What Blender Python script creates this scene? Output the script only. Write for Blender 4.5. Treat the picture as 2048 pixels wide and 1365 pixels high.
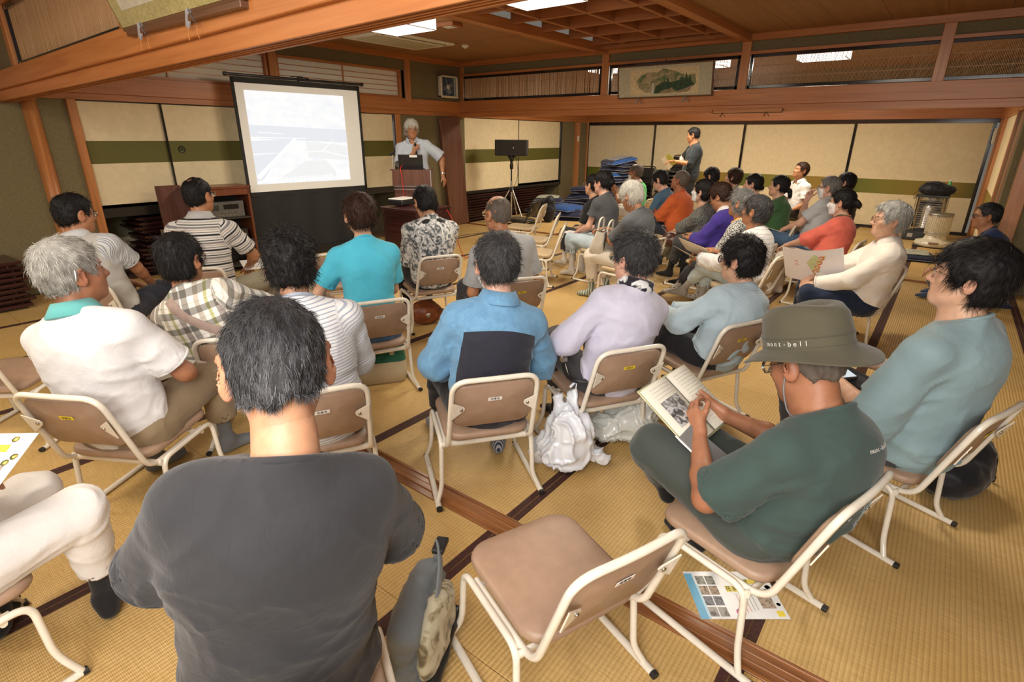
import bpy, bmesh, math, random
import numpy as np
from mathutils import Vector, Matrix, Euler
rnd = random.Random(7)
PI = math.pi
def R(d): return math.radians(d)
for _o in list(bpy.data.objects): bpy.data.objects.remove(_o)
S = bpy.context.scene
COL = S.collection

# ------------------------------------------------------------ camera
YAW, PITCH, ROLL, CAMH = -0.656187, 0.359949, 0.00747965, 1.49
_f = Vector((math.sin(YAW)*math.cos(PITCH), math.cos(YAW)*math.cos(PITCH), -math.sin(PITCH)))
_r = Vector((math.cos(YAW), -math.sin(YAW), 0)); _u = _r.cross(_f)
_r2 = _r*math.cos(ROLL) + _u*math.sin(ROLL); _u2 = -_r*math.sin(ROLL) + _u*math.cos(ROLL)
cam_d = bpy.data.cameras.new('camera'); cam = bpy.data.objects.new('camera', cam_d); COL.objects.link(cam)
cam_d.sensor_width = 36; cam_d.lens = 1086.8/2048*36; cam_d.clip_start = .03; cam_d.clip_end = 60
cam.matrix_world = Matrix(((_r2.x, _u2.x, -_f.x, 0), (_r2.y, _u2.y, -_f.y, 0), (_r2.z, _u2.z, -_f.z, CAMH), (0, 0, 0, 1)))
S.camera = cam

# ------------------------------------------------------------ world, lights, exposure
S.view_settings.view_transform = 'Standard'
try: S.view_settings.look = 'None'
except Exception: pass
S.view_settings.exposure = 0.22
S.view_settings.gamma = 1.0
S.view_settings.use_curve_mapping = False
w = bpy.data.worlds.new('world'); S.world = w; w.use_nodes = True
w.node_tree.nodes['Background'].inputs[0].default_value = (0.55, 0.5, 0.42, 1)
w.node_tree.nodes['Background'].inputs[1].default_value = 0.25
def area(name, loc, size, power, col, target=None, sy=None):
    l = bpy.data.lights.new(name, 'AREA'); l.energy = power; l.color = col; l.size = size
    if sy: l.shape = 'RECTANGLE'; l.size_y = sy
    o = bpy.data.objects.new(name, l); COL.objects.link(o); o.location = loc
    if target is not None:
        d = Vector(target) - Vector(loc); o.rotation_euler = d.to_track_quat('-Z', 'Y').to_euler()
    return o
WARM = (1.0, 0.87, 0.68)
LAMPS = [(-4.72, 4.22), (-2.85, 4.02), (-0.9, 4.1), (-1.7, 9.05), (-3.3, 9.05), (-4.75, 8.75), (-4.7, -1.0), (-2.4, -0.6)]
for i, (lx, ly) in enumerate(LAMPS):
    area('ceiling_lamp_light', (lx, ly, 2.455), .5, 42 if ly > 8 else 30, WARM, (lx, ly, 0))
# the photographer's flash: a little of it straight from the camera, most of it thrown back by the ceiling and the wall behind
area('flash_light', (-0.12, -0.20, 1.80), .40, 13, (1, .97, .94), (-3.0, 4.0, 1.1))
area('flash_bounce_light', (-1.0, 0.0, 2.56), 2.4, 62, (1, .95, .89), (-1.8, 2.0, 0))
area('flash_wall_bounce_light', (0.7, -1.7, 1.9), 1.6, 95, (1, .96, .91), (-2.6, 3.4, .9))

# ------------------------------------------------------------ materials
MATS = {}
def nodes_of(name):
    m = bpy.data.materials.new(name); m.use_nodes = True
    nt = m.node_tree; b = nt.nodes['Principled BSDF']
    return m, nt, b
def N(nt, t, **kw):
    n = nt.nodes.new(t)
    for k, v in kw.items():
        if k.startswith('i_'):
            n.inputs[k[2:].replace('_', ' ')].default_value = v
        else: setattr(n, k, v)
    return n
def ramp(nt, stops, interp='LINEAR'):
    n = nt.nodes.new('ShaderNodeValToRGB'); cr = n.color_ramp; cr.interpolation = interp
    while len(cr.elements) < len(stops): cr.elements.new(.5)
    for e, (p, c) in zip(cr.elements, stops): e.position = p; e.color = (c[0], c[1], c[2], 1)
    return n
def simple(name, col, rough=.6, metal=0, var=.12, scale=30, bump=0, bscale=None, stretch=(1, 1, 1), coat=0, spec=None, emit=None, estr=0, sss=0, alpha=1):
    if name in MATS: return MATS[name]
    m, nt, b = nodes_of(name)
    tc = N(nt, 'ShaderNodeTexCoord'); mp = N(nt, 'ShaderNodeMapping'); mp.inputs['Scale'].default_value = stretch
    nt.links.new(tc.outputs['Object'], mp.inputs[0])
    nz = N(nt, 'ShaderNodeTexNoise'); nz.inputs['Scale'].default_value = scale; nz.inputs['Detail'].default_value = 4
    nt.links.new(mp.outputs[0], nz.inputs['Vector'])
    lo = [c*(1-var) for c in col]; hi = [min(1, c*(1+var)) for c in col]
    rp = ramp(nt, [(.3, lo), (.7, hi)]); nt.links.new(nz.outputs['Fac'], rp.inputs[0])
    nt.links.new(rp.outputs[0], b.inputs['Base Color'])
    b.inputs['Roughness'].default_value = rough; b.inputs['Metallic'].default_value = metal
    if coat: b.inputs['Coat Weight'].default_value = coat
    if spec is not None: b.inputs['Specular IOR Level'].default_value = spec
    if sss: b.inputs['Subsurface Weight'].default_value = sss; b.inputs['Subsurface Radius'].default_value = (.02, .008, .004)
    if alpha < 1: b.inputs['Alpha'].default_value = alpha
    if emit: b.inputs['Emission Color'].default_value = (*emit, 1); b.inputs['Emission Strength'].default_value = estr
    if bump:
        n2 = N(nt, 'ShaderNodeTexNoise'); n2.inputs['Scale'].default_value = bscale or scale*3; n2.inputs['Detail'].default_value = 3
        nt.links.new(mp.outputs[0], n2.inputs['Vector'])
        bp = N(nt, 'ShaderNodeBump'); bp.inputs['Strength'].default_value = bump; bp.inputs['Distance'].default_value = .004
        nt.links.new(n2.outputs['Fac'], bp.inputs['Height']); nt.links.new(bp.outputs[0], b.inputs['Normal'])
    MATS[name] = m; return m
def wood(name, c1, c2, rough=.4, axis=0, scale=6):
    if name in MATS: return MATS[name]
    m, nt, b = nodes_of(name)
    tc = N(nt, 'ShaderNodeTexCoord'); mp = N(nt, 'ShaderNodeMapping')
    s = [scale*4]*3; s[axis] = scale*.18; mp.inputs['Scale'].default_value = s
    nt.links.new(tc.outputs['Object'], mp.inputs[0])
    nz = N(nt, 'ShaderNodeTexNoise'); nz.inputs['Scale'].default_value = 1.3; nz.inputs['Detail'].default_value = 6; nz.inputs['Distortion'].default_value = .6
    nt.links.new(mp.outputs[0], nz.inputs['Vector'])
    rp = ramp(nt, [(.3, c1), (.72, c2)]); nt.links.new(nz.outputs['Fac'], rp.inputs[0])
    nt.links.new(rp.outputs[0], b.inputs['Base Color'])
    b.inputs['Roughness'].default_value = rough
    bp = N(nt, 'ShaderNodeBump'); bp.inputs['Strength'].default_value = .08; bp.inputs['Distance'].default_value = .002
    nt.links.new(nz.outputs['Fac'], bp.inputs['Height']); nt.links.new(bp.outputs[0], b.inputs['Normal'])
    MATS[name] = m; return m

# ------------------------------------------------------------ mesh helpers
class MB:
    """collects boxes, prisms, tubes and lofts into one mesh"""
    def __init__(s): s.v = []; s.f = []; s.sm = []
    def add(s, vs, fs, smooth=False):
        n = len(s.v); s.v += [tuple(map(float, v)) for v in vs]; s.f += [tuple(n+i for i in f) for f in fs]; s.sm += [smooth]*len(fs); return s
    def box(s, x0, x1, y0, y1, z0, z1, M=None):
        vs = [(x, y, z) for x in (x0, x1) for y in (y0, y1) for z in (z0, z1)]
        fs = [(0, 1, 3, 2), (4, 6, 7, 5), (0, 4, 5, 1), (2, 3, 7, 6), (0, 2, 6, 4), (1, 5, 7, 3)]
        if M is not None: vs = [M @ Vector(v) for v in vs]
        return s.add(vs, fs)
    def cbox(s, c, d, M=None):
        return s.box(c[0]-d[0]/2, c[0]+d[0]/2, c[1]-d[1]/2, c[1]+d[1]/2, c[2]-d[2]/2, c[2]+d[2]/2, M)
    def bbox(s, x0, x1, y0, y1, z0, z1, b=.003, M=None):
        """bevelled box: chamfered in every direction"""
        vs = []; 
        for sx in (0, 1):
            for sy in (0, 1):
                for sz in (0, 1):
                    X, Y, Z = (x0, x1)[sx], (y0, y1)[sy], (z0, z1)[sz]; ix, iy, iz = (1-2*sx)*b, (1-2*sy)*b, (1-2*sz)*b
                    vs += [(X, Y+iy, Z+iz), (X+ix, Y, Z+iz), (X+ix, Y+iy, Z)]
        def q(sx, sy, sz, k): return ((sx*2+sy)*2+sz)*3+k
        fs = [(q(0,0,0,0), q(0,0,1,0), q(0,1,1,0), q(0,1,0,0)), (q(1,0,0,0), q(1,1,0,0), q(1,1,1,0), q(1,0,1,0)),
              (q(0,0,0,1), q(1,0,0,1), q(1,0,1,1), q(0,0,1,1)), (q(0,1,0,1), q(0,1,1,1), q(1,1,1,1), q(1,1,0,1)),
              (q(0,0,0,2), q(0,1,0,2), q(1,1,0,2), q(1,0,0,2)), (q(0,0,1,2), q(1,0,1,2), q(1,1,1,2), q(0,1,1,2))]
        for a in (0, 1):
            for c in (0, 1):
                fs += [(q(0,a,c,1), q(1,a,c,1), q(1,a,c,2), q(0,a,c,2)), (q(a,0,c,0), q(a,1,c,0), q(a,1,c,2), q(a,0,c,2)), (q(a,c,0,0), q(a,c,1,0), q(a,c,1,1), q(a,c,0,1))]
                for e in (0, 1): fs.append((q(a,c,e,0), q(a,c,e,1), q(a,c,e,2)))
        if M is not None: vs = [M @ Vector(v) for v in vs]
        return s.add(vs, fs)
    def tube(s, pts, r, n=10, cap=True, flat=1.0, up=None):
        pts = [Vector(p) for p in pts]; rs = r if hasattr(r, '__len__') else [r]*len(pts)
        rings = []; T0 = (pts[1]-pts[0]).normalized()
        a = Vector(up) if up else (Vector((0, 0, 1)) if abs(T0.z) < .9 else Vector((1, 0, 0)))
        nrm = (a - T0*a.dot(T0)).normalized()
        for i, p in enumerate(pts):
            T = (pts[min(i+1, len(pts)-1)] - pts[max(i-1, 0)]).normalized()
            nrm = (nrm - T*nrm.dot(T)).normalized(); bn = T.cross(nrm)
            rings.append([p + (nrm*math.cos(t)*flat + bn*math.sin(t))*rs[i] for t in [2*PI*k/n for k in range(n)]])
        vs = [v for rg in rings for v in rg]; fs = []
        for i in range(len(pts)-1):
            for k in range(n): fs.append((i*n+k, i*n+(k+1) % n, (i+1)*n+(k+1) % n, (i+1)*n+k))
        s.add(vs, fs, True)
        if cap: s.add(rings[0], [tuple(reversed(range(n)))]); s.add(rings[-1], [tuple(range(n))])
        return s
    def lathe(s, prof, n=20, c=(0, 0, 0), smooth=True, M=None):
        vs = []; fs = []
        for (r, z) in prof:
            for k in range(n): t = 2*PI*k/n; vs.append(Vector((c[0]+r*math.cos(t), c[1]+r*math.sin(t), c[2]+z)))
        for i in range(len(prof)-1):
            for k in range(n): fs.append((i*n+k, i*n+(k+1) % n, (i+1)*n+(k+1) % n, (i+1)*n+k))
        if prof[0][0] > 1e-5: fs.append(tuple(reversed(range(n))))
        if prof[-1][0] > 1e-5: fs.append(tuple((len(prof)-1)*n+k for k in range(n)))
        if M is not None: vs = [M @ v for v in vs]
        return s.add(vs, fs, smooth)
    def prism(s, poly, z0, z1, M=None, smooth=False):
        n = len(poly); vs = [Vector((x, y, z0)) for x, y in poly] + [Vector((x, y, z1)) for x, y in poly]
        if M is not None: vs = [M @ v for v in vs]
        fs = [tuple(reversed(range(n))), tuple(range(n, 2*n))] + [(i, (i+1) % n, n+(i+1) % n, n+i) for i in range(n)]
        return s.add(vs, fs, smooth)
    def grid(s, P, smooth=True, closed=False):
        """P[i][j] points"""
        ni, nj = len(P), len(P[0]); fs = []
        for i in range(ni-1):
            for j in range(nj if closed else nj-1): fs.append((i*nj+j, i*nj+(j+1) % nj, (i+1)*nj+(j+1) % nj, (i+1)*nj+j))
        return s.add([p for row in P for p in row], fs, smooth)
    def build(s, name, mat, parent=None, bevel=0):
        me = bpy.data.meshes.new(name); me.from_pydata(s.v, [], s.f)
        me.polygons.foreach_set('use_smooth', s.sm); me.update()
        bm = bmesh.new(); bm.from_mesh(me); bmesh.ops.recalc_face_normals(bm, faces=bm.faces); bm.to_mesh(me); bm.free()
        o = bpy.data.objects.new(name, me); COL.objects.link(o)
        if mat: me.materials.append(mat)
        if parent: o.parent = parent
        if bevel:
            md = o.modifiers.new('bevel', 'BEVEL'); md.width = bevel; md.segments = 2; md.limit_method = 'ANGLE'
        return o
def rrect(x0, x1, y0, y1, r, n=5):
    P = []
    for cx, cy, a0 in ((x1-r, y1-r, 0), (x0+r, y1-r, 90), (x0+r, y0+r, 180), (x1-r, y0+r, 270)):
        for k in range(n+1): a = R(a0+90*k/n); P.append((cx+r*math.cos(a), cy+r*math.sin(a)))
    return P
def bend(pts, r, n=5):
    """round the corners of a polyline"""
    pts = [Vector(p) for p in pts]; out = [pts[0]]
    for i in range(1, len(pts)-1):
        a, b, c = pts[i-1], pts[i], pts[i+1]; u = (a-b); v = (c-b)
        d = min(r, u.length*.49, v.length*.49); p0 = b+u.normalized()*d; p1 = b+v.normalized()*d
        for k in range(n+1): t = k/n; out.append(p0*(1-t)**2 + b*2*t*(1-t) + p1*t*t)
    out.append(pts[-1]); return out
def empty(name, loc=(0, 0, 0), rz=0):
    o = bpy.data.objects.new(name, None); COL.objects.link(o); o.location = loc; o.rotation_euler = (0, 0, rz); o.empty_display_size = .1; return o
def tag(o, label=None, cat=None, group=None, kind=None):
    if label: o['label'] = label
    if cat: o['category'] = cat
    if group: o['group'] = group
    if kind: o['kind'] = kind
    return o
def thing(name, label, cat, loc=(0, 0, 0), rz=0, group=None): return tag(empty(name, loc, rz), label, cat, group)
def struct(o): o['kind'] = 'structure'; return o
def children(o): return [c for c in o.children]
def copy_tree(o, parent=None):
    c = o.copy(); COL.objects.link(c)
    if parent: c.parent = parent
    for ch in children(o): copy_tree(ch, c)
    return c
_TXT = {}
def text_mesh(body, size, ext=.0003, align='CENTER'):
    k = (body, size, ext, align)
    if k not in _TXT:
        cu = bpy.data.curves.new('lettering', 'FONT'); cu.body = body; cu.size = size; cu.extrude = ext; cu.align_x = align; cu.align_y = 'CENTER'; cu.resolution_u = 3
        o = bpy.data.objects.new('lettering', cu); COL.objects.link(o); bpy.context.view_layer.update()
        _TXT[k] = bpy.data.meshes.new_from_object(o); bpy.data.objects.remove(o); bpy.data.curves.remove(cu)
    return _TXT[k]
def text(name, body, size, M, mat, parent=None, ext=.0003, align='CENTER'):
    me = text_mesh(body, size, ext, align).copy(); me.materials.clear(); me.materials.append(mat)
    o = bpy.data.objects.new(name, me); COL.objects.link(o)
    if parent: o.parent = parent
    o.matrix_local = M if isinstance(M, Matrix) else Matrix.Translation(M)
    return o
# ============================================================ ROOM
XW = -6.88; Y1A, Y1B = 1.36, 1.475; Y2 = 7.42; Y3 = 11.77; XR = .45; CE = 2.63
m_wall = simple('olive_sand_plaster', (.185, .15, .075), .95, var=.12, scale=60, bump=.35, bscale=260)
m_beam = wood('cedar_beam_wood', (.40, .135, .035), (.56, .215, .065), .38, 0)
m_beamy = wood('cedar_beam_wood_along', (.38, .13, .034), (.54, .21, .065), .38, 1)
m_post = wood('cedar_post_wood', (.42, .155, .045), (.60, .26, .09), .34, 2)
m_ceil = wood('ceiling_board_wood', (.27, .125, .043), (.36, .18, .068), .6, 1, 3)
m_bat = wood('ceiling_batten_wood', (.33, .12, .04), (.42, .165, .06), .5, 0, 5)
m_black = simple('black_lacquer', (.012, .011, .011), .16, var=.1, coat=.5)
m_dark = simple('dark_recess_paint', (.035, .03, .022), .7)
m_cream = simple('cream_fusuma_paper', (.78, .66, .42), .85, var=.05, scale=14, bump=.1, bscale=300)
m_paper = simple('shoji_paper', (.80, .78, .68), .9, var=.03, emit=(.9, .85, .68), estr=.0)
def green_mat():
    m, nt, b = nodes_of('green_gold_fusuma_band')
    tc = N(nt, 'ShaderNodeTexCoord'); sx = N(nt, 'ShaderNodeSeparateXYZ'); nt.links.new(tc.outputs['Generated'], sx.inputs[0])
    mx = N(nt, 'ShaderNodeMath', operation='MAXIMUM'); nt.links.new(sx.outputs[0], mx.inputs[0]); nt.links.new(sx.outputs[1], mx.inputs[1])
    rp = ramp(nt, [(0, (.09, .13, .012)), (.35, (.22, .19, .02)), (.8, (.32, .20, .03)), (1, (.12, .11, .018))]); nt.links.new(mx.outputs[0], rp.inputs[0])
    nt.links.new(rp.outputs[0], b.inputs['Base Color']); b.inputs['Roughness'].default_value = .65
    return m
m_green = green_mat()
m_slat = wood('reed_slat_wood', (.36, .19, .085), (.60, .38, .19), .6, 2, 9)

# floor: base slab + mats
fl = struct(MB().box(-8.2, 2.6, -3.0, 12.4, -.12, -.03).build('floor', simple('subfloor_wood', (.2, .12, .06), .8)))
def tatami_mat_material():
    m, nt, b = nodes_of('woven_rush_tatami')
    tc = N(nt, 'ShaderNodeTexCoord')
    geo = N(nt, 'ShaderNodeNewGeometry')
    w1 = N(nt, 'ShaderNodeTexWave', wave_type='BANDS', bands_direction='X'); w1.inputs['Scale'].default_value = 20.5; w1.inputs['Distortion'].default_value = .15; w1.inputs['Detail'].default_value = 1
    nt.links.new(geo.outputs['Position'], w1.inputs['Vector'])
    w2 = N(nt, 'ShaderNodeTexWave', wave_type='BANDS', bands_direction='Y'); w2.inputs['Scale'].default_value = 62; w2.inputs['Distortion'].default_value = 1.5
    nt.links.new(geo.outputs['Position'], w2.inputs['Vector'])
    nz = N(nt, 'ShaderNodeTexNoise'); nz.inputs['Scale'].default_value = 2.2; nz.inputs['Detail'].default_value = 5
    nt.links.new(geo.outputs['Position'], nz.inputs['Vector'])
    mp = N(nt, 'ShaderNodeMapping'); mp.inputs['Scale'].default_value = (14, 160, 1); nt.links.new(geo.outputs['Position'], mp.inputs[0])
    n2 = N(nt, 'ShaderNodeTexNoise'); n2.inputs['Scale'].default_value = 1; n2.inputs['Detail'].default_value = 3; nt.links.new(mp.outputs[0], n2.inputs['Vector'])
    rp = ramp(nt, [(.25, (.60, .39, .135)), (.75, (.74, .52, .225))]); nt.links.new(nz.outputs['Fac'], rp.inputs[0])
    rp2 = ramp(nt, [(.3, (.80, .77, .70)), (.75, (1.0, 1.0, 1.0))]); nt.links.new(n2.outputs['Fac'], rp2.inputs[0])
    mx = N(nt, 'ShaderNodeMixRGB', blend_type='MULTIPLY'); mx.inputs[0].default_value = 1
    nt.links.new(rp.outputs[0], mx.inputs[1]); nt.links.new(rp2.outputs[0], mx.inputs[2])
    rp3 = ramp(nt, [(.0, (.80, .76, .68)), (.35, (1, 1, 1))]); nt.links.new(w1.outputs['Fac'], rp3.inputs[0])
    mx2 = N(nt, 'ShaderNodeMixRGB', blend_type='MULTIPLY'); mx2.inputs[0].default_value = 1
    nt.links.new(mx.outputs[0], mx2.inputs[1]); nt.links.new(rp3.outputs[0], mx2.inputs[2])
    nt.links.new(mx2.outputs[0], b.inputs['Base Color']); b.inputs['Roughness'].default_value = .5
    ad = N(nt, 'ShaderNodeMath', operation='MULTIPLY_ADD'); ad.inputs[1].default_value = .35
    nt.links.new(w2.outputs['Fac'], ad.inputs[0]); nt.links.new(w1.outputs['Fac'], ad.inputs[2])
    bp = N(nt, 'ShaderNodeBump'); bp.inputs['Strength'].default_value = .55; bp.inputs['Distance'].default_value = .0025
    nt.links.new(ad.outputs[0], bp.inputs['Height']); nt.links.new(bp.outputs[0], b.inputs['Normal'])
    return m
m_tat = tatami_mat_material()
m_heri = simple('dark_brown_border_cloth', (.055, .018, .012), .75, var=.35, scale=70, bump=.3, bscale=500)
HX = [-6.86, -5.85, -4.90, -3.965, -3.02, -2.07, -1.13, -.19, .755, 1.70, 2.55]
def mats(y0, y1, L):
    for i in range(len(HX)-1):
        xa, xb = HX[i], HX[i+1]; y = y0
        while y < y1-.05:
            ye = min(y+L, y1)
            if y1-ye < .3: ye = y1
            o = MB().bbox(xa+.001, xb-.001, y+.0012, ye-.0012, -.035, 0, .002).build('tatami_mat', m_tat, fl)
            h = MB()
            h.box(xa+.0015, xa+.031, y+.002, ye-.002, 0, .0012); h.box(xb-.031, xb-.0015, y+.002, ye-.002, 0, .0012)
            h.build('tatami_border', m_heri, o)
            y = ye
mats(Y1B, Y2, 1.90); mats(Y2+.12, Y3, 1.9); mats(-2.9, Y1A, 1.9)
# grooved sliding-door sills on the floor
m_sill = wood('worn_sill_wood', (.20, .075, .025), (.36, .15, .05), .3, 0, 7)
def sill(y0, y1, name):
    q = MB(); w = (y1-y0)
    q.box(-6.86, 2.5, y0, y1, -.04, -.0035)
    for a, b_ in ((0, .12), (.34, .40), (.60, .66), (.88, 1)): q.bbox(-6.86, 2.5, y0+a*w, y0+b_*w, -.01, .0015, .001)
    q.bbox(-6.86, 2.5, y0+.40*w, y0+.60*w, -.01, -.001, .001)
    return struct(q.build(name, m_sill))
sill(Y1A, Y1B, 'trim_1'); sill(Y2, Y2+.12, 'trim_2')

# --- left wall (behind screen)
wl = struct(empty('wall_left'))
def wl_box(name, y0, y1, z0, z1, m, dx0=-.12, dx1=0, par=None):
    return MB().bbox(XW+dx0, XW+dx1, y0, y1, z0, z1, .002).build(name, m, par or wl)
wl_box('plaster', -3.0, 1.94, 0, 1.80, m_wall)
wl_box('plaster', 5.93, 7.52, 0, 1.80, m_wall)
wl_box('plaster', 10.62, Y3, 0, 1.80, m_wall)
wl_box('plaster', -3.0, Y3, 2.42, CE+.1, m_wall)
wl_box('plaster', 6.2, Y3, 2.03, 2.42, m_wall)
wl_box('plaster', -3.0, 1.6, 2.03, 2.42, m_wall)
wl_box('recess_back', 1.94, 5.93, 0, .80, simple('recess_plaster', (.16, .15, .09), .95), -.62, -.55)
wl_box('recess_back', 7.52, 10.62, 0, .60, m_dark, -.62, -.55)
wl_box('recess_side', 1.92, 1.95, 0, .80, m_wall, -.6, -.1); wl_box('recess_side', 5.92, 5.95, 0, .80, m_wall, -.6, -.1)
wl_box('recess_side', 7.5, 7.53, 0, .60, m_wall, -.6, -.1); wl_box('recess_side', 10.61, 10.64, 0, .60, m_wall, -.6, -.1)
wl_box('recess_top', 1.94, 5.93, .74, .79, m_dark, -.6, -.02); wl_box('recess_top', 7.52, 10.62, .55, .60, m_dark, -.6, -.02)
m_blk2 = simple('black_lacquer_rail', (.02, .016, .014), .3)
wl_box('cabinet_rail', 1.94, 5.93, .66, .755, m_blk2, -.05, .012); wl_box('cabinet_rail', 7.52, 10.62, .50, .555, m_blk2, -.05, .012)
# long wooden tie rail (nageshi) and door head
wl_box('tie_rail', -3, Y3, 1.86, 2.03, m_beamy, -.05, .035); wl_box('head_rail', -3, Y3, 1.80, 1.86, m_beamy, -.08, .015)
wl_box('cornice', -3, Y3, CE-.07, CE+.02, m_beamy, -.02, .06)
def post(x, y, w, z0, z1, round_=False, name='post', par=None, m=None):
    q = MB()
    if round_: q.lathe([(w*.5, z0), (w*.52, z0+.3), (w*.5, z1)], 18, (x, y, 0))
    else: q.bbox(x-w/2, x+w/2, y-w/2, y+w/2, z0, z1, .004)
    return q.build(name, m or m_post, par)
post(XW+.0, 1.59, .125, 0, 1.83, True, par=wl)
post(XW, 1.91, .075, 0, 1.80, par=wl)
post(XW, .62, .11, 0, 1.83, par=wl); post(XW, -1.3, .11, 0, 1.83, par=wl)
post(XW-.01, 6.0, .10, 0, 1.80, par=wl); post(XW-.01, 6.25, .10, 1.98, CE, par=wl); post(XW-.01, 4.06, .10, 1.98, CE, par=wl); post(XW-.01, 1.55, .12, 1.98, CE, par=wl)
post(XW-.01, 7.50, .06, 2.0, CE, par=wl); post(XW-.0, 11.25, .13, 0, 1.80, par=wl); post(XW-.01, Y3-.02, .08, 0, CE, par=wl)
# sliding panels (fusuma) of the left wall
dn = [0]
def fusuma_x(y0, y1, z0, z1, dx, edge_l=True, pull=None, band=(1.04, 1.27), edge_r=True):
    dn[0] += 1
    f = struct(empty('door_%d' % dn[0]))
    e = .018
    MB().bbox(XW+dx-.02, XW+dx, y0+e*edge_l, y1-e*edge_r, z0, z1, .001).build('paper', m_cream, f)
    MB().bbox(XW+dx-.001, XW+dx+.0015, y0+e*edge_l, y1-e*edge_r, band[0], band[1], .0005).build('green_band', m_green, f)
    q = MB()
    if edge_l: q.bbox(XW+dx-.022, XW+dx+.006, y0, y0+e, z0, z1, .002)
    if edge_r: q.bbox(XW+dx-.022, XW+dx+.006, y1-e, y1, z0, z1, .002)
    q.bbox(XW+dx-.022, XW+dx+.005, y0, y1, z1-.012, z1, .002)
    q.build('frame', m_black, f)
    if pull is not None:
        M = Matrix.Translation((XW+dx, pull, (band[0]+band[1])/2+.02)) @ Matrix.Rotation(PI/2, 4, 'Y')
        MB().lathe([(0, .003), (.02, .001), (.03, .003), (.036, .006), (.04, .002), (.04, 0)], 24, M=M).build('finger_pull', simple('iron_pull', (.03, .035, .02), .35, .6), f)
fusuma_x(1.95, 2.74, .755, 1.80, -.02, False, band=(1.20, 1.42)); fusuma_x(2.70, 3.97, .755, 1.80, .004, pull=2.84, band=(1.20, 1.42))
fusuma_x(3.95, 4.97, .755, 1.80, -.02, band=(1.20, 1.42)); fusuma_x(4.94, 5.93, .755, 1.80, .004, band=(1.20, 1.42))
fusuma_x(7.53, 9.10, .555, 1.80, .004, False); fusuma_x(9.07, 10.62, .555, 1.80, -.02)
MB().bbox(XW-.04, XW+.02, 5.925, 5.95, .5, 1.8, .002).build('jamb', m_black, wl)
MB().bbox(XW-.04, XW+.02, 10.615, 10.64, .5, 1.8, .002).build('jamb', m_black, wl)
# cabinet doors farther left in the camera room (black-edged, low)
fusuma_x(-2.8, -.9, .62, 1.8, -.004); fusuma_x(-.9, .52, .62, 1.8, .012)
# shoji transoms (paper windows) over the tie rail
wn = [0]
def shoji(y0, y1, z0, z1):
    wn[0] += 1; f = struct(empty('window_%d' % wn[0]))
    MB().box(XW-.05, XW-.045, y0, y1, z0, z1).build('paper', m_paper, f)
    q = MB()
    q.bbox(XW-.06, XW+.01, y0, y1, z0-.03, z0, .002); q.bbox(XW-.06, XW+.01, y0, y1, z1, z1+.03, .002)
    q.bbox(XW-.06, XW+.01, y0-.03, y0, z0-.03, z1+.03, .002); q.bbox(XW-.06, XW+.01, y1, y1+.03, z0-.03, z1+.03, .002)
    q.build('frame', m_beamy, f)
    for k in range(1, 5):
        z = z0+(z1-z0)*k/5; MB().box(XW-.046, XW-.036, y0, y1, z-.004, z+.004).build('lattice_bar', m_post, f)
    n = max(1, round((y1-y0)/.95))
    for k in range(1, n): y = y0+(y1-y0)*k/n; MB().box(XW-.046, XW-.03, y-.008, y+.008, z0, z1).build('mullion', m_post, f)
shoji(1.75, 3.97, 2.06, 2.39); shoji(4.15, 6.1, 2.06, 2.39)
# ranma pieces: black frames with reed slats between rooms
ns = [0]
def slats_y(par, x0, x1, y, z0, z1, pitch, w, jit, dense):
    xs = []; x = x0+pitch*.5
    while x < x1-w*.5: xs.append(x); x += pitch*(1+rnd.uniform(-jit, jit))
    me = None; lim = 300
    pool = []
    for k in range(6):
        q = MB(); ww = w*(.75+.1*k); q.box(-ww/2, ww/2, -.004, .004, z0, z1); o = q.build('slat', m_slat); pool.append(o.data); bpy.data.objects.remove(o)
    extra = MB()
    for i, x in enumerate(xs):
        if ns[0] < 9999 and i < lim:
            o = bpy.data.objects.new('slat', pool[rnd.randrange(6)]); COL.objects.link(o); o.parent = par; o.location = (x, y+rnd.uniform(-.002, .002), 0)
            if dense: o.rotation_euler = (0, rnd.uniform(-.006, .006), 0)
        else: extra.box(x-w/2, x+w/2, y-.004, y+.004, z0, z1)
    if extra.v: o = extra.build('slat_rest', m_slat, par); o['kind'] = 'stuff'
def ranma(name, x0, x1, y, z0, z1, pitch, w, jit=.12, dense=False):
    f = struct(empty(name)); q = MB(); t = .035
    q.bbox(x0, x1, y-.02, y+.03, z0, z0+t, .003); q.bbox(x0, x1, y-.02, y+.03, z1-t, z1, .003)
    q.bbox(x0, x0+t*.8, y-.02, y+.03, z0, z1, .003); q.bbox(x1-t*.8, x1, y-.02, y+.03, z0, z1, .003)
    q.build('black_frame', m_black, f)
    slats_y(f, x0+t*.8, x1-t*.8, y+.006, z0+t, z1-t, pitch, w, jit, dense)
    for k in (1, 2):
        z = z0+(z1-z0)*k/3; MB().box(x0+t, x1-t, y+.012, y+.018, z-.005, z+.005).build('cross_bar', m_slat, f)
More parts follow.
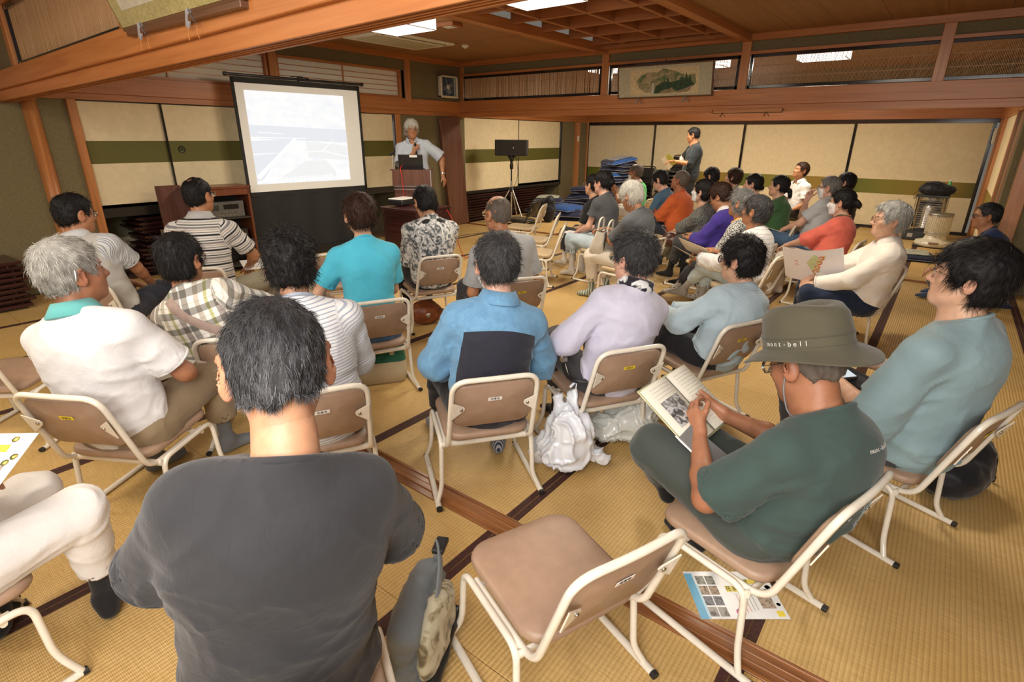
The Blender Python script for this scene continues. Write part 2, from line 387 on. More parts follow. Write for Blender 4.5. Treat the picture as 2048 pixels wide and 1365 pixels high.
# partition wall between hall and back room (Y2)
wb = struct(empty('wall_back'))
def wb_box(name, x0, x1, z0, z1, m, y0=Y2, y1=Y2+.12, par=None): return MB().bbox(x0, x1, y0, y1, z0, z1, .002).build(name, m, par or wb)
wb_box('plaster', XW, 2.6, 2.45, CE+.1, m_wall, Y2+.03, Y2+.09)
wb_box('tie_rail', XW, 2.6, 1.87, 2.045, m_beam, Y2-.03, Y2+.13)
wb_box('head_rail', XW, 2.6, 1.79, 1.87, m_beam, Y2-.0, Y2+.11)
wb_box('upper_rail', XW, 2.6, 2.42, 2.455, m_beam, Y2+.0, Y2+.11)
wb_box('cornice', XW, 2.6, CE-.07, CE+.02, m_beam, Y2-.045, Y2+.02)
for x in (-4.12, -2.24, -.32, 1.6): post(x, Y2+.05, .105, 2.03, CE, par=wb)
post(XR+.12, Y2+.06, .13, 0, 1.8, par=wb); post(XW+.05, Y2+.05, .09, 2.03, CE, par=wb)
wb_box('plaster', XR+.05, 2.6, 0, 1.8, m_wall, Y2+.02, Y2+.1)
ranma('trim_3', -6.81, -4.18, Y2+.03, 2.05, 2.42, .0098, .0085, .1, True)
ranma('trim_4', -4.05, -2.30, Y2+.03, 2.05, 2.42, .0125, .0048, .03)
ranma('trim_5', -2.18, .9, Y2+.03, 2.05, 2.42, .0125, .0048, .03)
# far wall of the back room
wf = struct(empty('wall_far'))
def wf_box(name, x0, x1, z0, z1, m, y0=Y3, y1=Y3+.12): return MB().bbox(x0, x1, y0, y1, z0, z1, .002).build(name, m, wf)
wf_box('plaster', XW-.1, 2.6, 1.83, CE+.1, m_wall)
wf_box('head_rail', XW, XR+.02, 1.81, 2.0, m_beam, Y3-.03, Y3+.0)
wf_box('black_head', XW, XR+.02, 1.745, 1.81, m_black, Y3-.025, Y3+.02)
wf_box('black_sill', XW, XR+.02, 0, .05, m_blk2, Y3-.02, Y3+.02)
XS = [XW+.02, -5.22, -3.37, -1.50, XR-.08]
for i in range(4):
    dn[0] += 1; f = struct(empty('door_%d' % dn[0])); x0, x1 = XS[i], XS[i+1]; d = .006 if i % 2 else -.012
    MB().bbox(x0, x1, Y3-.004-d, Y3+.03, .05, 1.745, .001).build('paper', m_cream, f)
    MB().bbox(x0, x1, Y3-.006-d, Y3-.003-d, .60, .84, .0005).build('green_band', m_green, f)
    q = MB(); q.bbox(x1-.022, x1+.022, Y3-.022, Y3, .05, 1.745, .002)
    if i == 0: q.bbox(x0-.02, x0+.02, Y3-.022, Y3, .05, 1.745, .002)
    q.build('frame', m_black, f)
# right wall of the back room
wr = struct(empty('wall_right'))
def wr_box(name, y0, y1, z0, z1, m, x0=XR, x1=XR+.1): return MB().bbox(x0, x1, y0, y1, z0, z1, .002).build(name, m, wr)
wr_box('plaster', Y2+.1, 8.25, 0, 1.78, m_wall); wr_box('plaster', 10.9, Y3, 0, 1.78, m_wall)
wr_box('plaster', Y2, Y3, 1.95, CE+.1, m_wall); wr_box('tie_rail', Y2, Y3, 1.78, 1.95, m_beamy, XR-.03)
wr_box('post', 11.5, 11.62, 0, 1.8, m_post, XR-.03); wr_box('post', 10.45, 10.56, 0, 1.8, m_post, XR-.035); wr_box('post', 8.25, 8.34, 0, 1.8, m_post, XR-.03)
wr_box('post', 7.75, 7.79, 0, 1.8, m_post, XR-.015)
wr_box('sliding_panel', 8.34, 10.45, .05, 1.78, m_cream, XR, XR+.03); wr_box('green_band', 8.34, 10.45, .60, .84, m_green, XR-.002, XR+.03)
wr_box('black_frame', 8.34, 8.44, .0, 1.78, m_black, XR-.02, XR+.03); wr_box('black_sill', 8.34, 10.45, 0, .05, m_black, XR-.01, XR+.03)
t = thing('wall_thermostat', 'small white control box on the post at the right end of the far sliding doors', 'switch', (XR-.06, 11.3, 1.55))
MB().bbox(-.02, .02, -.03, .03, -.11, .11, .006).build('housing', simple('cream_plastic', (.75, .7, .55), .4), t); MB().bbox(-.024, -.018, -.018, .018, -.02, .06, .002).build('front_plate', simple('white_plastic', (.8, .8, .76), .35), t)
t = thing('light_switch', 'white light switch on the wooden post at the corner of the back room', 'switch', (XW+.075, 11.22, 1.46))
MB().bbox(-.004, .008, -.03, .03, -.06, .06, .003).build('plate', simple('white_plastic', (.8, .8, .76), .35), t); MB().bbox(.008, .014, -.012, .012, -.025, .025, .002).build('rocker', simple('cream_plastic', (.75, .7, .55), .4), t)
# outer walls of hall behind and beside the camera
struct(MB().box(2.5, 2.6, -3, Y2, 0, CE+.1).build('wall_front_right', m_wall)); struct(MB().box(XW-.1, 2.6, -3.05, -2.95, 0, CE+.1).build('wall_near', m_wall))

# partition beam over the floor sill (between camera and screen)
pb = struct(empty('wall_partition'))
MB().bbox(XW, 2.5, Y1A-.03, Y1B+.03, 1.87, 2.0, .004).build('tie_rail', m_beam, pb)
q = MB()
for a, b_ in ((0, .16), (.36, .42), (.58, .64), (.84, 1)): q.bbox(XW, 2.5, Y1A+a*.115, Y1A+b_*.115, 1.79, 1.87, .002)
q.box(XW, 2.5, Y1A+.003, Y1B-.003, 1.815, 1.868); q.build('grooved_head_rail', m_beam, pb)
MB().bbox(XW, 2.5, Y1A+.0, Y1B, 2.42, 2.47, .003).build('upper_rail', m_beam, pb)
MB().bbox(XW, 2.5, Y1A+.03, Y1B-.03, 2.47, CE+.1, .003).build('plaster', m_wall, pb)
for x in (-6.82, -3.72, -1.7, .5): post(x, 1.415, .11, 1.98, CE, par=pb, name='strut')
MB().bbox(XW+.05, -6.05, Y1A+.03, Y1B-.03, 1.98, 2.45, .003).build('plaster', m_wall, pb)
post(-6.0, 1.41, .1, 1.98, CE, par=pb, name='strut')
ranma('trim_6', -5.94, -3.78, 1.40, 2.0, 2.42, .0105, .009, .1, True)
ranma('trim_7', -3.66, -1.76, 1.40, 2.0, 2.42, .0105, .009, .1, True)

# ceiling
bpy.context.view_layer.update()
Mtilt = Matrix.Translation((XW, 0, 1.87)) @ Matrix.Rotation(R(-1.15), 4, 'Y') @ Matrix.Translation((-XW, 0, -1.87-.045)); pb.matrix_world = Mtilt
for _n in ('trim_6', 'trim_7'): bpy.data.objects[_n].matrix_world = Mtilt
ce = struct(empty('ceiling'))
def board_run(x0, x1, y0, y1, z, m):
    x = x0
    while x < x1-.02:
        xe = min(x+.46, x1); MB().bbox(x+.001, xe-.001, y0, y1, z, z+.02, .0015).build('ceiling_board', m, ce); x = xe
board_run(XW-.05, -4.15, Y1B, Y2, CE, m_ceil); board_run(-2.19, 2.55, Y1B, Y2, CE, m_ceil)
board_run(XW-.05, 2.55, Y2+.1, Y3, CE, m_ceil); board_run(XW-.05, 2.55, -3, Y1A, CE, m_ceil)
for x in (-4.12, -2.24): MB().bbox(x-.055, x+.055, Y1B, Y2, CE-.075, CE+.03, .004).build('ceiling_beam', m_beamy, ce)
board_run(-4.1, -2.25, Y1B, Y2, CE+.10, m_ceil)
for x in (-3.72, -3.17, -2.62): MB().bbox(x-.022, x+.022, Y1B, Y2, CE-.005, CE+.1, .003).build('coffer_batten', m_bat, ce)
y = 1.77
while y < Y2-.1: MB().bbox(-4.08, -2.28, y-.022, y+.022, CE-.01, CE+.1, .003).build('coffer_batten', m_bat, ce); y += .58
MB().bbox(-4.08, -2.28, Y2-.2, Y2, CE-.03, CE+.02, .003).build('coffer_border', m_bat, ce)
for yb in (2.9, 4.4, 5.9): MB().bbox(XW, -4.17, yb-.003, yb+.003, CE-.004, CE, .001).build('board_joint', m_bat, ce)
# ============================================================ LOW TATAMI CHAIR
m_tube = simple('cream_white_painted_steel', (.78, .73, .62), .22, var=.04, coat=.4)
m_vinyl = simple('taupe_vinyl', (.36, .24, .165), .42, var=.07, scale=25, bump=.12, bscale=600)
m_vinyl2 = simple('beige_vinyl', (.56, .43, .26), .42, var=.07, scale=25, bump=.12, bscale=600)
m_rub = simple('black_rubber_cap', (.015, .015, .015), .5)
m_bolt = simple('steel_bolt', (.5, .48, .44), .25, 1)
m_ye = simple('yellow_sticker', (.85, .66, .03), .5, var=.03); m_ws = simple('white_sticker', (.82, .80, .76), .5, var=.03)
m_ink = simple('black_ink', (.03, .03, .03), .6, var=.05)
def pad(q, W, D, T, r, crown=.004, wave=None, M=None):
    """upholstered pad, outline rounded rect W x D, thickness T; wave(u,v)->dz"""
    rings = []
    for ins, z in ((0, T*.30), (0, T*.62), (.004, T*.86), (.012, T*.985), (.05, T+crown), (.10, T+crown*1.3)):
        rr = max(.012, r-ins); P = rrect(-W/2+ins, W/2-ins, -D/2+ins, D/2-ins, rr, 6); rings.append([(x, y, z) for x, y in P])
    rings.insert(0, [(x, y, T*.05) for x, y in rrect(-W/2+.006, W/2-.006, -D/2+.006, D/2-.006, r-.006, 6)])
    vs = [v for g in rings for v in g]; n = len(rings[0]); fs = []
    for i in range(len(rings)-1):
        for k in range(n): fs.append((i*n+k, i*n+(k+1) % n, (i+1)*n+(k+1) % n, (i+1)*n+k))
    c0 = len(vs); vs.append((0, 0, T*.05)); vs.append((0, 0, T+crown*1.5))
    for k in range(n): fs.append((c0, (k+1) % n, k)); b = (len(rings)-1)*n; fs.append((c0+1, b+k, b+(k+1) % n))
    if wave: vs = [(x, y, z+wave(x, y)) for x, y, z in vs]
    if M is not None: vs = [M @ Vector(v) for v in vs]
    q.add(vs, fs, True)
def make_chair(vin=m_vinyl, tube=m_tube):
    t = empty('tatami_chair')
    q = MB(); pad(q, .365, .385, .034, .075, .004, lambda x, y: -.10*x*x - (max(0, y-.1)**2)*1.2+.02, Matrix.Translation((0, .008, .293)) @ Matrix.Rotation(R(3), 4, 'X'))
    q.build('seat', vin, t)
    # backrest: curved pad, tilted
    Mb = Matrix.Translation((0, -.262, .50)) @ Matrix.Rotation(R(90+19), 4, 'X') @ Matrix.Diagonal((1, 1, 1, 1))
    q = MB(); pad(q, .325, .225, .022, .05, .003, lambda x, y: .45*x*x-.012, Mb @ Matrix.Rotation(PI, 4, 'Y'))
    q.build('backrest', vin, t)
    # frame tube of the back, bending forward under the seat
    def bk(s): return [(s*.178, .12, .283), (s*.178, -.187, .275), (s*.166, -.306, .62)]
    pts = bend([Vector(p) for p in bk(-1)] + [Vector(p) for p in reversed(bk(1))], .065, 6)
    # the top corners need tighter arcs: rebuild with separate radii
    A = bend(bk(-1), .06, 6); B = list(reversed(bend(bk(1), .06, 6)))
    top = bend([A[-2], Vector((-.168, -.309, .632)), Vector((0, -.317, .634)), Vector((.168, -.309, .632)), B[1]], .062, 6)
    path = A[:-1] + top[1:-1] + B[1:]
    MB().tube(path, .0108, 10).build('back_frame', tube, t)
    for s in (-1, 1):
        side = bend([(s*.228, .205, .016), (s*.205, .168, .10), (s*.197, .160, .293), (s*.197, -.135, .283), (s*.205, -.150, .07), (s*.228, -.175, .016)], .045, 6)
        MB().tube(side, .0105, 10).build('side_frame', tube, t)
        r = MB().tube([(s*.228, -.222, .011), (s*.228, .212, .011)], .013, 12, flat=.8, up=(0, 0, 1)).build('runner', tube, t)
        MB().tube([(s*.228, -.229, .011), (s*.228, -.214, .011)], .0135, 12, flat=.8, up=(0, 0, 1)).build('end_cap', m_rub, r)
        MB().tube([(s*.228, .204, .011), (s*.228, .219, .011)], .0135, 12, flat=.8, up=(0, 0, 1)).build('end_cap', m_rub, r)
        # triangular bracket on the rear of the backrest
        Mk = Matrix.Translation((s*.158, -.281, .50)) @ Matrix.Rotation(R(90+19), 4, 'X') @ Matrix.Rotation(s*R(-9), 4, 'Y')
        tri = [(s*.012, .045), (-s*.036, .010), (-s*.040, 0), (-s*.036, -.010), (s*.012, -.045)]
        b = MB().prism(tri if s < 0 else list(reversed(tri)), 0, .004, Mk).build('bracket', tube, t)
        MB().lathe([(.007, .004), (.0065, .008), (.003, .009), (.0001, .0085)], 10, M=Mk @ Matrix.Translation((-s*.024, 0, 0))).build('bolt', m_bolt, b)
    MB().tube([(-.197, -.142, .272), (.197, -.142, .272)], .009, 8, flat=1.6).build('cross_bar', tube, t)
    MB().tube([(-.197, .10, .276), (.197, .10, .276)], .009, 8, flat=1.2).build('cross_bar', tube, t)
    return t
CH_PROTO = {}
def chair(x, y, th, label, sticker='w', vin='t', group='low tatami chairs of the audience'):
    key = vin
    if key not in CH_PROTO:
        CH_PROTO[key] = make_chair(m_vinyl if vin == 't' else m_vinyl2); o = CH_PROTO[key]
    else: o = copy_tree(CH_PROTO[key])
    for c in [c for c in o.children if c.name.startswith('label')]:
        for d in list(c.children): bpy.data.objects.remove(d)
        bpy.data.objects.remove(c)
    o.location = (x, y, 0); o.rotation_euler = (0, 0, R(th)); tag(o, label, 'chair', group)
    if sticker:
        Ms = Matrix.Translation((0, -.2865, .535)) @ Matrix.Rotation(R(90+19), 4, 'X')
        st = STICK.get(sticker)
        if st is None:
            b = MB().bbox(-.028, .028, -.0085, .0085, 0, .0012, .0003, Ms).build('label_sticker', m_ye if sticker == 'y' else m_ws); STICK[sticker] = b.data; bpy.data.objects.remove(b); st = STICK[sticker]
        b = bpy.data.objects.new('label_sticker', st); COL.objects.link(b); b.parent = o
        text('sticker_text', '老峯会', .0125, Ms @ Matrix.Translation((0, 0, .0013)), m_ink, b)
    return o
STICK = {}
CHAIRS = [
 ('denim', -1.44, 1.637, 53.5, 'taupe chair with white sticker under the person in denim shirt with dark back panel', 'w'),
 ('empty', -.654, 1.039, 68.9, 'empty taupe chair in the foreground, seat and tilted backrest fully visible', 'w'),
 ('lav', -1.181, 2.22, 58.6, 'taupe chair with yellow sticker behind the person in lavender top', 'y'),
 ('ltblue', -.91, 2.875, 64.9, 'taupe chair with yellow sticker behind the person in pale blue striped shirt', 'y'),
 ('polo', -2.455, .638, 30.3, 'taupe chair with yellow sticker behind the grey-haired person in white polo', 'y'),
 ('turq', -2.618, 1.971, 64.3, 'taupe chair with white sticker under the person in turquoise shirt', 'w'),
 ('camo', -3.211, 3.042, 65.5, 'taupe chair with white sticker under the person in camouflage hooded top', 'w'),
 ('hat', -.284, 1.587, 75.6, 'taupe chair under the person in olive hat reading a book', 'w'),
 ('young', .038, 2.431, 68.4, 'taupe chair under the black-haired person in blue-grey shirt at the right edge', 'y'),
 ('plaid', -2.62, 1.24, 50, 'taupe chair with yellow sticker behind the person in plaid shirt', 'y'),
 ('vest', -4.2, 1.15, 42, 'taupe chair under the person in light grey vest at the left', 'w'),
 ('stripe', -4.163, 1.76, 50, 'taupe chair with white sticker behind the person in black striped polo', 'w'),
 ('bald', -2.30, 2.908, 60.7, 'taupe chair with yellow sticker behind the bald person in grey shirt', 'y'),
 ('curly', -1.889, 1.117, 62, 'taupe chair behind the curly-haired person in thin striped shirt', 'w'),
 ('leftedge', -3.6, .45, 40, 'empty taupe chair cut by the left edge behind the white polo', 'w'),
 ('mid', -3.926, 2.561, 68, 'empty taupe chair between the curly-haired person and the turquoise shirt', None),
]
for k, x, y, th, lb, st in CHAIRS: chair(x, y, th, lb, st)
for x, y, th, lb in [(-4.52, 6.08, 112, 'empty beige chair, farthest of the three in the middle of the hall'), (-3.85, 5.40, 118, 'empty beige chair, middle of the three in the middle of the hall'),
                     (-3.36, 4.77, 118, 'empty beige chair, nearest of the three in the middle of the hall')]:
    chair(x, y, th, lb, None, 'b', 'empty beige chairs')
# ============================================================ IMPLICIT SURFACES (bodies, clothes, hair, soft things)
F4 = np.float32
def vec(*a): return np.array(a, dtype=float)
def unit(v): v = np.asarray(v, float); return v/(np.linalg.norm(v)+1e-12)
def rot_axis(ax, ang):
    ax = unit(ax); c, s = math.cos(ang), math.sin(ang); x, y, z = ax; C = 1-c
    return np.array([[c+x*x*C, x*y*C-z*s, x*z*C+y*s], [y*x*C+z*s, c+y*y*C, y*z*C-x*s], [z*x*C-y*s, z*y*C+x*s, c+z*z*C]])
class Field:
    def __init__(s, lo, hi, h):
        s.h = h; s.lo = np.array(lo, float); s.n = np.ceil((np.array(hi)-s.lo)/h).astype(int)+1
        s.d = np.full(s.n, 1.0, F4); s.ax = [(s.lo[i]+h*np.arange(s.n[i])).astype(F4) for i in range(3)]
    def sub(s, lo, hi):
        a = np.maximum(0, np.floor((np.array(lo)-s.lo)/s.h).astype(int)); b = np.minimum(s.n, np.ceil((np.array(hi)-s.lo)/s.h).astype(int)+1)
        if (b <= a).any(): return None
        sl = tuple(slice(a[i], b[i]) for i in range(3))
        X = s.ax[0][sl[0]][:, None, None]; Y = s.ax[1][sl[1]][None, :, None]; Z = s.ax[2][sl[2]][None, None, :]
        return sl, X, Y, Z
    def put(s, d, sl, k, mode):
        c = s.d[sl]
        if mode == 'add':
            if k > 0: hh = np.maximum(k-np.abs(c-d), 0)/k; s.d[sl] = np.minimum(c, d)-hh*hh*k*.25
            else: s.d[sl] = np.minimum(c, d)
        else:
            if k > 0: hh = np.maximum(k-np.abs(c+d), 0)/k; s.d[sl] = np.maximum(c, -d)+hh*hh*k*.25
            else: s.d[sl] = np.maximum(c, -d)
    def cone(s, a, b, ra, rb, k=.02, fax=None, f=1.0, mode='add'):
        """round cone; fax: axis along which the section is flattened by f"""
        a = np.asarray(a, float); b = np.asarray(b, float); m = max(ra, rb)+k+3*s.h
        r = s.sub(np.minimum(a, b)-m, np.maximum(a, b)+m)
        if r is None: return s
        sl, X, Y, Z = r; ba = b-a; L = float(ba@ba)+1e-12
        px, py, pz = X-F4(a[0]), Y-F4(a[1]), Z-F4(a[2])
        t = np.clip((px*F4(ba[0])+py*F4(ba[1])+pz*F4(ba[2]))/F4(L), 0, 1)
        vx, vy, vz = px-t*F4(ba[0]), py-t*F4(ba[1]), pz-t*F4(ba[2])
        q = vx*vx+vy*vy+vz*vz
        if fax is not None and f != 1:
            w = vx*F4(fax[0])+vy*F4(fax[1])+vz*F4(fax[2]); q = q+F4(f*f-1)*w*w
        s.put(np.sqrt(q)-(F4(ra)+F4(rb-ra)*t), sl, k, mode); return s
    def ell(s, c, r, Rm=None, k=.02, mode='add'):
        c = np.asarray(c, float); m = max(r)+k+3*s.h; q = s.sub(c-m, c+m)
        if q is None: return s
        sl, X, Y, Z = q; px, py, pz = X-F4(c[0]), Y-F4(c[1]), Z-F4(c[2])
        if Rm is not None:
            T = np.asarray(Rm, float).T.astype(F4); px, py, pz = (T[i, 0]*px+T[i, 1]*py+T[i, 2]*pz for i in range(3))
        a, b, c_ = px/F4(r[0]), py/F4(r[1]), pz/F4(r[2]); k0 = np.sqrt(a*a+b*b+c_*c_)
        k1 = np.sqrt((a/F4(r[0]))**2+(b/F4(r[1]))**2+(c_/F4(r[2]))**2)+F4(1e-6)
        s.put(k0*(k0-1)/k1, sl, k, mode); return s
    def plane(s, p, n, k=0, keep=True, box=None):
        """cut away the side the normal points to"""
        n = unit(n); r = s.sub(*(box if box is not None else (s.lo, s.lo+s.h*s.n)))
        if r is None: return s
        sl, X, Y, Z = r; d = (X-F4(p[0]))*F4(n[0])+(Y-F4(p[1]))*F4(n[1])+(Z-F4(p[2]))*F4(n[2])
        s.put(-d, sl, k, 'cut'); return s
    def mesh(s): return surface_net(s.d, s.lo, s.h)
_ED = [(0, 1), (2, 3), (4, 5), (6, 7), (0, 2), (1, 3), (4, 6), (5, 7), (0, 4), (1, 5), (2, 6), (3, 7)]
_CO = np.array([[i, j, k] for i in (0, 1) for j in (0, 1) for k in (0, 1)], float)
def surface_net(d, lo, h):
    s = d < 0; n = np.array(d.shape)-1
    cs = [s[i:n[0]+i, j:n[1]+j, k:n[2]+k] for i in (0, 1) for j in (0, 1) for k in (0, 1)]
    an = cs[0].copy(); al = cs[0].copy()
    for c in cs[1:]: an |= c; al &= c
    act = an & ~al; idx = np.argwhere(act)
    if len(idx) == 0: return np.zeros((0, 3)), np.zeros((0, 4), int)
    V = np.stack([d[idx[:, 0]+int(c[0]), idx[:, 1]+int(c[1]), idx[:, 2]+int(c[2])] for c in _CO], 1)
    P = np.zeros((len(idx), 3)); W = np.zeros(len(idx))
    for a, b in _ED:
        va, vb = V[:, a], V[:, b]; m = (va < 0) != (vb < 0); t = np.where(m, va/(va-vb+1e-20), 0)
        P += m[:, None]*(_CO[a]+t[:, None]*(_CO[b]-_CO[a])); W += m
    P = lo + h*(idx+P/W[:, None])
    vid = np.full(act.shape, -1, np.int64); vid[act] = np.arange(len(idx)); Fs = []
    for ax in range(3):
        o1, o2 = [(1, 2), (2, 0), (0, 1)][ax]
        A = [slice(None)]*3; B = [slice(None)]*3; A[ax] = slice(0, -1); B[ax] = slice(1, None)
        sa, sb = s[tuple(A)], s[tuple(B)]; e = np.argwhere(sa != sb)
        ok = (e[:, o1] > 0) & (e[:, o2] > 0) & (e[:, o1] < n[o1]) & (e[:, o2] < n[o2]); e = e[ok]
        ins = sa[e[:, 0], e[:, 1], e[:, 2]]
        def g(d1, d2):
            q = e.copy(); q[:, o1] -= d1; q[:, o2] -= d2; return vid[q[:, 0], q[:, 1], q[:, 2]]
        f = np.stack([g(1, 1), g(0, 1), g(0, 0), g(1, 0)], 1); f[~ins] = f[~ins][:, ::-1]; Fs.append(f)
    return P, np.concatenate(Fs)
# lattice noise
_NT = np.random.RandomState(3).rand(32, 32, 32).astype(F4)
def noise3(P):
    i = np.floor(P).astype(int); f = P-i; f = f*f*(3-2*f); i &= 31; j = (i+1) & 31; r = 0
    for a in (0, 1):
        for b in (0, 1):
            for c in (0, 1):
                w = (f[:, 0] if a else 1-f[:, 0])*(f[:, 1] if b else 1-f[:, 1])*(f[:, 2] if c else 1-f[:, 2])
                r = r+w*_NT[(j if a else i)[:, 0], (j if b else i)[:, 1], (j if c else i)[:, 2]]
    return r
def vnormals(V, Q):
    n = np.cross(V[Q[:, 2]]-V[Q[:, 0]], V[Q[:, 3]]-V[Q[:, 1]]); N_ = np.zeros_like(V)
    for k in range(4): np.add.at(N_, Q[:, k], n)
    return N_/(np.linalg.norm(N_, axis=1, keepdims=True)+1e-12)
def smooth_mesh(V, Q, it=1, lam=.5):
    E = np.concatenate([Q[:, [0, 1]], Q[:, [1, 2]], Q[:, [2, 3]], Q[:, [3, 0]]]); 
    for _ in range(it):
        A = np.zeros_like(V); c = np.zeros(len(V)); np.add.at(A, E[:, 0], V[E[:, 1]]); np.add.at(A, E[:, 1], V[E[:, 0]]); np.add.at(c, E[:, 0], 1); np.add.at(c, E[:, 1], 1)
        V = V*(1-lam)+lam*A/np.maximum(c, 1)[:, None]
    return V
def np_mesh(name, V, Q, mat, parent=None, attrs=None, tris=None, smooth=True):
    me = bpy.data.meshes.new(name); V = np.asarray(V, np.float32); nv = len(V); nq = len(Q); ntr = 0 if tris is None else len(tris)
    me.vertices.add(nv); me.vertices.foreach_set('co', V.ravel())
    li = np.asarray(Q, np.int32).ravel(); ls = np.arange(nq)*4
    if ntr: li = np.concatenate([li, np.asarray(tris, np.int32).ravel()]); ls = np.concatenate([ls, nq*4+np.arange(ntr)*3])
    me.loops.add(len(li)); me.loops.foreach_set('vertex_index', li)
    me.polygons.add(nq+ntr); me.polygons.foreach_set('loop_start', ls.astype(np.int32))
    me.polygons.foreach_set('use_smooth', np.full(nq+ntr, smooth)); me.update(calc_edges=True); me.validate()
    for k, a in (attrs or {}).items():
        if a.ndim == 1: at = me.attributes.new(k, 'FLOAT', 'POINT'); at.data.foreach_set('value', a.astype(np.float32))
        else: at = me.attributes.new(k, 'FLOAT_VECTOR', 'POINT'); at.data.foreach_set('vector', a.astype(np.float32).ravel())
    if mat: me.materials.append(mat)
    o = bpy.data.objects.new(name, me); COL.objects.link(o)
    if parent: o.parent = parent
    return o
def join_np(parts):
    Vs = []; Qs = []; n = 0
    for V, Q in parts:
        if len(V) == 0: continue
        Vs.append(V); Qs.append(Q+n); n += len(V)
    return np.concatenate(Vs), np.concatenate(Qs)
# ============================================================ PEOPLE
def skin_mat(name, col):
    if name in MATS: return MATS[name]
    m, nt, b = nodes_of(name)
    tc = N(nt, 'ShaderNodeTexCoord'); nz = N(nt, 'ShaderNodeTexNoise'); nz.inputs['Scale'].default_value = 22; nz.inputs['Detail'].default_value = 5
    nt.links.new(tc.outputs['Object'], nz.inputs['Vector'])
    rp = ramp(nt, [(.3, [c*k for c, k in zip(col, (.86, .78, .74))]), (.7, [min(1, c*1.08) for c in col])]); nt.links.new(nz.outputs['Fac'], rp.inputs[0])
    at = N(nt, 'ShaderNodeAttribute', attribute_name='tone'); mx = N(nt, 'ShaderNodeMixRGB')
    mx.inputs[2].default_value = (col[0]*.78, col[1]*.42, col[2]*.38, 1)
    nt.links.new(at.outputs['Fac'], mx.inputs[0]); nt.links.new(rp.outputs[0], mx.inputs[1]); nt.links.new(mx.outputs[0], b.inputs['Base Color'])
    b.inputs['Roughness'].default_value = .5; b.inputs['Subsurface Weight'].default_value = .12; b.inputs['Subsurface Radius'].default_value = (.012, .005, .003); b.inputs['Subsurface Scale'].default_value = .6
    n2 = N(nt, 'ShaderNodeTexNoise'); n2.inputs['Scale'].default_value = 260; nt.links.new(tc.outputs['Object'], n2.inputs['Vector'])
    bp = N(nt, 'ShaderNodeBump'); bp.inputs['Strength'].default_value = .15; bp.inputs['Distance'].default_value = .001
    nt.links.new(n2.outputs['Fac'], bp.inputs['Height']); nt.links.new(bp.outputs[0], b.inputs['Normal'])
    MATS[name] = m; return m
SKIN = {'tan': (.47, .225, .115), 'light': (.66, .40, .27), 'mid': (.56, .305, .18), 'dark': (.36, .16, .085), 'pink': (.70, .42, .31)}
def hair_mat(name, c1, c2):
    if name in MATS: return MATS[name]
    m, nt, b = nodes_of(name)
    at = N(nt, 'ShaderNodeAttribute', attribute_name='hv'); rp = ramp(nt, [(.0, c1), (1, c2)]); nt.links.new(at.outputs['Fac'], rp.inputs[0])
    nt.links.new(rp.outputs[0], b.inputs['Base Color']); b.inputs['Roughness'].default_value = .55; b.inputs['Specular IOR Level'].default_value = .22
    tc = N(nt, 'ShaderNodeTexCoord'); nz = N(nt, 'ShaderNodeTexNoise'); nz.inputs['Scale'].default_value = 220; nz.inputs['Detail'].default_value = 2
    nt.links.new(tc.outputs['Object'], nz.inputs['Vector'])
    bp = N(nt, 'ShaderNodeBump'); bp.inputs['Strength'].default_value = .4; bp.inputs['Distance'].default_value = .003
    nt.links.new(nz.outputs['Fac'], bp.inputs['Height']); nt.links.new(bp.outputs[0], b.inputs['Normal'])
    MATS[name] = m; return m
HAIR = {'black': ((.006, .0055, .006), (.022, .02, .02)), 'blackgrey': ((.008, .008, .009), (.20, .20, .21)), 'grey': ((.08, .08, .08), (.42, .41, .39)), 'white': ((.42, .41, .37), (.80, .78, .72)),
        'saltdark': ((.02, .02, .022), (.13, .125, .12)), 'brown': ((.02, .009, .006), (.075, .035, .022)), 'greywhite': ((.14, .135, .12), (.66, .65, .6)), 'stub': ((.09, .07, .055), (.22, .19, .16)),'silver': ((.2, .2, .19), (.62, .62, .58))}
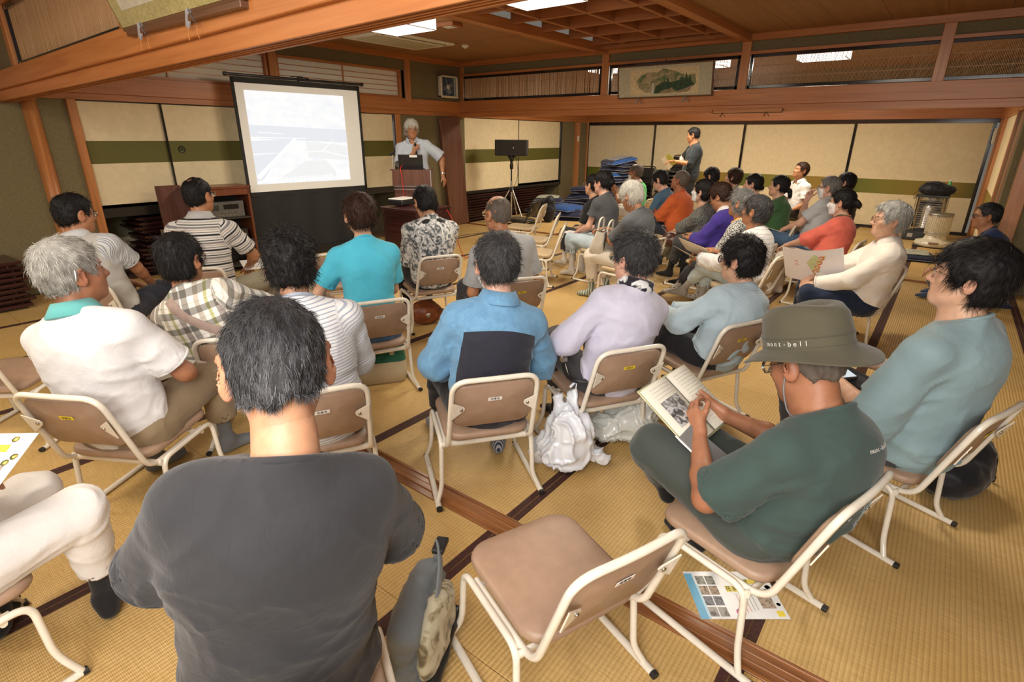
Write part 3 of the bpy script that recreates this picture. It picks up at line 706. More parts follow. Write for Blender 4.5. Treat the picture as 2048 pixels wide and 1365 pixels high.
def fabric(name, col, pat=None, rough=.85, weave=500, bump=.25, **kw):
    """woven cloth; pat: list describing a pattern driven by the cloth coordinates (x across, y along the body or sleeve)"""
    if name in MATS: return MATS[name]
    m, nt, b = nodes_of(name)
    tc = N(nt, 'ShaderNodeTexCoord'); nz = N(nt, 'ShaderNodeTexNoise'); nz.inputs['Scale'].default_value = 9; nz.inputs['Detail'].default_value = 5
    nt.links.new(tc.outputs['Object'], nz.inputs['Vector'])
    base = ramp(nt, [(.25, [c*.88 for c in col]), (.75, [min(1, c*1.08) for c in col])]); nt.links.new(nz.outputs['Fac'], base.inputs[0]); out = base.outputs[0]
    at = N(nt, 'ShaderNodeAttribute', attribute_name='cl'); sp = N(nt, 'ShaderNodeSeparateXYZ'); nt.links.new(at.outputs['Vector'], sp.inputs[0])
    def stripes(axis, period, stops):
        mu = N(nt, 'ShaderNodeMath', operation='MULTIPLY'); mu.inputs[1].default_value = 1/period; nt.links.new(sp.outputs[axis], mu.inputs[0])
        fr = N(nt, 'ShaderNodeMath', operation='FRACT'); nt.links.new(mu.outputs[0], fr.inputs[0]); rp = ramp(nt, stops, 'CONSTANT'); nt.links.new(fr.outputs[0], rp.inputs[0]); return rp.outputs[0]
    for p in (pat or []):
        if p[0] == 'stripe':
            c = stripes(p[1], p[2], p[3]); mx = N(nt, 'ShaderNodeMixRGB', blend_type='MULTIPLY'); mx.inputs[0].default_value = 1; nt.links.new(out, mx.inputs[1]); nt.links.new(c, mx.inputs[2]); out = mx.outputs[0]
        elif p[0] == 'panel':
            rgb = N(nt, 'ShaderNodeRGB'); rgb.outputs[0].default_value = (*p[1], 1); c2 = rgb.outputs[0]
            if len(p) > 2:
                c = stripes(*p[2]); mx = N(nt, 'ShaderNodeMixRGB', blend_type='MULTIPLY'); mx.inputs[0].default_value = 1; nt.links.new(c2, mx.inputs[1]); nt.links.new(c, mx.inputs[2]); c2 = mx.outputs[0]
            pa = N(nt, 'ShaderNodeAttribute', attribute_name='pm'); st = N(nt, 'ShaderNodeMath', operation='GREATER_THAN'); st.inputs[1].default_value = 0; nt.links.new(pa.outputs['Fac'], st.inputs[0])
            mx = N(nt, 'ShaderNodeMixRGB'); nt.links.new(st.outputs[0], mx.inputs[0]); nt.links.new(out, mx.inputs[1]); nt.links.new(c2, mx.inputs[2]); out = mx.outputs[0]
        elif p[0] == 'blot':
            n2 = N(nt, 'ShaderNodeTexNoise'); n2.inputs['Scale'].default_value = p[1]; n2.inputs['Detail'].default_value = 6; n2.inputs['Distortion'].default_value = p[3] if len(p) > 3 else 1
            nt.links.new(tc.outputs['Object'], n2.inputs['Vector']); rp = ramp(nt, p[2], 'LINEAR'); nt.links.new(n2.outputs['Fac'], rp.inputs[0])
            mx = N(nt, 'ShaderNodeMixRGB', blend_type='MULTIPLY'); mx.inputs[0].default_value = 1; nt.links.new(out, mx.inputs[1]); nt.links.new(rp.outputs[0], mx.inputs[2]); out = mx.outputs[0]
        elif p[0] == 'spots':
            vo = N(nt, 'ShaderNodeTexVoronoi'); vo.inputs['Scale'].default_value = p[1]; nt.links.new(tc.outputs['Object'], vo.inputs['Vector']); rp = ramp(nt, p[2], 'CONSTANT'); nt.links.new(vo.outputs['Distance'], rp.inputs[0])
            mx = N(nt, 'ShaderNodeMixRGB', blend_type='MULTIPLY'); mx.inputs[0].default_value = 1; nt.links.new(out, mx.inputs[1]); nt.links.new(rp.outputs[0], mx.inputs[2]); out = mx.outputs[0]
    nt.links.new(out, b.inputs['Base Color']); b.inputs['Roughness'].default_value = rough; b.inputs['Specular IOR Level'].default_value = .25
    b.inputs['Sheen Weight'].default_value = kw.get('sheen', .15)
    n3 = N(nt, 'ShaderNodeTexNoise'); n3.inputs['Scale'].default_value = weave; nt.links.new(tc.outputs['Object'], n3.inputs['Vector'])
    n4 = N(nt, 'ShaderNodeTexNoise'); n4.inputs['Scale'].default_value = 26; n4.inputs['Detail'].default_value = 3; n4.inputs['Distortion'].default_value = 1.2; nt.links.new(tc.outputs['Object'], n4.inputs['Vector'])
    b1 = N(nt, 'ShaderNodeBump'); b1.inputs['Strength'].default_value = bump; b1.inputs['Distance'].default_value = .0012; nt.links.new(n3.outputs['Fac'], b1.inputs['Height'])
    b2 = N(nt, 'ShaderNodeBump'); b2.inputs['Strength'].default_value = .35; b2.inputs['Distance'].default_value = .006; nt.links.new(n4.outputs['Fac'], b2.inputs['Height']); nt.links.new(b1.outputs[0], b2.inputs['Normal'])
    nt.links.new(b2.outputs[0], b.inputs['Normal'])
    MATS[name] = m; return m
def ik(a, t, l1, l2, pole):
    a = np.asarray(a, float); t = np.asarray(t, float); d = t-a; L = np.linalg.norm(d); mx = (l1+l2)*.995
    if L > mx: t = a+d*(mx/L); d = t-a; L = mx
    L = max(L, abs(l1-l2)+.01); u = unit(d); x = (l1*l1-l2*l2+L*L)/(2*L); h = math.sqrt(max(l1*l1-x*x, 0)); p = np.asarray(pole, float); p = unit(p-u*(p@u)); return a+u*x+p*h, t
def head_basis(yaw, pitch, roll):
    return rot_axis((0, 0, 1), R(yaw)) @ rot_axis((1, 0, 0), R(pitch)) @ rot_axis((0, 1, 0), R(roll))
ZC = {  # hairline height (z) against y (front +) in head space
 'short': ([-.11, -.05, -.022, -.012, .012, .03, .048, .06, .075, .1], [-.062, -.058, -.045, .012, .018, -.004, .012, .055, .078, .085]),
 'crew': ([-.11, -.05, -.03, -.012, .01, .03, .045, .058, .07, .1], [-.045, -.04, -.02, .018, .024, .012, .03, .062, .082, .09]),
 'longish': ([-.11, -.05, -.03, -.012, .012, .03, .048, .06, .075, .12], [-.085, -.085, -.075, -.012, -.012, -.02, -.005, .03, .05, .05]),
 'bob': ([-.12, -.05, -.02, .0, .02, .035, .055, .07, .085, .12], [-.095, -.095, -.09, -.085, -.07, -.045, .0, .035, .055, .055]),
 'up': ([-.11, -.05, -.025, -.012, .012, .03, .048, .06, .078, .12], [-.05, -.045, -.03, .015, .012, .0, .02, .055, .07, .07]),
 'fringe': ([-.11, -.05, -.025, -.012, .012, .03, .048, .06, .078, .13], [-.07, -.065, -.05, .0, -.005, -.03, -.015, .0, .012, .012])}
def build_person(name, label, x, y, th, **p):
    g = lambda k, d=None: p.get(k, d)
    s = g('s', .96); fem = g('fem', False); q = g('q', 2); group = g('group')
    hb, hc, hh, hhd = {0: (.026, .0155, .008, .0085), 1: (.026, .0135, .0075, .0072), 2: (.024, .0115, .0062, .0060), 3: (.020, .0088, .0048, .0050), 4: (.018, .0072, .0043, .0044)}[q]
    root = thing(name, label, 'person', (x, y, g('z0', 0)), R(th), group)
    skin = skin_mat('skin_'+g('skin', 'mid'), SKIN[g('skin', 'mid')])
    hipz = g('hip', .412); lean, slump, side, tw = R(g('lean', -6)), R(g('slump', 12)), R(g('side', 0)), R(g('twist', 0))
    P0 = vec(0, g('hy', -.055), hipz)
    def frame(pitch, sd, t):  # columns: lateral(right), forward, up
        M = rot_axis((0, 0, 1), t) @ rot_axis((0, 1, 0), sd) @ rot_axis((1, 0, 0), -pitch); return M
    Rh = head_basis(*g('head', (0, 0, 0))); fo = g('fo', .0); hs = g('hs', .97 if fem else 1.0)
    def spine(ln, sd, ts):
        A0, A1, A2 = frame(ln, sd*.3, tw*.2), frame(ln+slump*.45, sd*.7, tw*.6), frame(ln+slump, sd, tw)
        p1 = P0+A0[:, 2]*.16*s*ts; p2 = p1+A1[:, 2]*.17*s*ts; c7 = p2+A2[:, 2]*.165*s*ts
        nd_ = unit(A2[:, 2]*.7+Rh[:, 2]*.5+A2[:, 1]*(.25+fo)); nb = c7+nd_*.055*s; return A0, A1, A2, p1, p2, c7, nd_, nb, nb+nd_*.02+Rh @ vec(0, .022, .085)*hs
    ts = 1.0
    if g('headat') is not None:   # lean, side bend and trunk length that bring the head to its place
        hx, hy_, hz_ = g('headat'); c_, s_ = math.cos(R(th)), math.sin(R(th)); tg = vec((hx-x)*c_+(hy_-y)*s_, -(hx-x)*s_+(hy_-y)*c_, hz_-g('z0', 0)); v = vec(lean, side, ts)
        for _ in range(14):
            e = spine(*v)[8]-tg; J = np.stack([(spine(*(v+d))[8]-tg-e)/1e-4 for d in np.eye(3)*1e-4], 1)
            v = v-np.linalg.solve(J.T@J+np.eye(3)*1e-5, J.T@e)*.8; v = np.clip(v, (-.6, -.7, .70), (1.3, .7, 1.25))
        lean, side, ts = v
    F0, F1, F2, P1, P2, C7, nd, NB, Hc = spine(lean, side, ts)
    sw = g('sw', .160 if fem else .180)*s; fat = g('fat', 1.0)*(.94 if fem else 1.0)
    SH = {}
    for k, sg in (('L', -1), ('R', 1)): SH[k] = C7-F2[:, 2]*g('drop', .074)*s+F2[:, 0]*sg*sw+F2[:, 1]*.016
    # arms
    arms = {}
    for k, sg in (('L', -1), ('R', 1)):
        W = vec(*g('arm'+k, (sg*.13, .20, .50)))
        pole = vec(*g('pole'+k, (sg*.42, -.45, -.8)))
        E, W = ik(SH[k], W, .272*s, .245*s, pole); arms[k] = (E, W)
    # legs
    legs = {}
    for k, sg in (('L', -1), ('R', 1)):
        H_ = P0+vec(sg*.085*s, .0, -.005)
        A = vec(*g('leg'+k, (sg*.10, .32, .075))); pole = vec(*g('kp'+k, (sg*.15, .6, 1)))
        K, A = ik(H_, A, g('thigh', .40)*s, g('shank', .385)*s, pole); legs[k] = (H_, K, A)
    a = g('thin', 1.0)*(.88 if fem else 1)*s
    # ---------------- skin: torso core + neck + head + arms as pieces of one mesh
    parts = []; tones = []
    lo = np.min([P0, C7, SH['L'], SH['R'], P2], 0)-.2; hi = np.max([P0, C7, SH['L'], SH['R'], P2], 0)+.2
    f = Field(lo, hi, hb)
    f.ell(P0+vec(0, 0, .02), (.145*s, .10*s, .09*s), F0, .05).ell(P1, (.125*s, .09*s, .13*s), F0, .05).ell(P2, (.14*s, .095*s, .14*s), F1, .05)
    f.cone(SH['L'], SH['R'], .045*s, .045*s, .05).cone(C7, NB, .06*s, .055*s, .04)
    parts.append(f.mesh())
    # head & neck
    f = Field(np.minimum(Hc, C7)-.16, np.maximum(Hc, C7)+.16, hhd)
    Lh = lambda x_, y_, z_: Hc+Rh @ (vec(x_, y_, z_)*hs)
    jaw = g('jaw', 1.0); fem_j = .92 if fem else 1.0
    def facef(f, e=0.0, nose=True):
        f.ell(Lh(0, -.012, .035), (.076*hs+e, .096*hs+e, .087*hs+e), Rh, .02)
        f.ell(Lh(0, .030, -.028), (.061*hs*fem_j+e, .060*hs+e, .078*hs+e), Rh, .02)
        f.cone(Lh(-.038*fem_j*jaw, .015, -.058), Lh(-.012, .066, -.088), .026*hs+e, .021*hs+e, .03); f.cone(Lh(.038*fem_j*jaw, .015, -.058), Lh(.012, .066, -.088), .026*hs+e, .021*hs+e, .03)
        f.ell(Lh(0, .052, -.045), (.034*hs+e, .042*hs+e, .036*hs+e), Rh, .025)
        for sg in (-1, 1): f.ell(Lh(sg*.036, .058, -.018), (.024*hs+e, .02*hs+e, .022*hs+e), Rh, .025)
        if nose:
            f.cone(Lh(0, .084, .012), Lh(0, .108, -.026), .0075+e, .0115+e, .012)
            for sg in (-1, 1): f.ell(Lh(sg*.0125, .094, -.030), (.0095+e, .011+e, .0085+e), Rh, .008)
        return f
    facef(f)
    for sg in (-1, 1):
        f.cone(Lh(sg*.012, .084, .028), Lh(sg*.048, .066, .026), .009, .008, .016)     # brow ridge
        f.ell(Lh(sg*.031, .090, .006), (.017, .012, .011), Rh, .012, 'cut')               # socket
        f.ell(Lh(sg*.031, .0745, .006), (.0145, .0125, .0115), Rh, .006)                   # lids
        # ear: rim and lobe with a hollow
        ea = g('ear', 1.12); ex = .083+.010*(ea-1); Re_ = Rh @ rot_axis((0, 0, 1), -sg*(.45+.25*(ea-1)))
        f.ell(Lh(sg*ex, -.012, -.002), (.0085*hs, .021*hs*ea, .033*hs*ea), Re_, .006)
        f.ell(Lh(sg*(ex+.009), -.003, .003), (.0065, .011*ea, .018*ea), Re_, .004, 'cut')
        f.ell(Lh(sg*(ex-.004), .000, -.027*ea), (.006, .009, .010), Rh, .005)
    f.cone(Lh(-.020, .0835, -.056), Lh(.020, .0835, -.056), .0062, .0062, .010); f.cone(Lh(-.017, .084, -.067), Lh(.017, .084, -.067), .0068, .0068, .008)   # lips
    f.cone(Lh(-.022, .094, -.0615), Lh(.022, .094, -.0615), .0028, .0028, .004, mode='cut')
    nr = .051*s*(.86 if fem else 1)*g('neck', 1)
    f.cone(C7-F2[:, 2]*.02+F2[:, 1]*.01, Lh(0, -.022, -.045), nr*1.12, nr, .025).cone(C7+F2[:, 1]*.05-F2[:, 2]*.045, Lh(0, .012, -.055), nr*.8, nr*.72, .03)
    hv, hq = f.mesh(); hv = smooth_mesh(hv, hq, 1, .35); parts.append((hv, hq))
    # arms with hands (five fingers)
    handinfo = {}
    for k, sg in (('L', -1), ('R', 1)):
        if g('no'+k): continue
        E, W = arms[k]; fd = unit(W-E); hp = g('hand'+k, {})
        hd = unit(vec(*hp['dir'])) if 'dir' in hp else unit(fd+vec(0, 0, -.25)); bn = vec(*hp.get('back', (0, .2, 1))); bn = unit(bn-hd*(bn@hd)); lat = np.cross(hd, bn)*(1 if sg > 0 else -1)   # lat points to little finger
        cu = R(hp.get('curl', 28)); sc = s*(.93 if fem else 1.0)
        def armf(f):
            f.cone(SH[k], E, .046*a, .039*a, .02); f.cone(E, E+(W-E)*.35, .038*a, .040*a, .02); f.cone(E+(W-E)*.35, W, .039*a, .0255*a, .015, bn, 1.15); return f
        pts = [SH[k], E, W]; Wm = E+(W-E)*.66; Wn = E+(W-E)*.60
        f = armf(Field(np.min(pts, 0)-.08, np.max(pts, 0)+.08, hc*.9)); f.plane(Wm, W-E, box=(W-.12, W+.12) if False else None); parts.append(f.mesh())
        pts = [Wn, W, W+hd*.2*s]; f = armf(Field(np.min(pts, 0)-.07, np.max(pts, 0)+.07, hh)); f.plane(Wn, E-W)
        kn = [W+hd*(.088-abs(i-1.3)*.004)*sc+lat*(i-1.5)*.0195*sc+bn*.002 for i in range(4)]
        for i in range(4): f.cone(W+lat*(i-1.5)*.009*sc, kn[i], .0155*sc, .0125*sc, .012, bn, 1.25)
        wr_ = W+hd*.01
        f.cone(wr_-lat*.016*sc-bn*.004, W+hd*.055*sc-lat*.03*sc-bn*.006, .016*sc, .0145*sc, .014)
        tips = []
        for i in range(4):
            L = (.040, .046, .043, .034)[i]*sc; d = hd+lat*(i-1.5)*hp.get('spread', .05); d = unit(d); b0 = kn[i]; r0 = (.0088, .0090, .0086, .0078)[i]*sc; c_ = cu*(.7+.18*i)
            for jn, (fl_, rr) in enumerate(((1, 1), (.62, .92), (.5, .84))):
                ax = unit(np.cross(d, -bn)); d = rot_axis(ax, c_*(.8, 1.1, .8)[jn]) @ d; b1 = b0+d*L*fl_; f.cone(b0, b1, r0*rr, r0*rr*.93, .004); b0 = b1
            tips.append(b0)
        td = unit(hd*.75-lat*.75-bn*hp.get('opp', .3)); t0 = W+hd*.045*sc-lat*.028*sc-bn*.004; t1 = t0+td*.036*sc; td2 = unit(td+hd*.45-bn*.1); t2 = t1+td2*.03*sc
        f.cone(t0, t1, .0125*sc, .0102*sc, .008).cone(t1, t2, .0102*sc, .0088*sc, .004)
        av, aq = f.mesh(); parts.append((av, aq)); handinfo[k] = dict(W=W, hd=hd, bn=bn, lat=lat, palm=W+hd*.06*sc-bn*.018, tips=tips)
    bare = g('bare', False)
    if bare:
        pts = [legs[k][i] for k in 'LR' for i in range(3)]; f = Field(np.min(pts, 0)-.12, np.max(pts, 0)+.12, hc)
        for k in 'LR': H_, K, A = legs[k]; f.cone(H_, K, .078*s, .052*s, .02).cone(K, K+(A-K)*.3, .05*s, .052*s, .02).cone(K+(A-K)*.3, A, .052*s, .032*s, .02)
        parts.append(f.mesh())
    V, Q = join_np(parts)
    hl = (V-Hc) @ Rh/hs; tone = np.zeros(len(V))
    tone += np.exp(-((hl[:, 0]/.021)**2+((hl[:, 1]-.087)/.014)**2+((hl[:, 2]+.0615)/.0095)**2)**2)*(.75 if fem else .45)
    tone += .22*np.exp(-(((hl[:, 0])/.02)**2+((hl[:, 1]-.10)/.03)**2+((hl[:, 2]+.025)/.02)**2)) + .25*(np.abs(hl[:, 0]) > .078)*(np.abs(hl[:, 2]) < .05)*(np.abs(hl[:, 1]) < .05)
    body = np_mesh('body', V, Q, skin, root, {'tone': np.clip(tone, 0, 1)})
    # ---------------- shirt
    mshirt = g('shirt'); loose = g('loose', .014)
    def seg(P, A, B):
        ba = B-A; t = np.clip(((P-A)@ba)/(ba@ba), 0, 1); return np.linalg.norm(P-A-t[:, None]*ba, axis=1), t
    def cloth_attr(V, kind):
        d0, t0 = seg(V, P0, C7); up = unit(C7-P0); X = (V-P0)@F1[:, 0]; Y = (V-P0)@up
        if kind == 'top':
            for k in 'LR':
                E, W = arms[k]; d1, t1 = seg(V, SH[k], E); d2, t2 = seg(V, E, W); ax = unit(E-SH[k]); ax2 = unit(W-E)
                lt = np.abs((V-SH[k])@F2[:, 0]); m1 = (d1 < d0*.62) & (d1 <= d2); m2 = (d2 < d0*.62) & (d2 < d1)
                sx = np.cross(ax, F2[:, 2]); Y = np.where(m1, .42-(V-SH[k])@ax, Y); Y = np.where(m2, .42-.27*s-(V-E)@ax2, Y)
                sx2 = unit(np.cross(ax, vec(0, 1, .2))); X = np.where(m1 | m2, (V-SH[k])@sx2+.02, X)
        else:
            for k in 'LR':
                H_, K, A = legs[k]; d1, t1 = seg(V, H_, K); d2, t2 = seg(V, K, A); Y = np.where(d1 < d2, -t1*.4, -.4-t2*.38)
        return np.stack([X, Y, (V-P0)@F1[:, 1]], 1)
    def wrinkle(V, Q, amp, cfg):
        n = vnormals(V, Q); c = cloth_attr(V, cfg); w = np.zeros(len(V))
        u = V*vec(5, 5, 11)+vec(x*3, y*3, 1); wob = noise3(V*7+3)*2.2
        r1 = 1-np.abs(2*noise3(u+np.stack([wob, wob*.6, wob*.5], 1))-1); r2 = 1-np.abs(2*noise3(V*vec(9, 9, 20)+17+wob[:, None])-1)
        dg = (V[:, 2]+np.abs(V[:, 0])*.8)*vec(1)[0]; r3 = 1-np.abs(2*noise3(np.stack([V[:, 0]*4, V[:, 1]*4, dg*16], 1)+wob[:, None]*.8)-1)
        foc = np.zeros(len(V))+.35
        if cfg == 'top':
            for k in 'LR':
                dA = np.linalg.norm(V-(SH[k]-F2[:, 2]*.08-F2[:, 0]*(.03 if k == 'R' else -.03)), axis=1); foc += 1.0*np.exp(-(dA/.10)**2)
                dE = np.linalg.norm(V-arms[k][0], axis=1); foc += .8*np.exp(-(dE/.09)**2)
            foc += 1.1*np.exp(-((V[:, 2]-P0[2]-.05)/.09)**2)
        else:
            for k in 'LR':
                foc += .9*np.exp(-(np.linalg.norm(V-legs[k][1], axis=1)/.10)**2)+.9*np.exp(-(np.linalg.norm(V-legs[k][0], axis=1)/.13)**2)+.7*np.exp(-(np.linalg.norm(V-legs[k][2], axis=1)/.12)**2)
        w = (r1**2*.9+r3**2.5*.9+r2**2*.35-.75)*amp*foc
        return V+n*w[:, None]
    sl = g('sleeve', 'short'); slen = {'short': .70, 'long': 2.0, 'elbow': 1.12, 'cap': .45, 'none': 0}[sl] if isinstance(sl, str) else sl
    if mshirt:
        e = loose; pts = [P0-vec(0, 0, .02), C7]+[SH[k] for k in 'LR']+([arms[k][0] for k in 'LR'] if slen else [])+([arms[k][1] for k in 'LR'] if slen > 1 else [])
        f = Field(np.min(pts, 0)-.2, np.max(pts, 0)+.2, hc)
        bl = g('belly', 1.0)
        hem = P0-F0[:, 2]*g('hem', .05)
        f.ell(P0+F0[:, 2]*.01, (.158*s*fat+e, .118*s*fat+e, .12*s+e), F0, .06); f.ell(P1+F0[:, 1]*.012*bl, (.150*s*fat+e, .108*s*fat*bl+e, .16*s), F0, .08)
        f.ell(P2, (.157*s*fat+e, .106*s*fat+e, .165*s), F1, .08)
        if fem: f.cone(P2+F1[:, 1]*.065*s-F1[:, 0]*.06*s, P2+F1[:, 1]*.065*s+F1[:, 0]*.06*s, .048*s+e*.5, .048*s+e*.5, .05)
        f.ell(P2+F2[:, 2]*.06*s-F2[:, 1]*.012, (.135*s+e, .082*s+e*.7, .10*s), F2, .06)
        f.cone(SH['L'], SH['R'], .050*s+e*.5, .050*s+e*.5, .06)
        for sg in (-1, 1): f.cone(SH['L' if sg < 0 else 'R']-F2[:, 0]*sg*.01, C7-F2[:, 2]*.004*s+F2[:, 0]*sg*.045*s, .046*s+e*.4, .036*s+e*.3, .045)
        f.cone(C7-F2[:, 2]*.03, C7+unit(F2[:, 2]+nd*.4)*.05, nr+.030, nr+.014, .03)
        f.plane(hem, -F0[:, 2])
        if slen:
            for k, sg in (('L', -1), ('R', 1)):
                E, W = arms[k]; S0 = SH[k]; aa = a if not g('thick') else a*g('thick'); tl = min(slen, 1.0); T = S0+(E-S0)*tl
                gg = Field(np.minimum(np.minimum(S0, E), W)-.14, np.maximum(np.maximum(S0, E), W)+.14, hc); gg.lo = f.lo+np.round((gg.lo-f.lo)/hc)*hc
                gg.ax = [(gg.lo[i]+hc*np.arange(gg.n[i])).astype(F4) for i in range(3)]
                fl = e+(.012 if slen <= 1.2 else .004)
                gg.cone(S0, T, .050*aa+e*.6, .045*aa+fl, .02)
                if slen > 1:
                    t2 = min(slen-1, 1)*.96; W2 = E+(W-E)*t2; gg.cone(E, W2, .044*aa+fl, (.030 if slen > 1.8 else .042)*aa+fl, .02); endp, ax = W2, unit(W-E)
                else: endp, ax = T, unit(E-S0)
                gg.plane(endp, ax, box=(endp-.085, endp+.085))
                ra = (.045 if slen <= 1.2 else .032)*aa+fl
                gg.cone(endp-ax*(.022 if slen <= .95 or slen > 1.3 else .002), endp+ax*.06, ra-max(.0105, hc*1.5), ra-max(.0105, hc*1.5), .005, mode='cut')
                v1 = unit(np.cross(ax, vec(0.3, 1, .2))); v2 = np.cross(ax, v1)
                MB().tube([endp-ax*.006+(v1*math.cos(t)+v2*math.sin(t))*(ra-.002) for t in [2*PI*i/26 for i in range(27)]], .0055, 8, cap=False).build('sleeve_hem', mshirt, root)
                # merge the sleeve field
                o = np.round((gg.lo-f.lo)/hc).astype(int); a0 = np.maximum(o, 0); b0 = np.minimum(o+gg.n, f.n)
                if (b0 > a0).all():
                    slf = tuple(slice(a0[i], b0[i]) for i in range(3)); slg = tuple(slice(a0[i]-o[i], b0[i]-o[i]) for i in range(3))
                    c_, d_ = f.d[slf], gg.d[slg]; kk = .022; hh_ = np.maximum(kk-np.abs(c_-d_), 0)/kk; f.d[slf] = np.minimum(c_, d_)-hh_*hh_*kk*.25
        # neck opening: a slanting circle around the neck
        nax = unit(F2[:, 2]+F2[:, 1]*g('nslant', .42)); npt = C7+F2[:, 2]*g('neckh', .030)*s
        f.plane(npt, nax, box=(C7-.125, C7+.125)); no = g('neckopen', .010)
        f.cone(C7-F2[:, 2]*.06+F2[:, 1]*.010, NB+nd*.07, nr*1.08+no*.6, nr*1.08+no*.6, .004, mode='cut')
        ring = []
        for i in range(33):
            t = 2*PI*i/32; d_ = F2[:, 0]*math.cos(t)+F2[:, 1]*math.sin(t)*1.04; v = C7+F2[:, 1]*.008+d_*(nr*1.08+no*.6+.006); v = v+F2[:, 2]*(((npt-v)@nax)/(F2[:, 2]@nax)-.004); ring.append(v)
        if not g('collar'): MB().tube(ring, .0075, 8, cap=False, flat=1.0).build('neckband', mshirt, root)
        V, Q = f.mesh(); V = smooth_mesh(V, Q, 4, .5); V = wrinkle(V, Q, g('wr', .010), 'top'); cl = cloth_attr(V, 'top')
        at_ = {'cl': cl}
        if g('panel'):   # signed field: where it is positive the second cloth of the garment shows
            L_ = (V-P2)@np.stack([F2[:, 0], F2[:, 1], F2[:, 2]], 1); dS = np.minimum(seg(V, SH['L'], arms['L'][0])[0], seg(V, SH['R'], arms['R'][0])[0]); at_['pm'] = g('panel')(L_, cl, dS)
        sh = np_mesh('shirt', V, Q, mshirt, root, at_)
        if g('collar'):
            cm = g('collar'); q_ = MB(); rows = []; n_ = 28; ch = g('collarh', .034)
            for (rr, hz) in ((nr+.014, -.004), (nr+.013, .006+ch), (nr+.019, .010+ch), (nr+.032, ch*.62), (nr+.047, -.004), (nr+.043, -.010), (nr+.022, ch*.4)):
                row = []
                for i in range(n_+1):
                    t = R(-90-150+300*i/n_); dz = -.03*max(0, math.sin(t))
                    v = C7+F2[:, 1]*.010+(F2[:, 0]*math.cos(t)+F2[:, 1]*math.sin(t)*1.05)*rr+unit(F2[:, 2]+nd*.5)*(hz+dz+.016)
                    row.append(v)
                rows.append(row)
            q_.grid(rows).build('collar', cm, root)
    # ---------------- trousers
    mp = g('pants')
    if mp:
        lz = g('ploose', .012); cuf = g('cuff', .13); pts = [P0]+[legs[k][i] for k in 'LR' for i in (1, 2)]
        f = Field(np.min(pts, 0)-.17, np.max(pts, 0)+.17, hc)
        f.ell(P0+F0[:, 2]*.0-vec(0, 0, .0), (.150*s*fat+lz, .112*s*fat+lz, .098*s+lz), F0, .06)
        for k in 'LR':
            H_, K, A = legs[k]; f.cone(H_, K, .083*s+lz, .056*s+lz, .05)
        for k in 'LR':
            H_, K, A = legs[k]; ax = unit(A-K); L = np.linalg.norm(A-K); Ce = A-ax*cuf*s; wd = g('flare', 0)
            kk = .012
            f.cone(K, Ce, .056*s+lz, .040*s+lz+wd, kk); 
            f.plane(Ce, ax, box=(Ce-.075-wd, Ce+.075+wd)) if not g('nocut') else None
            f.cone(Ce-ax*.03, Ce+ax*.08, .0305*s+lz+wd, .0305*s+lz+wd, .004, mode='cut')
        f.plane(P0+F0[:, 2]*.11, F0[:, 2])
        V, Q = f.mesh(); V = smooth_mesh(V, Q, 2, .5); V = wrinkle(V, Q, g('wrp', .013), 'leg'); np_mesh('trousers', V, Q, mp, root, {'cl': cloth_attr(V, 'leg')})
    # ---------------- feet in socks
    ms = g('sock')
    if ms:
        for k, sg in (('L', -1), ('R', 1)):
            H_, K, A = legs[k]; ax = unit(A-K); ff = vec(*g('foot'+k, (sg*.2, 1, 0))); fu = g('fu'+k); fu = unit(vec(*fu)) if fu else vec(0, 0, 1)
            ff = unit(ff-fu*(ff@fu)*(1 if g('foot'+k) is None or True else 0)); lt = np.cross(ff, fu); sz = s*(.92 if fem else 1)
            f = Field(A-.24, A+.24, max(hh*1.35, .0065))
            f.cone(A-ax*(g('cuff', .13)*s+.03), A, .034*s, .031*s, .02).cone(A, A-ff*.022*sz-fu*.042*sz, .033*sz, .029*sz, .025)
            B = A+ff*.10*sz-fu*.050*sz
            f.cone(A-fu*.012, B, .030*sz, .022*sz, .03); f.cone(A-fu*.045*sz, B-lt*.016*sz, .024*sz, .020*sz, .02); f.cone(A-fu*.048*sz, B+lt*.016*sz, .022*sz, .019*sz, .02)
            f.cone(B-lt*.018*sz, B+ff*.052*sz-lt*.014*sz-fu*.006*sz, .020*sz, .0165*sz, .015); f.cone(B+lt*.016*sz, B+ff*.038*sz+lt*.014*sz-fu*.006*sz, .018*sz, .015*sz, .015)
            V, Q = f.mesh(); V = smooth_mesh(V, Q, 2, .5)
            d_ = (V-A)@ff; o = np_mesh('sock', V, Q, ms, root, {'cl': np.stack([(V-A)@lt, d_, (V-A)@fu], 1)})
    # ---------------- hair
    hst = g('hair', ('short', 'black', .012))
    if hst:
        style, colr, t = hst[:3]; opt = hst[3] if len(hst) > 3 else {}
        gh = Field(vec(-.17, -.22, -.20), vec(.17, .17, .21), {0: .008, 1: .0072, 2: .0064, 3: .0056, 4: .0045}[q])
        gh.ell((0, -.012, .036), (.0755+t, .0965+t, .087+t), None, .015); gh.ell((0, -.040, -.015), (.062+t*.8, .060+t*.8, .062), None, .02)
        if style in ('bob', 'longish', 'fringe'): gh.ell((0, -.02, -.03), (.078+t*.6, .078+t*.5, .058), None, .02)
        for bb in opt.get('add', []): gh.ell(bb[:3], bb[3:6], None, .012)
        X, Y, Z = gh.ax[0][:, None, None], gh.ax[1][None, :, None], gh.ax[2][None, None, :]
        zc = np.interp(gh.ax[1], *ZC[style]).astype(F4)[None, :, None]
        cutn = F4(.010)*np.sin(X*90)*np.cos(Y*70)
        gh.d = np.maximum(gh.d, (zc+cutn-Z)*F4(.8)) if not opt.get('add') else np.where(Y+0*X+0*Z < -.075, gh.d, np.maximum(gh.d, (zc+cutn-Z)*F4(.8)))
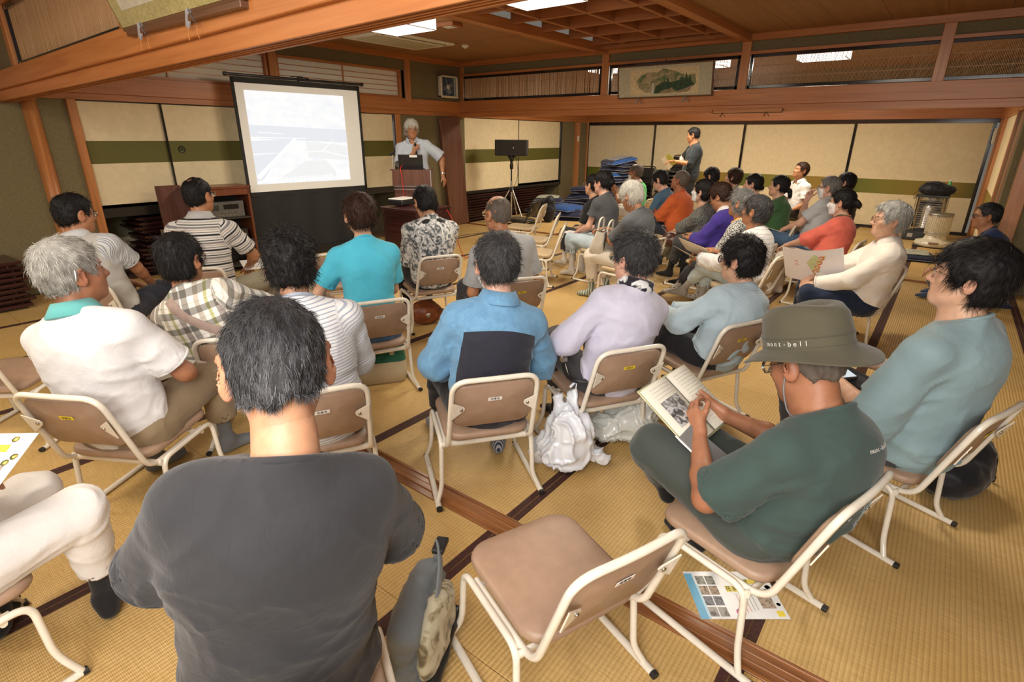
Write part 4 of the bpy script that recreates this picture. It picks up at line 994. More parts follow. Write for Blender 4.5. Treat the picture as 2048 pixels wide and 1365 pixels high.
        gh.ell((0, .02, -.03), (.066, .085, .085), None, .004, 'cut') if style in ('bob', 'longish', 'fringe') else None
        for sg in (-1, 1):
            if style not in ('bob',): gh.ell((sg*.088, -.006, -.012), (.018, .020, .030), None, .006, 'cut')
        for bb in opt.get('bald', []): gh.ell(bb[:3], bb[3:6], None, .01, 'cut')
        V, Q = gh.mesh(); V = smooth_mesh(V, Q, 1, .5); n = vnormals(V, Q)
        curly = opt.get('curly', 0)
        V = V+n*((noise3(V*vec(60, 60, 60)+5)-.5)*(.012*curly+.004)+(noise3(V*vec(150, 50, 50)+9)-.5)*.007)[:, None]
        W0 = vec(*opt.get('whorl', (.01, -.06, .115)))
        ns_ = min(opt.get('n', 99999), {0: 600, 1: 1000, 2: 2200, 3: 5500, 4: 24000}[q]); rg = np.random.RandomState(int(abs(x*1000+y*77)) % 9999)
        C_ = V[Q].mean(1); n_c = unit3(np.cross(V[Q[:, 2]]-V[Q[:, 0]], V[Q[:, 3]]-V[Q[:, 1]]))
        ok = np.where((np.linalg.norm((C_-vec(0, -.012, .036))/vec(.07, .09, .082), axis=1) > 1.0) | (C_[:, 1] < -.07))[0]
        if len(ok):
            fi = rg.choice(ok, ns_); J = rg.rand(ns_, 2); Pq = V[Q[fi]]
            Pp = (Pq[:, 0]*(1-J[:, :1])+Pq[:, 1]*J[:, :1])*(1-J[:, 1:])+(Pq[:, 3]*(1-J[:, :1])+Pq[:, 2]*J[:, :1])*J[:, 1:]; nn = n_c[fi]
            L = opt.get('len', .03)*(.6+.8*rg.rand(ns_, 1)); lift = opt.get('lift', .25)*.5
            gdir = Pp-W0; comb = opt.get('comb');
            if comb is not None: gdir = unit3(gdir)*.6+vec(*comb)
            gdir = gdir+vec(0, 0, -.03)*(Pp[:, 2:3] < .08)*1.5
            gdir = unit3(gdir-nn*np.sum(gdir*nn, 1, keepdims=True)); rn = rg.randn(ns_, 3)
            gdir = unit3(gdir+rn*(.16+.5*curly)); gdir2 = unit3(gdir+rg.randn(ns_, 3)*(.12+.8*curly)+vec(0, 0, -.25)-nn*(.15+.5*curly))
            p0 = Pp-nn*.004; p1 = p0+(gdir+nn*lift)*L*.5; p2 = p1+gdir2*L*.5
            wd = unit3(np.cross(gdir, nn+rg.randn(ns_, 3)*.5))*opt.get('w', {0: .0018, 1: .0014, 2: .0011, 3: .0008, 4: .00048}[q])
            Vs = np.stack([p0-wd, p0+wd, p1-wd*.8, p1+wd*.8, p2-wd*.25, p2+wd*.25], 1).reshape(-1, 3); b_ = len(V)+np.arange(ns_)[:, None]*6
            Qs = np.concatenate([b_+np.array([[0, 1, 3, 2]]), b_+np.array([[2, 3, 5, 4]])])
            mixp = opt.get('mix', 1.0); gz = (lambda z_: np.clip(1.25-opt.get('gradz', 0)*(z_+.03)*9, .22, 1.3) if opt.get('gradz') else 1.0); hvb = (noise3(V*40+2)*.35)*mixp*gz(V[:, 2]); rv = np.clip(rg.rand(ns_)**1.3+(noise3(Pp*18+4)-.5)*.9, 0, 1)*mixp*gz(Pp[:, 2])
            V = np.concatenate([V, Vs]); Q = np.concatenate([Q, Qs]); hvv = np.concatenate([hvb, np.repeat(rv, 6)])
        else: hvv = np.zeros(len(V))
        Vw = Hc+(V*hs) @ Rh.T
        np_mesh('hair', Vw, Q, hair_mat('hair_'+colr, *HAIR[colr]), root, {'hv': hvv})
    Mh = Matrix([[*Rh[i]*hs, Hc[i]] for i in range(3)]+[[0, 0, 0, 1]])
    if g('face', True) and q >= 1 or g('face') == 1:
        mw = simple('eye_white', (.72, .68, .62), .25, var=.02); mi_ = simple('dark_iris', (.02, .012, .008), .12, var=.05); mb = simple('eyebrow_hair', (.035, .027, .022) if 'white' not in hst[1] else (.3, .28, .25), .8)
        for sg in (-1, 1):
            Me = Mh @ Matrix.Translation((sg*.031, .0795, .006)) @ Matrix.Rotation(-sg*.22, 4, 'Z')
            ee = MB().lathe([(.0001, -.004), (.5, -.003), (.85, 0), (.6, .55), (.0001, .75)], 12, M=Me @ Matrix.Rotation(-PI/2, 4, 'X') @ Matrix.Diagonal((.0145, .0048, .0085, 1))).build('eye', mw, root)
            MB().lathe([(.0001, 0), (1, .0), (.7, .5), (.0001, .6)], 10, M=Me @ Matrix.Translation((0, .0048, 0)) @ Matrix.Rotation(-PI/2, 4, 'X') @ Matrix.Diagonal((.0052, .0042, .003, 1))).build('iris', mi_, ee)
            MB().tube([Me @ Vector((-.0155, -.001, .000)), Me @ Vector((-.007, .0065, .0042)), Me @ Vector((.004, .0070, .0045)), Me @ Vector((.0155, 0, .0005))], .0011, 5).build('eyelashes', mi_, ee)
            z_ = .021
            MB().tube([Mh @ Vector((sg*.014, .0905, z_)), Mh @ Vector((sg*.03, .087, z_+.005)), Mh @ Vector((sg*.047, .0735, z_+.001))], [.0024, .0030, .0014], 6, flat=.7).build('eyebrow', mb, root)
    gl = g('glasses')
    if gl:
        gm = simple('glasses_frame_dark', (.03, .025, .02), .25) if gl == 'dark' else simple('glasses_frame_metal', (.45, .38, .28), .25, .9)
        rt = MB(); w_, h_ = .0245, .0185
        for sg in (-1, 1):
            ring = [Mh @ Vector((sg*.032+w_*math.copysign(abs(math.cos(t))**.7, math.cos(t)), .104-abs(math.cos(t)*sg+1)*.004*1, .003+h_*math.copysign(abs(math.sin(t))**.7, math.sin(t)))) for t in [2*PI*k/20 for k in range(21)]]
            rt.tube(ring, .0015 if gl != 'dark' else .0021, 6)
            rt.tube([Mh @ Vector((sg*.057, .098, .010)), Mh @ Vector((sg*.076, .055, .012)), Mh @ Vector((sg*.083, -.005, .014)), Mh @ Vector((sg*.081, -.022, -.002))], .0015 if gl != 'dark' else .0022, 6)
        rt.tube([Mh @ Vector((-.009, .107, .007)), Mh @ Vector((0, .110, .009)), Mh @ Vector((.009, .107, .007))], .0013, 6)
        go = rt.build('glasses', gm, root)
        for sg in (-1, 1):
            MB().lathe([(.0001, 0), (1, 0), (1, .04), (.0001, .06)], 16, M=Mh @ Matrix.Translation((sg*.032, .1015, .003)) @ Matrix.Rotation(-PI/2, 4, 'X') @ Matrix.Diagonal((.023, .017, .02, 1))).build('lens', glass_mat(), go)
    if g('mask'):
        f = Field(Hc-.14, Hc+.14, .0045); facef(f, .006); dz = g('maskz', 0)
        f.plane(Lh(0, 0, -.006+dz), Rh[:, 2]+Rh[:, 1]*-.10); f.plane(Lh(0, 0, -.105+dz*.4), -Rh[:, 2]); f.plane(Lh(0, .032, 0), -Rh[:, 1])
        if dz < -.02: f.cone(Lh(0, .095, .0), Lh(0, .1, -.03), .02, .018, .01, mode='cut')
        f2 = Field(Hc-.14, Hc+.14, .0045); facef(f2, -.005, True); f.d = np.maximum(f.d, -f2.d)
        V, Q = f.mesh()
        if len(V):
            V = smooth_mesh(V, Q, 1, .5); mo = np_mesh('face_mask', V, Q, fabric('white_mask_paper', (.84, .84, .84), weave=300, bump=.1), root, {'cl': V*0})
            lp = MB()
            for sg in (-1, 1):
                for zz in (-.028, -.085): lp.tube([Mh @ Vector((sg*.058, .035, zz+dz)), Mh @ Vector((sg*.078, .01, zz*.5-.01)), Mh @ Vector((sg*.084, -.016, -.012 if zz > -.05 else -.02))], .0014, 5)
            lp.build('ear_loop', simple('white_elastic', (.8, .8, .8), .7), mo)
    return dict(root=root, Hc=Hc, Rh=Rh, hands=handinfo, C7=C7, F2=F2, F1=F1, P0=P0, P1=P1, P2=P2, SH=SH, arms=arms, legs=legs, Mh=Mh, nr=nr, F0=F0, s=s)
def unit3(v): return v/(np.linalg.norm(v, axis=1, keepdims=True)+1e-9)
def glass_mat():
    if 'lens_glass' in MATS: return MATS['lens_glass']
    m, nt, b = nodes_of('lens_glass'); b.inputs['Base Color'].default_value = (.9, .92, .93, 1); b.inputs['Roughness'].default_value = .02; b.inputs['Transmission Weight'].default_value = 1; b.inputs['IOR'].default_value = 1.05; b.inputs['Specular IOR Level'].default_value = .5
    MATS['lens_glass'] = m; return m
def sr(h):
    c = [int(h[i:i+2], 16)/255 for i in (0, 2, 4)]; return tuple(((v+.055)/1.055)**2.4 if v > .04 else v/12.92 for v in c)
W1 = (1, 1, 1)
SHIRTS = dict(
 fg=fabric('charcoal_jersey', (.030, .030, .033), weave=900),
 polo=fabric('white_polo_knit', (.66, .66, .67)),
 vest=fabric('light_grey_vest_cotton', (.47, .46, .43), [('panel', (.62, .64, .66), (2, .030, [(0, W1), (.22, (.42, .45, .5)), (.34, W1), (.5, (.16, .2, .28)), (.58, W1), (.74, (.5, .5, .48)), (.9, W1)]))]),
 vests=fabric('blue_white_vertical_stripe_cotton', (.62, .64, .66), [('stripe', 0, .028, [(0, W1), (.22, (.42, .45, .5)), (.34, W1), (.5, (.16, .2, .28)), (.58, W1), (.74, (.5, .5, .48)), (.9, W1)])]),
 stripe=fabric('black_white_stripe_knit', (.72, .70, .66), [('stripe', 1, .105, [(0, (.035, .035, .045)), (.12, W1), (.22, (.10, .10, .11)), (.26, W1), (.36, (.75, .6, .52)), (.42, W1), (.48, (.35, .35, .38)), (.60, W1), (.68, (.05, .05, .06)), (.74, W1), (.84, (.6, .58, .56)), (.9, W1)])]),
 plaid=fabric('grey_green_plaid_cotton', (.80, .78, .72), [('stripe', 1, .072, [(0, (.40, .40, .40)), (.40, W1), (.62, (.8, .8, .79)), (.68, W1)]), ('stripe', 0, .16, [(0, (.42, .41, .40)), (.17, W1), (.34, (.66, .62, .56)), (.47, W1), (.60, (.62, .64, .36)), (.68, W1), (.80, (.45, .41, .40)), (.95, W1)])]),
 curly=fabric('thin_blue_stripe_jersey', (.70, .71, .72), [('stripe', 1, .0125, [(0, (.50, .55, .66)), (.32, W1)])]),
 turq=fabric('turquoise_jersey', (.09, .56, .76)),
 camo=fabric('grey_camouflage_cotton', (.72, .72, .70), [('blot', 17, [(.40, (.10, .12, .14)), (.47, (.35, .37, .39)), (.53, (.75, .76, .77)), (.6, W1)], 2.2)]),
 hood=fabric('black_hood_jersey', (.018, .018, .02)),
 bald=fabric('heather_grey_jersey', (.38, .39, .40)),
 denim=fabric('light_denim', (.17, .36, .56), [('blot', 30, [(.35, (.8, .85, .9)), (.65, W1)]), ('panel', (.028, .030, .045))], weave=700, bump=.5),
 denimpanel=fabric('navy_back_panel', (.028, .030, .045)),
 lav=fabric('lavender_knit', (.60, .59, .72)),
 ltblue=fabric('pale_blue_stripe_jersey', (.50, .62, .68), [('stripe', 1, .0085, [(0, (.80, .86, .90)), (.4, W1)])]),
 hat=fabric('dark_green_jersey', (.045, .075, .068)),
 young=fabric('blue_grey_jersey', (.24, .345, .375)),
 blackw=fabric('black_jersey', (.02, .02, .02)), grey=fabric('dark_grey_jersey', (.085, .09, .098)), white=fabric('slate_grey_jersey', (.10, .11, .12)),
 green=fabric('bright_green_jersey', (.06, .50, .10)), girl=fabric('steel_blue_jersey', (.07, .15, .24)), orange=fabric('orange_linen', (.62, .13, .035)),
 dark=fabric('dark_speckled_crepe', (.22, .22, .20), [('blot', 160, [(.44, (.12, .12, .12)), (.54, W1)], 0)]), purple=fabric('violet_blue_knit', (.065, .04, .30)),
 brown=fabric('pale_grey_cotton', (.45, .44, .43)), bob=fabric('black_white_leaf_print', (.65, .65, .62), [('blot', 110, [(.46, (.03, .03, .03)), (.52, W1)], .5)]),
 hoodie=fabric('white_pleated_cotton', (.74, .74, .74), [('stripe', 1, .034, [(0, (.62, .62, .64)), (.10, W1)])]), w29=fabric('muted_lilac_cotton', (.45, .38, .40)), greenw=fabric('forest_green_jersey', (.05, .13, .05)),
 whites=fabric('white_shirt_cotton', (.80, .81, .82)), greyp=fabric('light_grey_polo_knit', (.48, .50, .52)), coral=fabric('coral_linen', (.80, .17, .12)), blousel=fabric('ivory_blouse_linen', (.80, .75, .68)),
 navy=fabric('navy_jacket_cloth', (.02, .035, .10)), stand=fabric('black_blue_jersey', (.02, .028, .035)), speaker=fabric('pale_blue_shirt_cotton', (.56, .62, .70), [('stripe', 0, .008, [(0, (.85, .88, .92)), (.4, W1)])]))
P_ = dict(khaki=fabric('khaki_twill', (.27, .205, .125)), beige=fabric('beige_cotton_twill', (.60, .56, .50)), olive=fabric('olive_grey_twill', (.30, .27, .19)), charcoal=fabric('charcoal_twill', (.05, .05, .055)), navyp=fabric('navy_twill', (.035, .04, .06)),
 jeans=fabric('mid_blue_jeans', (.09, .16, .28), [('blot', 20, [(.35, (.7, .75, .8)), (.65, W1)])]), dkjeans=fabric('dark_blue_jeans', (.018, .03, .065), [('blot', 12, [(.35, (.6, .65, .7)), (.65, W1)])]), ltjeans=fabric('pale_washed_jeans', (.50, .60, .66), [('blot', 12, [(.35, (.85, .87, .9)), (.65, W1)])]),
 ivory=fabric('ivory_cotton_trousers', (.74, .68, .58)), black=fabric('black_trousers', (.015, .015, .018)), green=fabric('dark_green_twill', (.05, .062, .055)), cream=fabric('cream_white_trousers', (.70, .68, .66)), greygreen=fabric('grey_green_cotton', (.26, .255, .19)), palegrey=fabric('pale_grey_twill', (.52, .53, .52)))
K_ = dict(grey=fabric('grey_sock_knit', (.16, .17, .18)), black=fabric('black_sock_knit', (.012, .012, .014)), white=fabric('white_sock_knit', (.68, .64, .58)), ltgrey=fabric('light_grey_sock_knit', (.34, .34, .33)), green=fabric('green_striped_sock_knit', (.60, .62, .58), [('stripe', 1, .026, [(0, (.22, .32, .26)), (.5, W1)])]),
 bw=fabric('dotted_sock_knit', (.68, .66, .6), [('spots', 55, [(0, (.03, .03, .03)), (.30, W1)])]), blue=fabric('blue_sock_knit', (.06, .08, .14)), pale=fabric('pale_flat_shoe_cloth', (.72, .64, .55)), stripes=fabric('fine_striped_sock_knit', (.4, .42, .45), [('stripe', 1, .006, [(0, (.1, .12, .2)), (.5, W1)])]))
PP = {}
def person(key, label, x, y, th, **p):
    if 'shirt' not in p: p['shirt'] = SHIRTS[key]
    dc = math.hypot(x, y); p['q'] = 4 if key == 'fg' else 3 if dc < 3.1 else 2 if dc < 5.4 else 1
    PP[key] = build_person('person', label, x, y, th, **p); PP[key]['label'] = label
    return PP[key]
LAP = dict(armL=(-.07, .20, .47), armR=(.07, .20, .47))
KNEES = dict(armL=(-.11, .27, .485), armR=(.11, .27, .485))
READ = dict(armL=(-.10, .22, .56), armR=(.10, .22, .56), handL=dict(back=(-.5, .2, -.5), curl=38), handR=dict(back=(.5, .2, -.5), curl=38))
M_ = dict(s=.95, hip=.402); F_ = dict(s=.89, hip=.392, fem=True)
def mix(*ds, **k):
    r = {}
    for d in ds: r.update(d)
    r.update(k); return r
# ---- foreground and left block, seen from behind
person('fg', 'broad person in charcoal t-shirt with short grey-black hair, back filling the foreground', -.955, .410, 62, **mix(M_, q=4, s=1.0, sw=.147, hip=.41, headat=(-.885, .455, 1.095), head=(0, -14, 0), slump=20, sleeve=.80, loose=.018, skin='mid', fat=1.10, drop=.085, neckh=.004, ear=1.35, wr=.013, pants=P_['beige'], sock=K_['grey'], neckopen=.014,
    hair=('crew', 'blackgrey', .009, dict(n=24000, len=.020, lift=.45, whorl=(.015, -.03, .12), mix=.95, gradz=1.0)), armL=(-.12, .17, .51), armR=(.12, .18, .50), poleL=(-1, -.22, -.38), poleR=(1, -.22, -.55), face=False))
person('wp', 'person cut by the left edge, only cream trousers and black sock in view', -1.87, -.07, 5, **mix(M_, q=3, s=.98, hip=.40, shirt=SHIRTS['brown'], pants=P_['cream'], sock=K_['black'], legL=(-.18, .12, .075), legR=(.02, .345, .075), footR=(-.9, .35, 0), footL=(-.8, .4, 0), armL=(-.16, .10, .60), armR=(-.02, .10, .60), handR=dict(back=(.3, 0, 1), curl=30)))
person('polo', 'grey-haired person in white polo shirt with teal collar and khaki trousers', -2.455, .638, 34, **mix(M_, q=3, headat=(-2.47, .56, 1.01), head=(-26, 2, 0), slump=24, s=.97, sw=.185, skin='dark', pants=P_['khaki'], ploose=.022, sock=K_['grey'], collar=fabric('teal_collar_knit', (.12, .42, .42)), sleeve=.78, loose=.020,
    hair=('short', 'greywhite', .014, dict(n=16000, len=.028, lift=.35, whorl=(.0, -.06, .11), w=.0006)), fat=1.05, armL=(-.05, .24, .50), armR=(.12, .20, .49), poleR=(1, -.5, -.4), legL=(-.13, .18, .075), legR=(.12, .36, .075), footR=(.5, 1, 0), footL=(.3, 1, 0), face=1))
person('vest', 'dark-haired person with glasses in light grey vest over striped short sleeves', -4.2, 1.15, 44, **mix(M_, headat=(-4.22, 1.05, 1.02), head=(-30, -4, 0), slump=20, skin='tan', pants=P_['navyp'], sock=K_['grey'], glasses='metal', collar=SHIRTS['vests'], shirt=SHIRTS['vest'],
    panel=lambda L_, c, d: np.minimum(.115-d, np.abs(L_[:, 0])-.145), hair=('short', 'black', .010, dict(n=6000, whorl=(0, -.05, .115), len=.035, bald=[(.0, -.045, .128, .026, .030, .014)])), armL=(.02, .30, .47), armR=(.10, .27, .49), poleR=(1, -.4, -.5), q=3))
person('stripe', 'dark-haired person with bald crown in black and white striped polo', -4.163, 1.76, 50, **mix(M_, headat=(-4.16, 1.77, 1.08), head=(-24, 2, 0), skin='tan', pants=P_['olive'], sock=K_['grey'], glasses='metal', collar=fabric('grey_collar_knit', (.5, .5, .5)), q=3, s=1.0, wrp=.016,
    hair=('short', 'black', .008, dict(n=6000, len=.022, whorl=(0, -.04, .12), bald=[(-.012, -.055, .122, .024, .026, .014)])), armL=(-.05, .28, .50), armR=(.20, .30, .52), poleR=(1, -.4, -.5), legR=(.26, .24, .075), kpR=(1.2, .6, 1)))
person('plaid', 'short dark-haired person in grey and green plaid shirt with cross-body strap', -2.66, 1.14, 52, **mix(F_, headat=(-2.70, 1.02, .95), head=(-22, 0, 0), slump=22, q=3, skin='tan', pants=P_['black'], sock=K_['black'], sleeve='long', glasses='metal', loose=.026, hem=.16, wr=.014, fat=1.05,
    hair=('longish', 'black', .013, dict(n=8000, len=.04, lift=.12, whorl=(0, -.045, .12))), armL=(-.10, .24, .5), armR=(.26, .33, .55), poleR=(1, -.3, -.7), handR=dict(back=(.2, 0, 1), curl=25)))
person('curly', 'curly black-haired person in white shirt with thin blue stripes', -1.889, 1.117, 60, **mix(M_, headat=(-1.90, 1.09, 1.03), head=(0, -8, 0), slump=24, q=3, skin='mid', pants=P_['charcoal'], sock=K_['pale'], sleeve='long', loose=.022, fat=1.08, neckopen=.018,
    hair=('longish', 'black', .016, dict(curly=.7, n=12000, len=.035, lift=.5, mix=.9, whorl=(-.02, -.02, .12), bald=[(-.008, -.012, .150, .015, .014, .018)])), armL=(-.10, .26, .47), armR=(.12, .24, .47), poleL=(-.6, -.3, -.9), poleR=(.6, -.3, -.9)))
person('turq', 'slim person with dark brown hair in turquoise t-shirt and jeans', -2.618, 1.971, 64.3, **mix(F_, headat=(-2.62, 1.97, 1.06), head=(2, 0, 0), q=3, s=.93, skin='light', sleeve=.72, loose=.016, pants=P_['jeans'], sock=K_['grey'], hem=.00, wr=.010,
    hair=('short', 'brown', .017, dict(n=9000, len=.04, lift=.35, curly=.25, whorl=(.01, -.03, .125))), armL=(-.16, .16, .53), armR=(.10, .24, .50), poleL=(-1, -.6, -.3), handL=dict(curl=60, back=(-1, 0, .2))))
person('camo', 'black-haired person in grey camouflage top with black hood, head bowed', -3.211, 3.042, 65.5, **mix(M_, headat=(-3.21, 3.04, 1.00), head=(6, -24, 0), slump=28, q=3, s=.93, sleeve='long', skin='mid', pants=P_['black'], sock=K_['black'], loose=.024, hem=.02,
    hair=('longish', 'black', .012, dict(n=7000, len=.035, lift=.25)), armL=(-.06, .22, .50), armR=(.06, .22, .50)))
person('bald', 'bald person with glasses in plain grey t-shirt', -2.30, 2.908, 62, **mix(M_, headat=(-2.34, 2.87, 1.00), head=(14, -2, 0), q=3, s=.97, fat=1.05, sleeve=.8, loose=.02, skin='tan', pants=P_['charcoal'], sock=K_['black'], glasses='metal',
    hair=('crew', 'stub', .0022, dict(n=3500, len=.006, lift=.2, bald=[(0, .02, .10, .055, .075, .04)])), legL=(-.20, .34, .075), legR=(.16, .34, .075)))
person('denim', 'grey-black wavy-haired person in denim shirt with navy back panel', -1.42, 1.655, 53.5, **mix(M_, headat=(-1.38, 1.69, 1.00), head=(-2, -6, 0), q=3, sleeve=1.6, loose=.022, skin='pink', pants=P_['black'], sock=K_['stripes'], collar=SHIRTS['denim'], s=.94, sw=.168, hem=.07,
    panel=lambda L_, c, d: np.minimum(np.minimum(.068-L_[:, 2]-1.2*L_[:, 0]**2, .150-np.abs(L_[:, 0])), np.minimum(.03-L_[:, 1], d-.050)), neckopen=.006,
    hair=('short', 'saltdark', .015, dict(n=13000, len=.032, lift=.22, curly=.38, mix=.7)), mask=1, armL=(-.12, .20, .46), armR=(.12, .20, .46), poleL=(-1, -.5, -.5), poleR=(1, -.5, -.5), legL=(-.16, .42, .075), legR=(.10, .17, .075)))
person('lav', 'dark wavy-haired person in lavender top with black and white floral scarf', -1.13, 2.24, 60, **mix(F_, headat=(-1.06, 2.28, .975), head=(16, -4, 0), q=3, s=.92, fat=1.05, hy=-.03, sleeve=1.05, loose=.020, skin='pink', pants=P_['charcoal'], sock=K_['black'], glasses='metal', hem=.08,
    hair=('short', 'saltdark', .018, dict(n=13000, len=.036, lift=.5, curly=.5, mix=.65)), armL=(-.14, .16, .51), armR=(.08, .24, .5), poleL=(-1, -.5, -.3), handL=dict(curl=50)))
person('ltblue', 'black curly-haired person in pale blue finely striped top, hands clasped', -.84, 2.89, 66, **mix(F_, headat=(-.76, 2.92, .90), head=(14, -4, 0), slump=28, q=3, hy=-.04, sleeve='long', loose=.022, skin='light', pants=P_['black'], sock=K_['black'], glasses='dark', hem=.06, neckopen=.004,
    hair=('longish', 'black', .017, dict(n=12000, len=.034, lift=.45, curly=.55)), armL=(-.12, .26, .55), armR=(-.02, .30, .54), handL=dict(curl=12, spread=.14, back=(-.6, .0, .6)), handR=dict(curl=12, spread=.14, back=(.7, 0, .3)), poleL=(-.9, -.4, -.6)))
person('hat', 'person in olive brimmed hat and dark green t-shirt bent over an open book', -.25, 1.60, 72, **mix(M_, headat=(-.135, 1.605, .885), head=(-6, -24, 0), slump=46, q=3, s=.98, sw=.185, skin='dark', pants=P_['green'], sock=K_['black'], sleeve=.85, loose=.022, fat=1.0, hy=-.045, glasses='metal', hem=.06, wr=.010, neck=1.1,
    hair=('crew', 'stub', .004, dict(n=4000, len=.010, lift=.15)), armL=(-.07, .20, .585), armR=(.12, .24, .585), poleL=(-.8, -.7, -.5), poleR=(.8, -.7, -.5), handL=dict(dir=(.35, .7, .45), back=(-.75, .2, .4), curl=42), handR=dict(dir=(-.25, .8, .15), back=(.8, .1, .1), curl=30),
    legL=(.10, .42, .20), kpL=(-.75, .5, 1.1), footL=(.55, .8, -.35), legR=(.10, .26, .075), wrp=.010, ploose=.02))
person('young', 'young person with thick black hair and glasses in blue-grey t-shirt at the right edge', .06, 2.44, 68, **mix(M_, headat=(.13, 2.40, 1.045), head=(18, 6, 0), q=3, s=1.04, sw=.19, skin='light', pants=P_['charcoal'], sock=K_['black'], sleeve=1.02, loose=.032, glasses='metal', hem=.06, wr=.010,
    hair=('longish', 'black', .024, dict(n=18000, len=.045, lift=.04, w=.0006, whorl=(.02, -.05, .12), mix=.5)), armL=(-.10, .22, .56), armR=(.16, .30, .58), poleL=(-.6, -.5, -.7), handL=dict(curl=45, back=(-.8, 0, -.2)), handR=dict(curl=30, back=(.3, 0, 1))))
# ---- right block, seen from the side
RB = 86
def rb(key, label, x, y, hat, th=RB, **p):
    p.setdefault('q', 2); p['headat'] = hat
    person(key, label, x, y, th, **p)
    if p.get('chairlabel'): chair(x, y, th, p['chairlabel'], None, p.get('vin', 'b'))
rb('blackw', 'person in black t-shirt beyond the woman in grey frilled top', -3.22, 5.72, (-3.20, 5.65, .975), **mix(F_, head=(-6, 2, 0), skin='light', pants=P_['charcoal'], sock=K_['white'], hair=('up', 'black', .012, {}), glasses='metal', **LAP), shirt=SHIRTS['blackw'])
rb('blouse', 'young woman in grey frilled top and pale blue jeans holding a notebook', -2.86, 5.32, (-2.93, 5.38, 1.03), **mix(F_, shirt=SHIRTS['grey'], head=(-2, -4, 0), s=.95, skin='pink', pants=P_['ltjeans'], cuff=.20, flare=.02, sock=K_['white'], sleeve=.55, hem=.05, hair=('up', 'black', .016, dict(add=[(0, -.115, .01, .030, .035, .035)], n=4000)), armL=(-.05, .30, .50), armR=(.02, .31, .50), chairlabel='beige chair under the young woman in pale jeans'))
rb('white', 'white-haired person in slate t-shirt and ivory trousers with canvas tote on lap', -2.26, 4.70, (-2.24, 4.66, .995), **mix(M_, q=3, head=(-4, -22, 0), slump=26, s=.92, skin='tan', pants=P_['ivory'], cuff=.10, sock=K_['green'], sleeve=.85, loose=.022, hair=('longish', 'white', .016, dict(n=9000, len=.045, lift=.2, comb=(0, .5, 0))), armL=(-.03, .24, .64), armR=(.05, .26, .66), poleL=(-.6, -.5, -.9), legL=(-.10, .30, .075), legR=(.08, .24, .075), face=1, handL=dict(back=(-.4, .2, .8), curl=40), chairlabel='beige chair under the white-haired person with tote bag'))
rb('green', 'person in bright green shirt with face mask pulled to the chin, hands together', -3.75, 7.9, (-3.75, 7.88, 1.00), **mix(M_, head=(4, 4, 0), skin='dark', pants=P_['beige'], sock=K_['grey'], mask=1, maskz=-.045, collar=fabric('pink_collar_knit', (.6, .45, .42)), hair=('crew', 'stub', .006, dict(bald=[(0, .03, .12, .05, .07, .04)])), armL=(-.03, .30, .66), armR=(.03, .30, .66), poleL=(-.8, -.4, -.8), handL=dict(dir=(0, .6, .8), back=(-1, 0, 0), curl=15), handR=dict(dir=(0, .6, .8), back=(1, 0, 0), curl=15), chairlabel='beige chair behind the person in bright green shirt'))
rb('girl', 'short dark-haired young person in steel blue top looking down', -2.90, 6.86, (-2.90, 6.83, .985), **mix(F_, head=(0, -22, 0), skin='pink', pants=P_['navyp'], sock=K_['white'], hair=('fringe', 'black', .012, {}), **LAP), chairlabel='beige chair under the young person in steel blue')
rb('orange', 'close-cropped person in orange shirt with folded arms, chin raised', -2.62, 6.72, (-2.60, 6.72, 1.00), **mix(M_, head=(-2, 14, 0), lean=-16, skin='dark', pants=P_['navyp'], sock=K_['black'], sleeve=.95, loose=.026, fat=1.15, s=.98, hair=('crew', 'stub', .004, dict(n=2500, len=.008)), armL=(.04, .18, .62), armR=(-.04, .20, .60), poleL=(-1, -.1, -.6), poleR=(1, -.1, -.6), handL=dict(back=(0, 1, 0), curl=30), handR=dict(back=(0, 1, 0), curl=30), chairlabel='beige chair under the person in orange shirt'))
rb('dark', 'dark-haired person with white mask in black speckled blouse, hands on crossed knee', -1.98, 5.78, (-1.96, 5.72, .975), **mix(F_, head=(-2, 6, 0), skin='light', pants=P_['greygreen'], ploose=.024, cuff=.12, sock=K_['black'], sleeve=1.0, loose=.026, fat=1.1, mask=1, hair=('longish', 'black', .016, {}), armL=(-.04, .36, .47), armR=(.04, .38, .46), legL=(.10, .46, .18), kpL=(-.2, .6, 1.3), footL=(.2, 1, -.4), chairlabel='beige chair under the person in speckled blouse'))
rb('back', 'long dark-haired person behind the masked woman in speckled blouse', -2.52, 7.62, (-2.52, 7.60, 1.005), **mix(F_, head=(0, -14, 0), shirt=SHIRTS['brown'], skin='light', pants=P_['black'], sock=K_['black'], hair=('bob', 'black', .012, {}), **LAP))
rb('purple', 'dark-haired person with black glasses in violet-blue sweater looking down', -1.72, 5.48, (-1.71, 5.50, .96), **mix(M_, head=(-4, -26, 0), slump=26, skin='tan', pants=P_['charcoal'], sock=K_['black'], sleeve=1.5, loose=.022, glasses='dark', collar=fabric('white_collar_cotton', (.75, .75, .75)), hair=('short', 'brown', .018, dict(curly=.3)), armL=(-.05, .27, .55), armR=(.04, .29, .56), legL=(.04, .44, .16), kpL=(-.2, .6, 1.3), footL=(.1, 1, -.4), handL=dict(curl=50), chairlabel='beige chair under the person in violet-blue sweater'))
rb('brown', 'reddish-brown short-haired person in pale grey top near the sliding doors', -2.32, 7.9, (-2.31, 7.88, .995), **mix(F_, head=(2, 4, 0), skin='pink', pants=P_['black'], sock=K_['black'], hair=('bob', 'brown', .015, {}), **LAP))
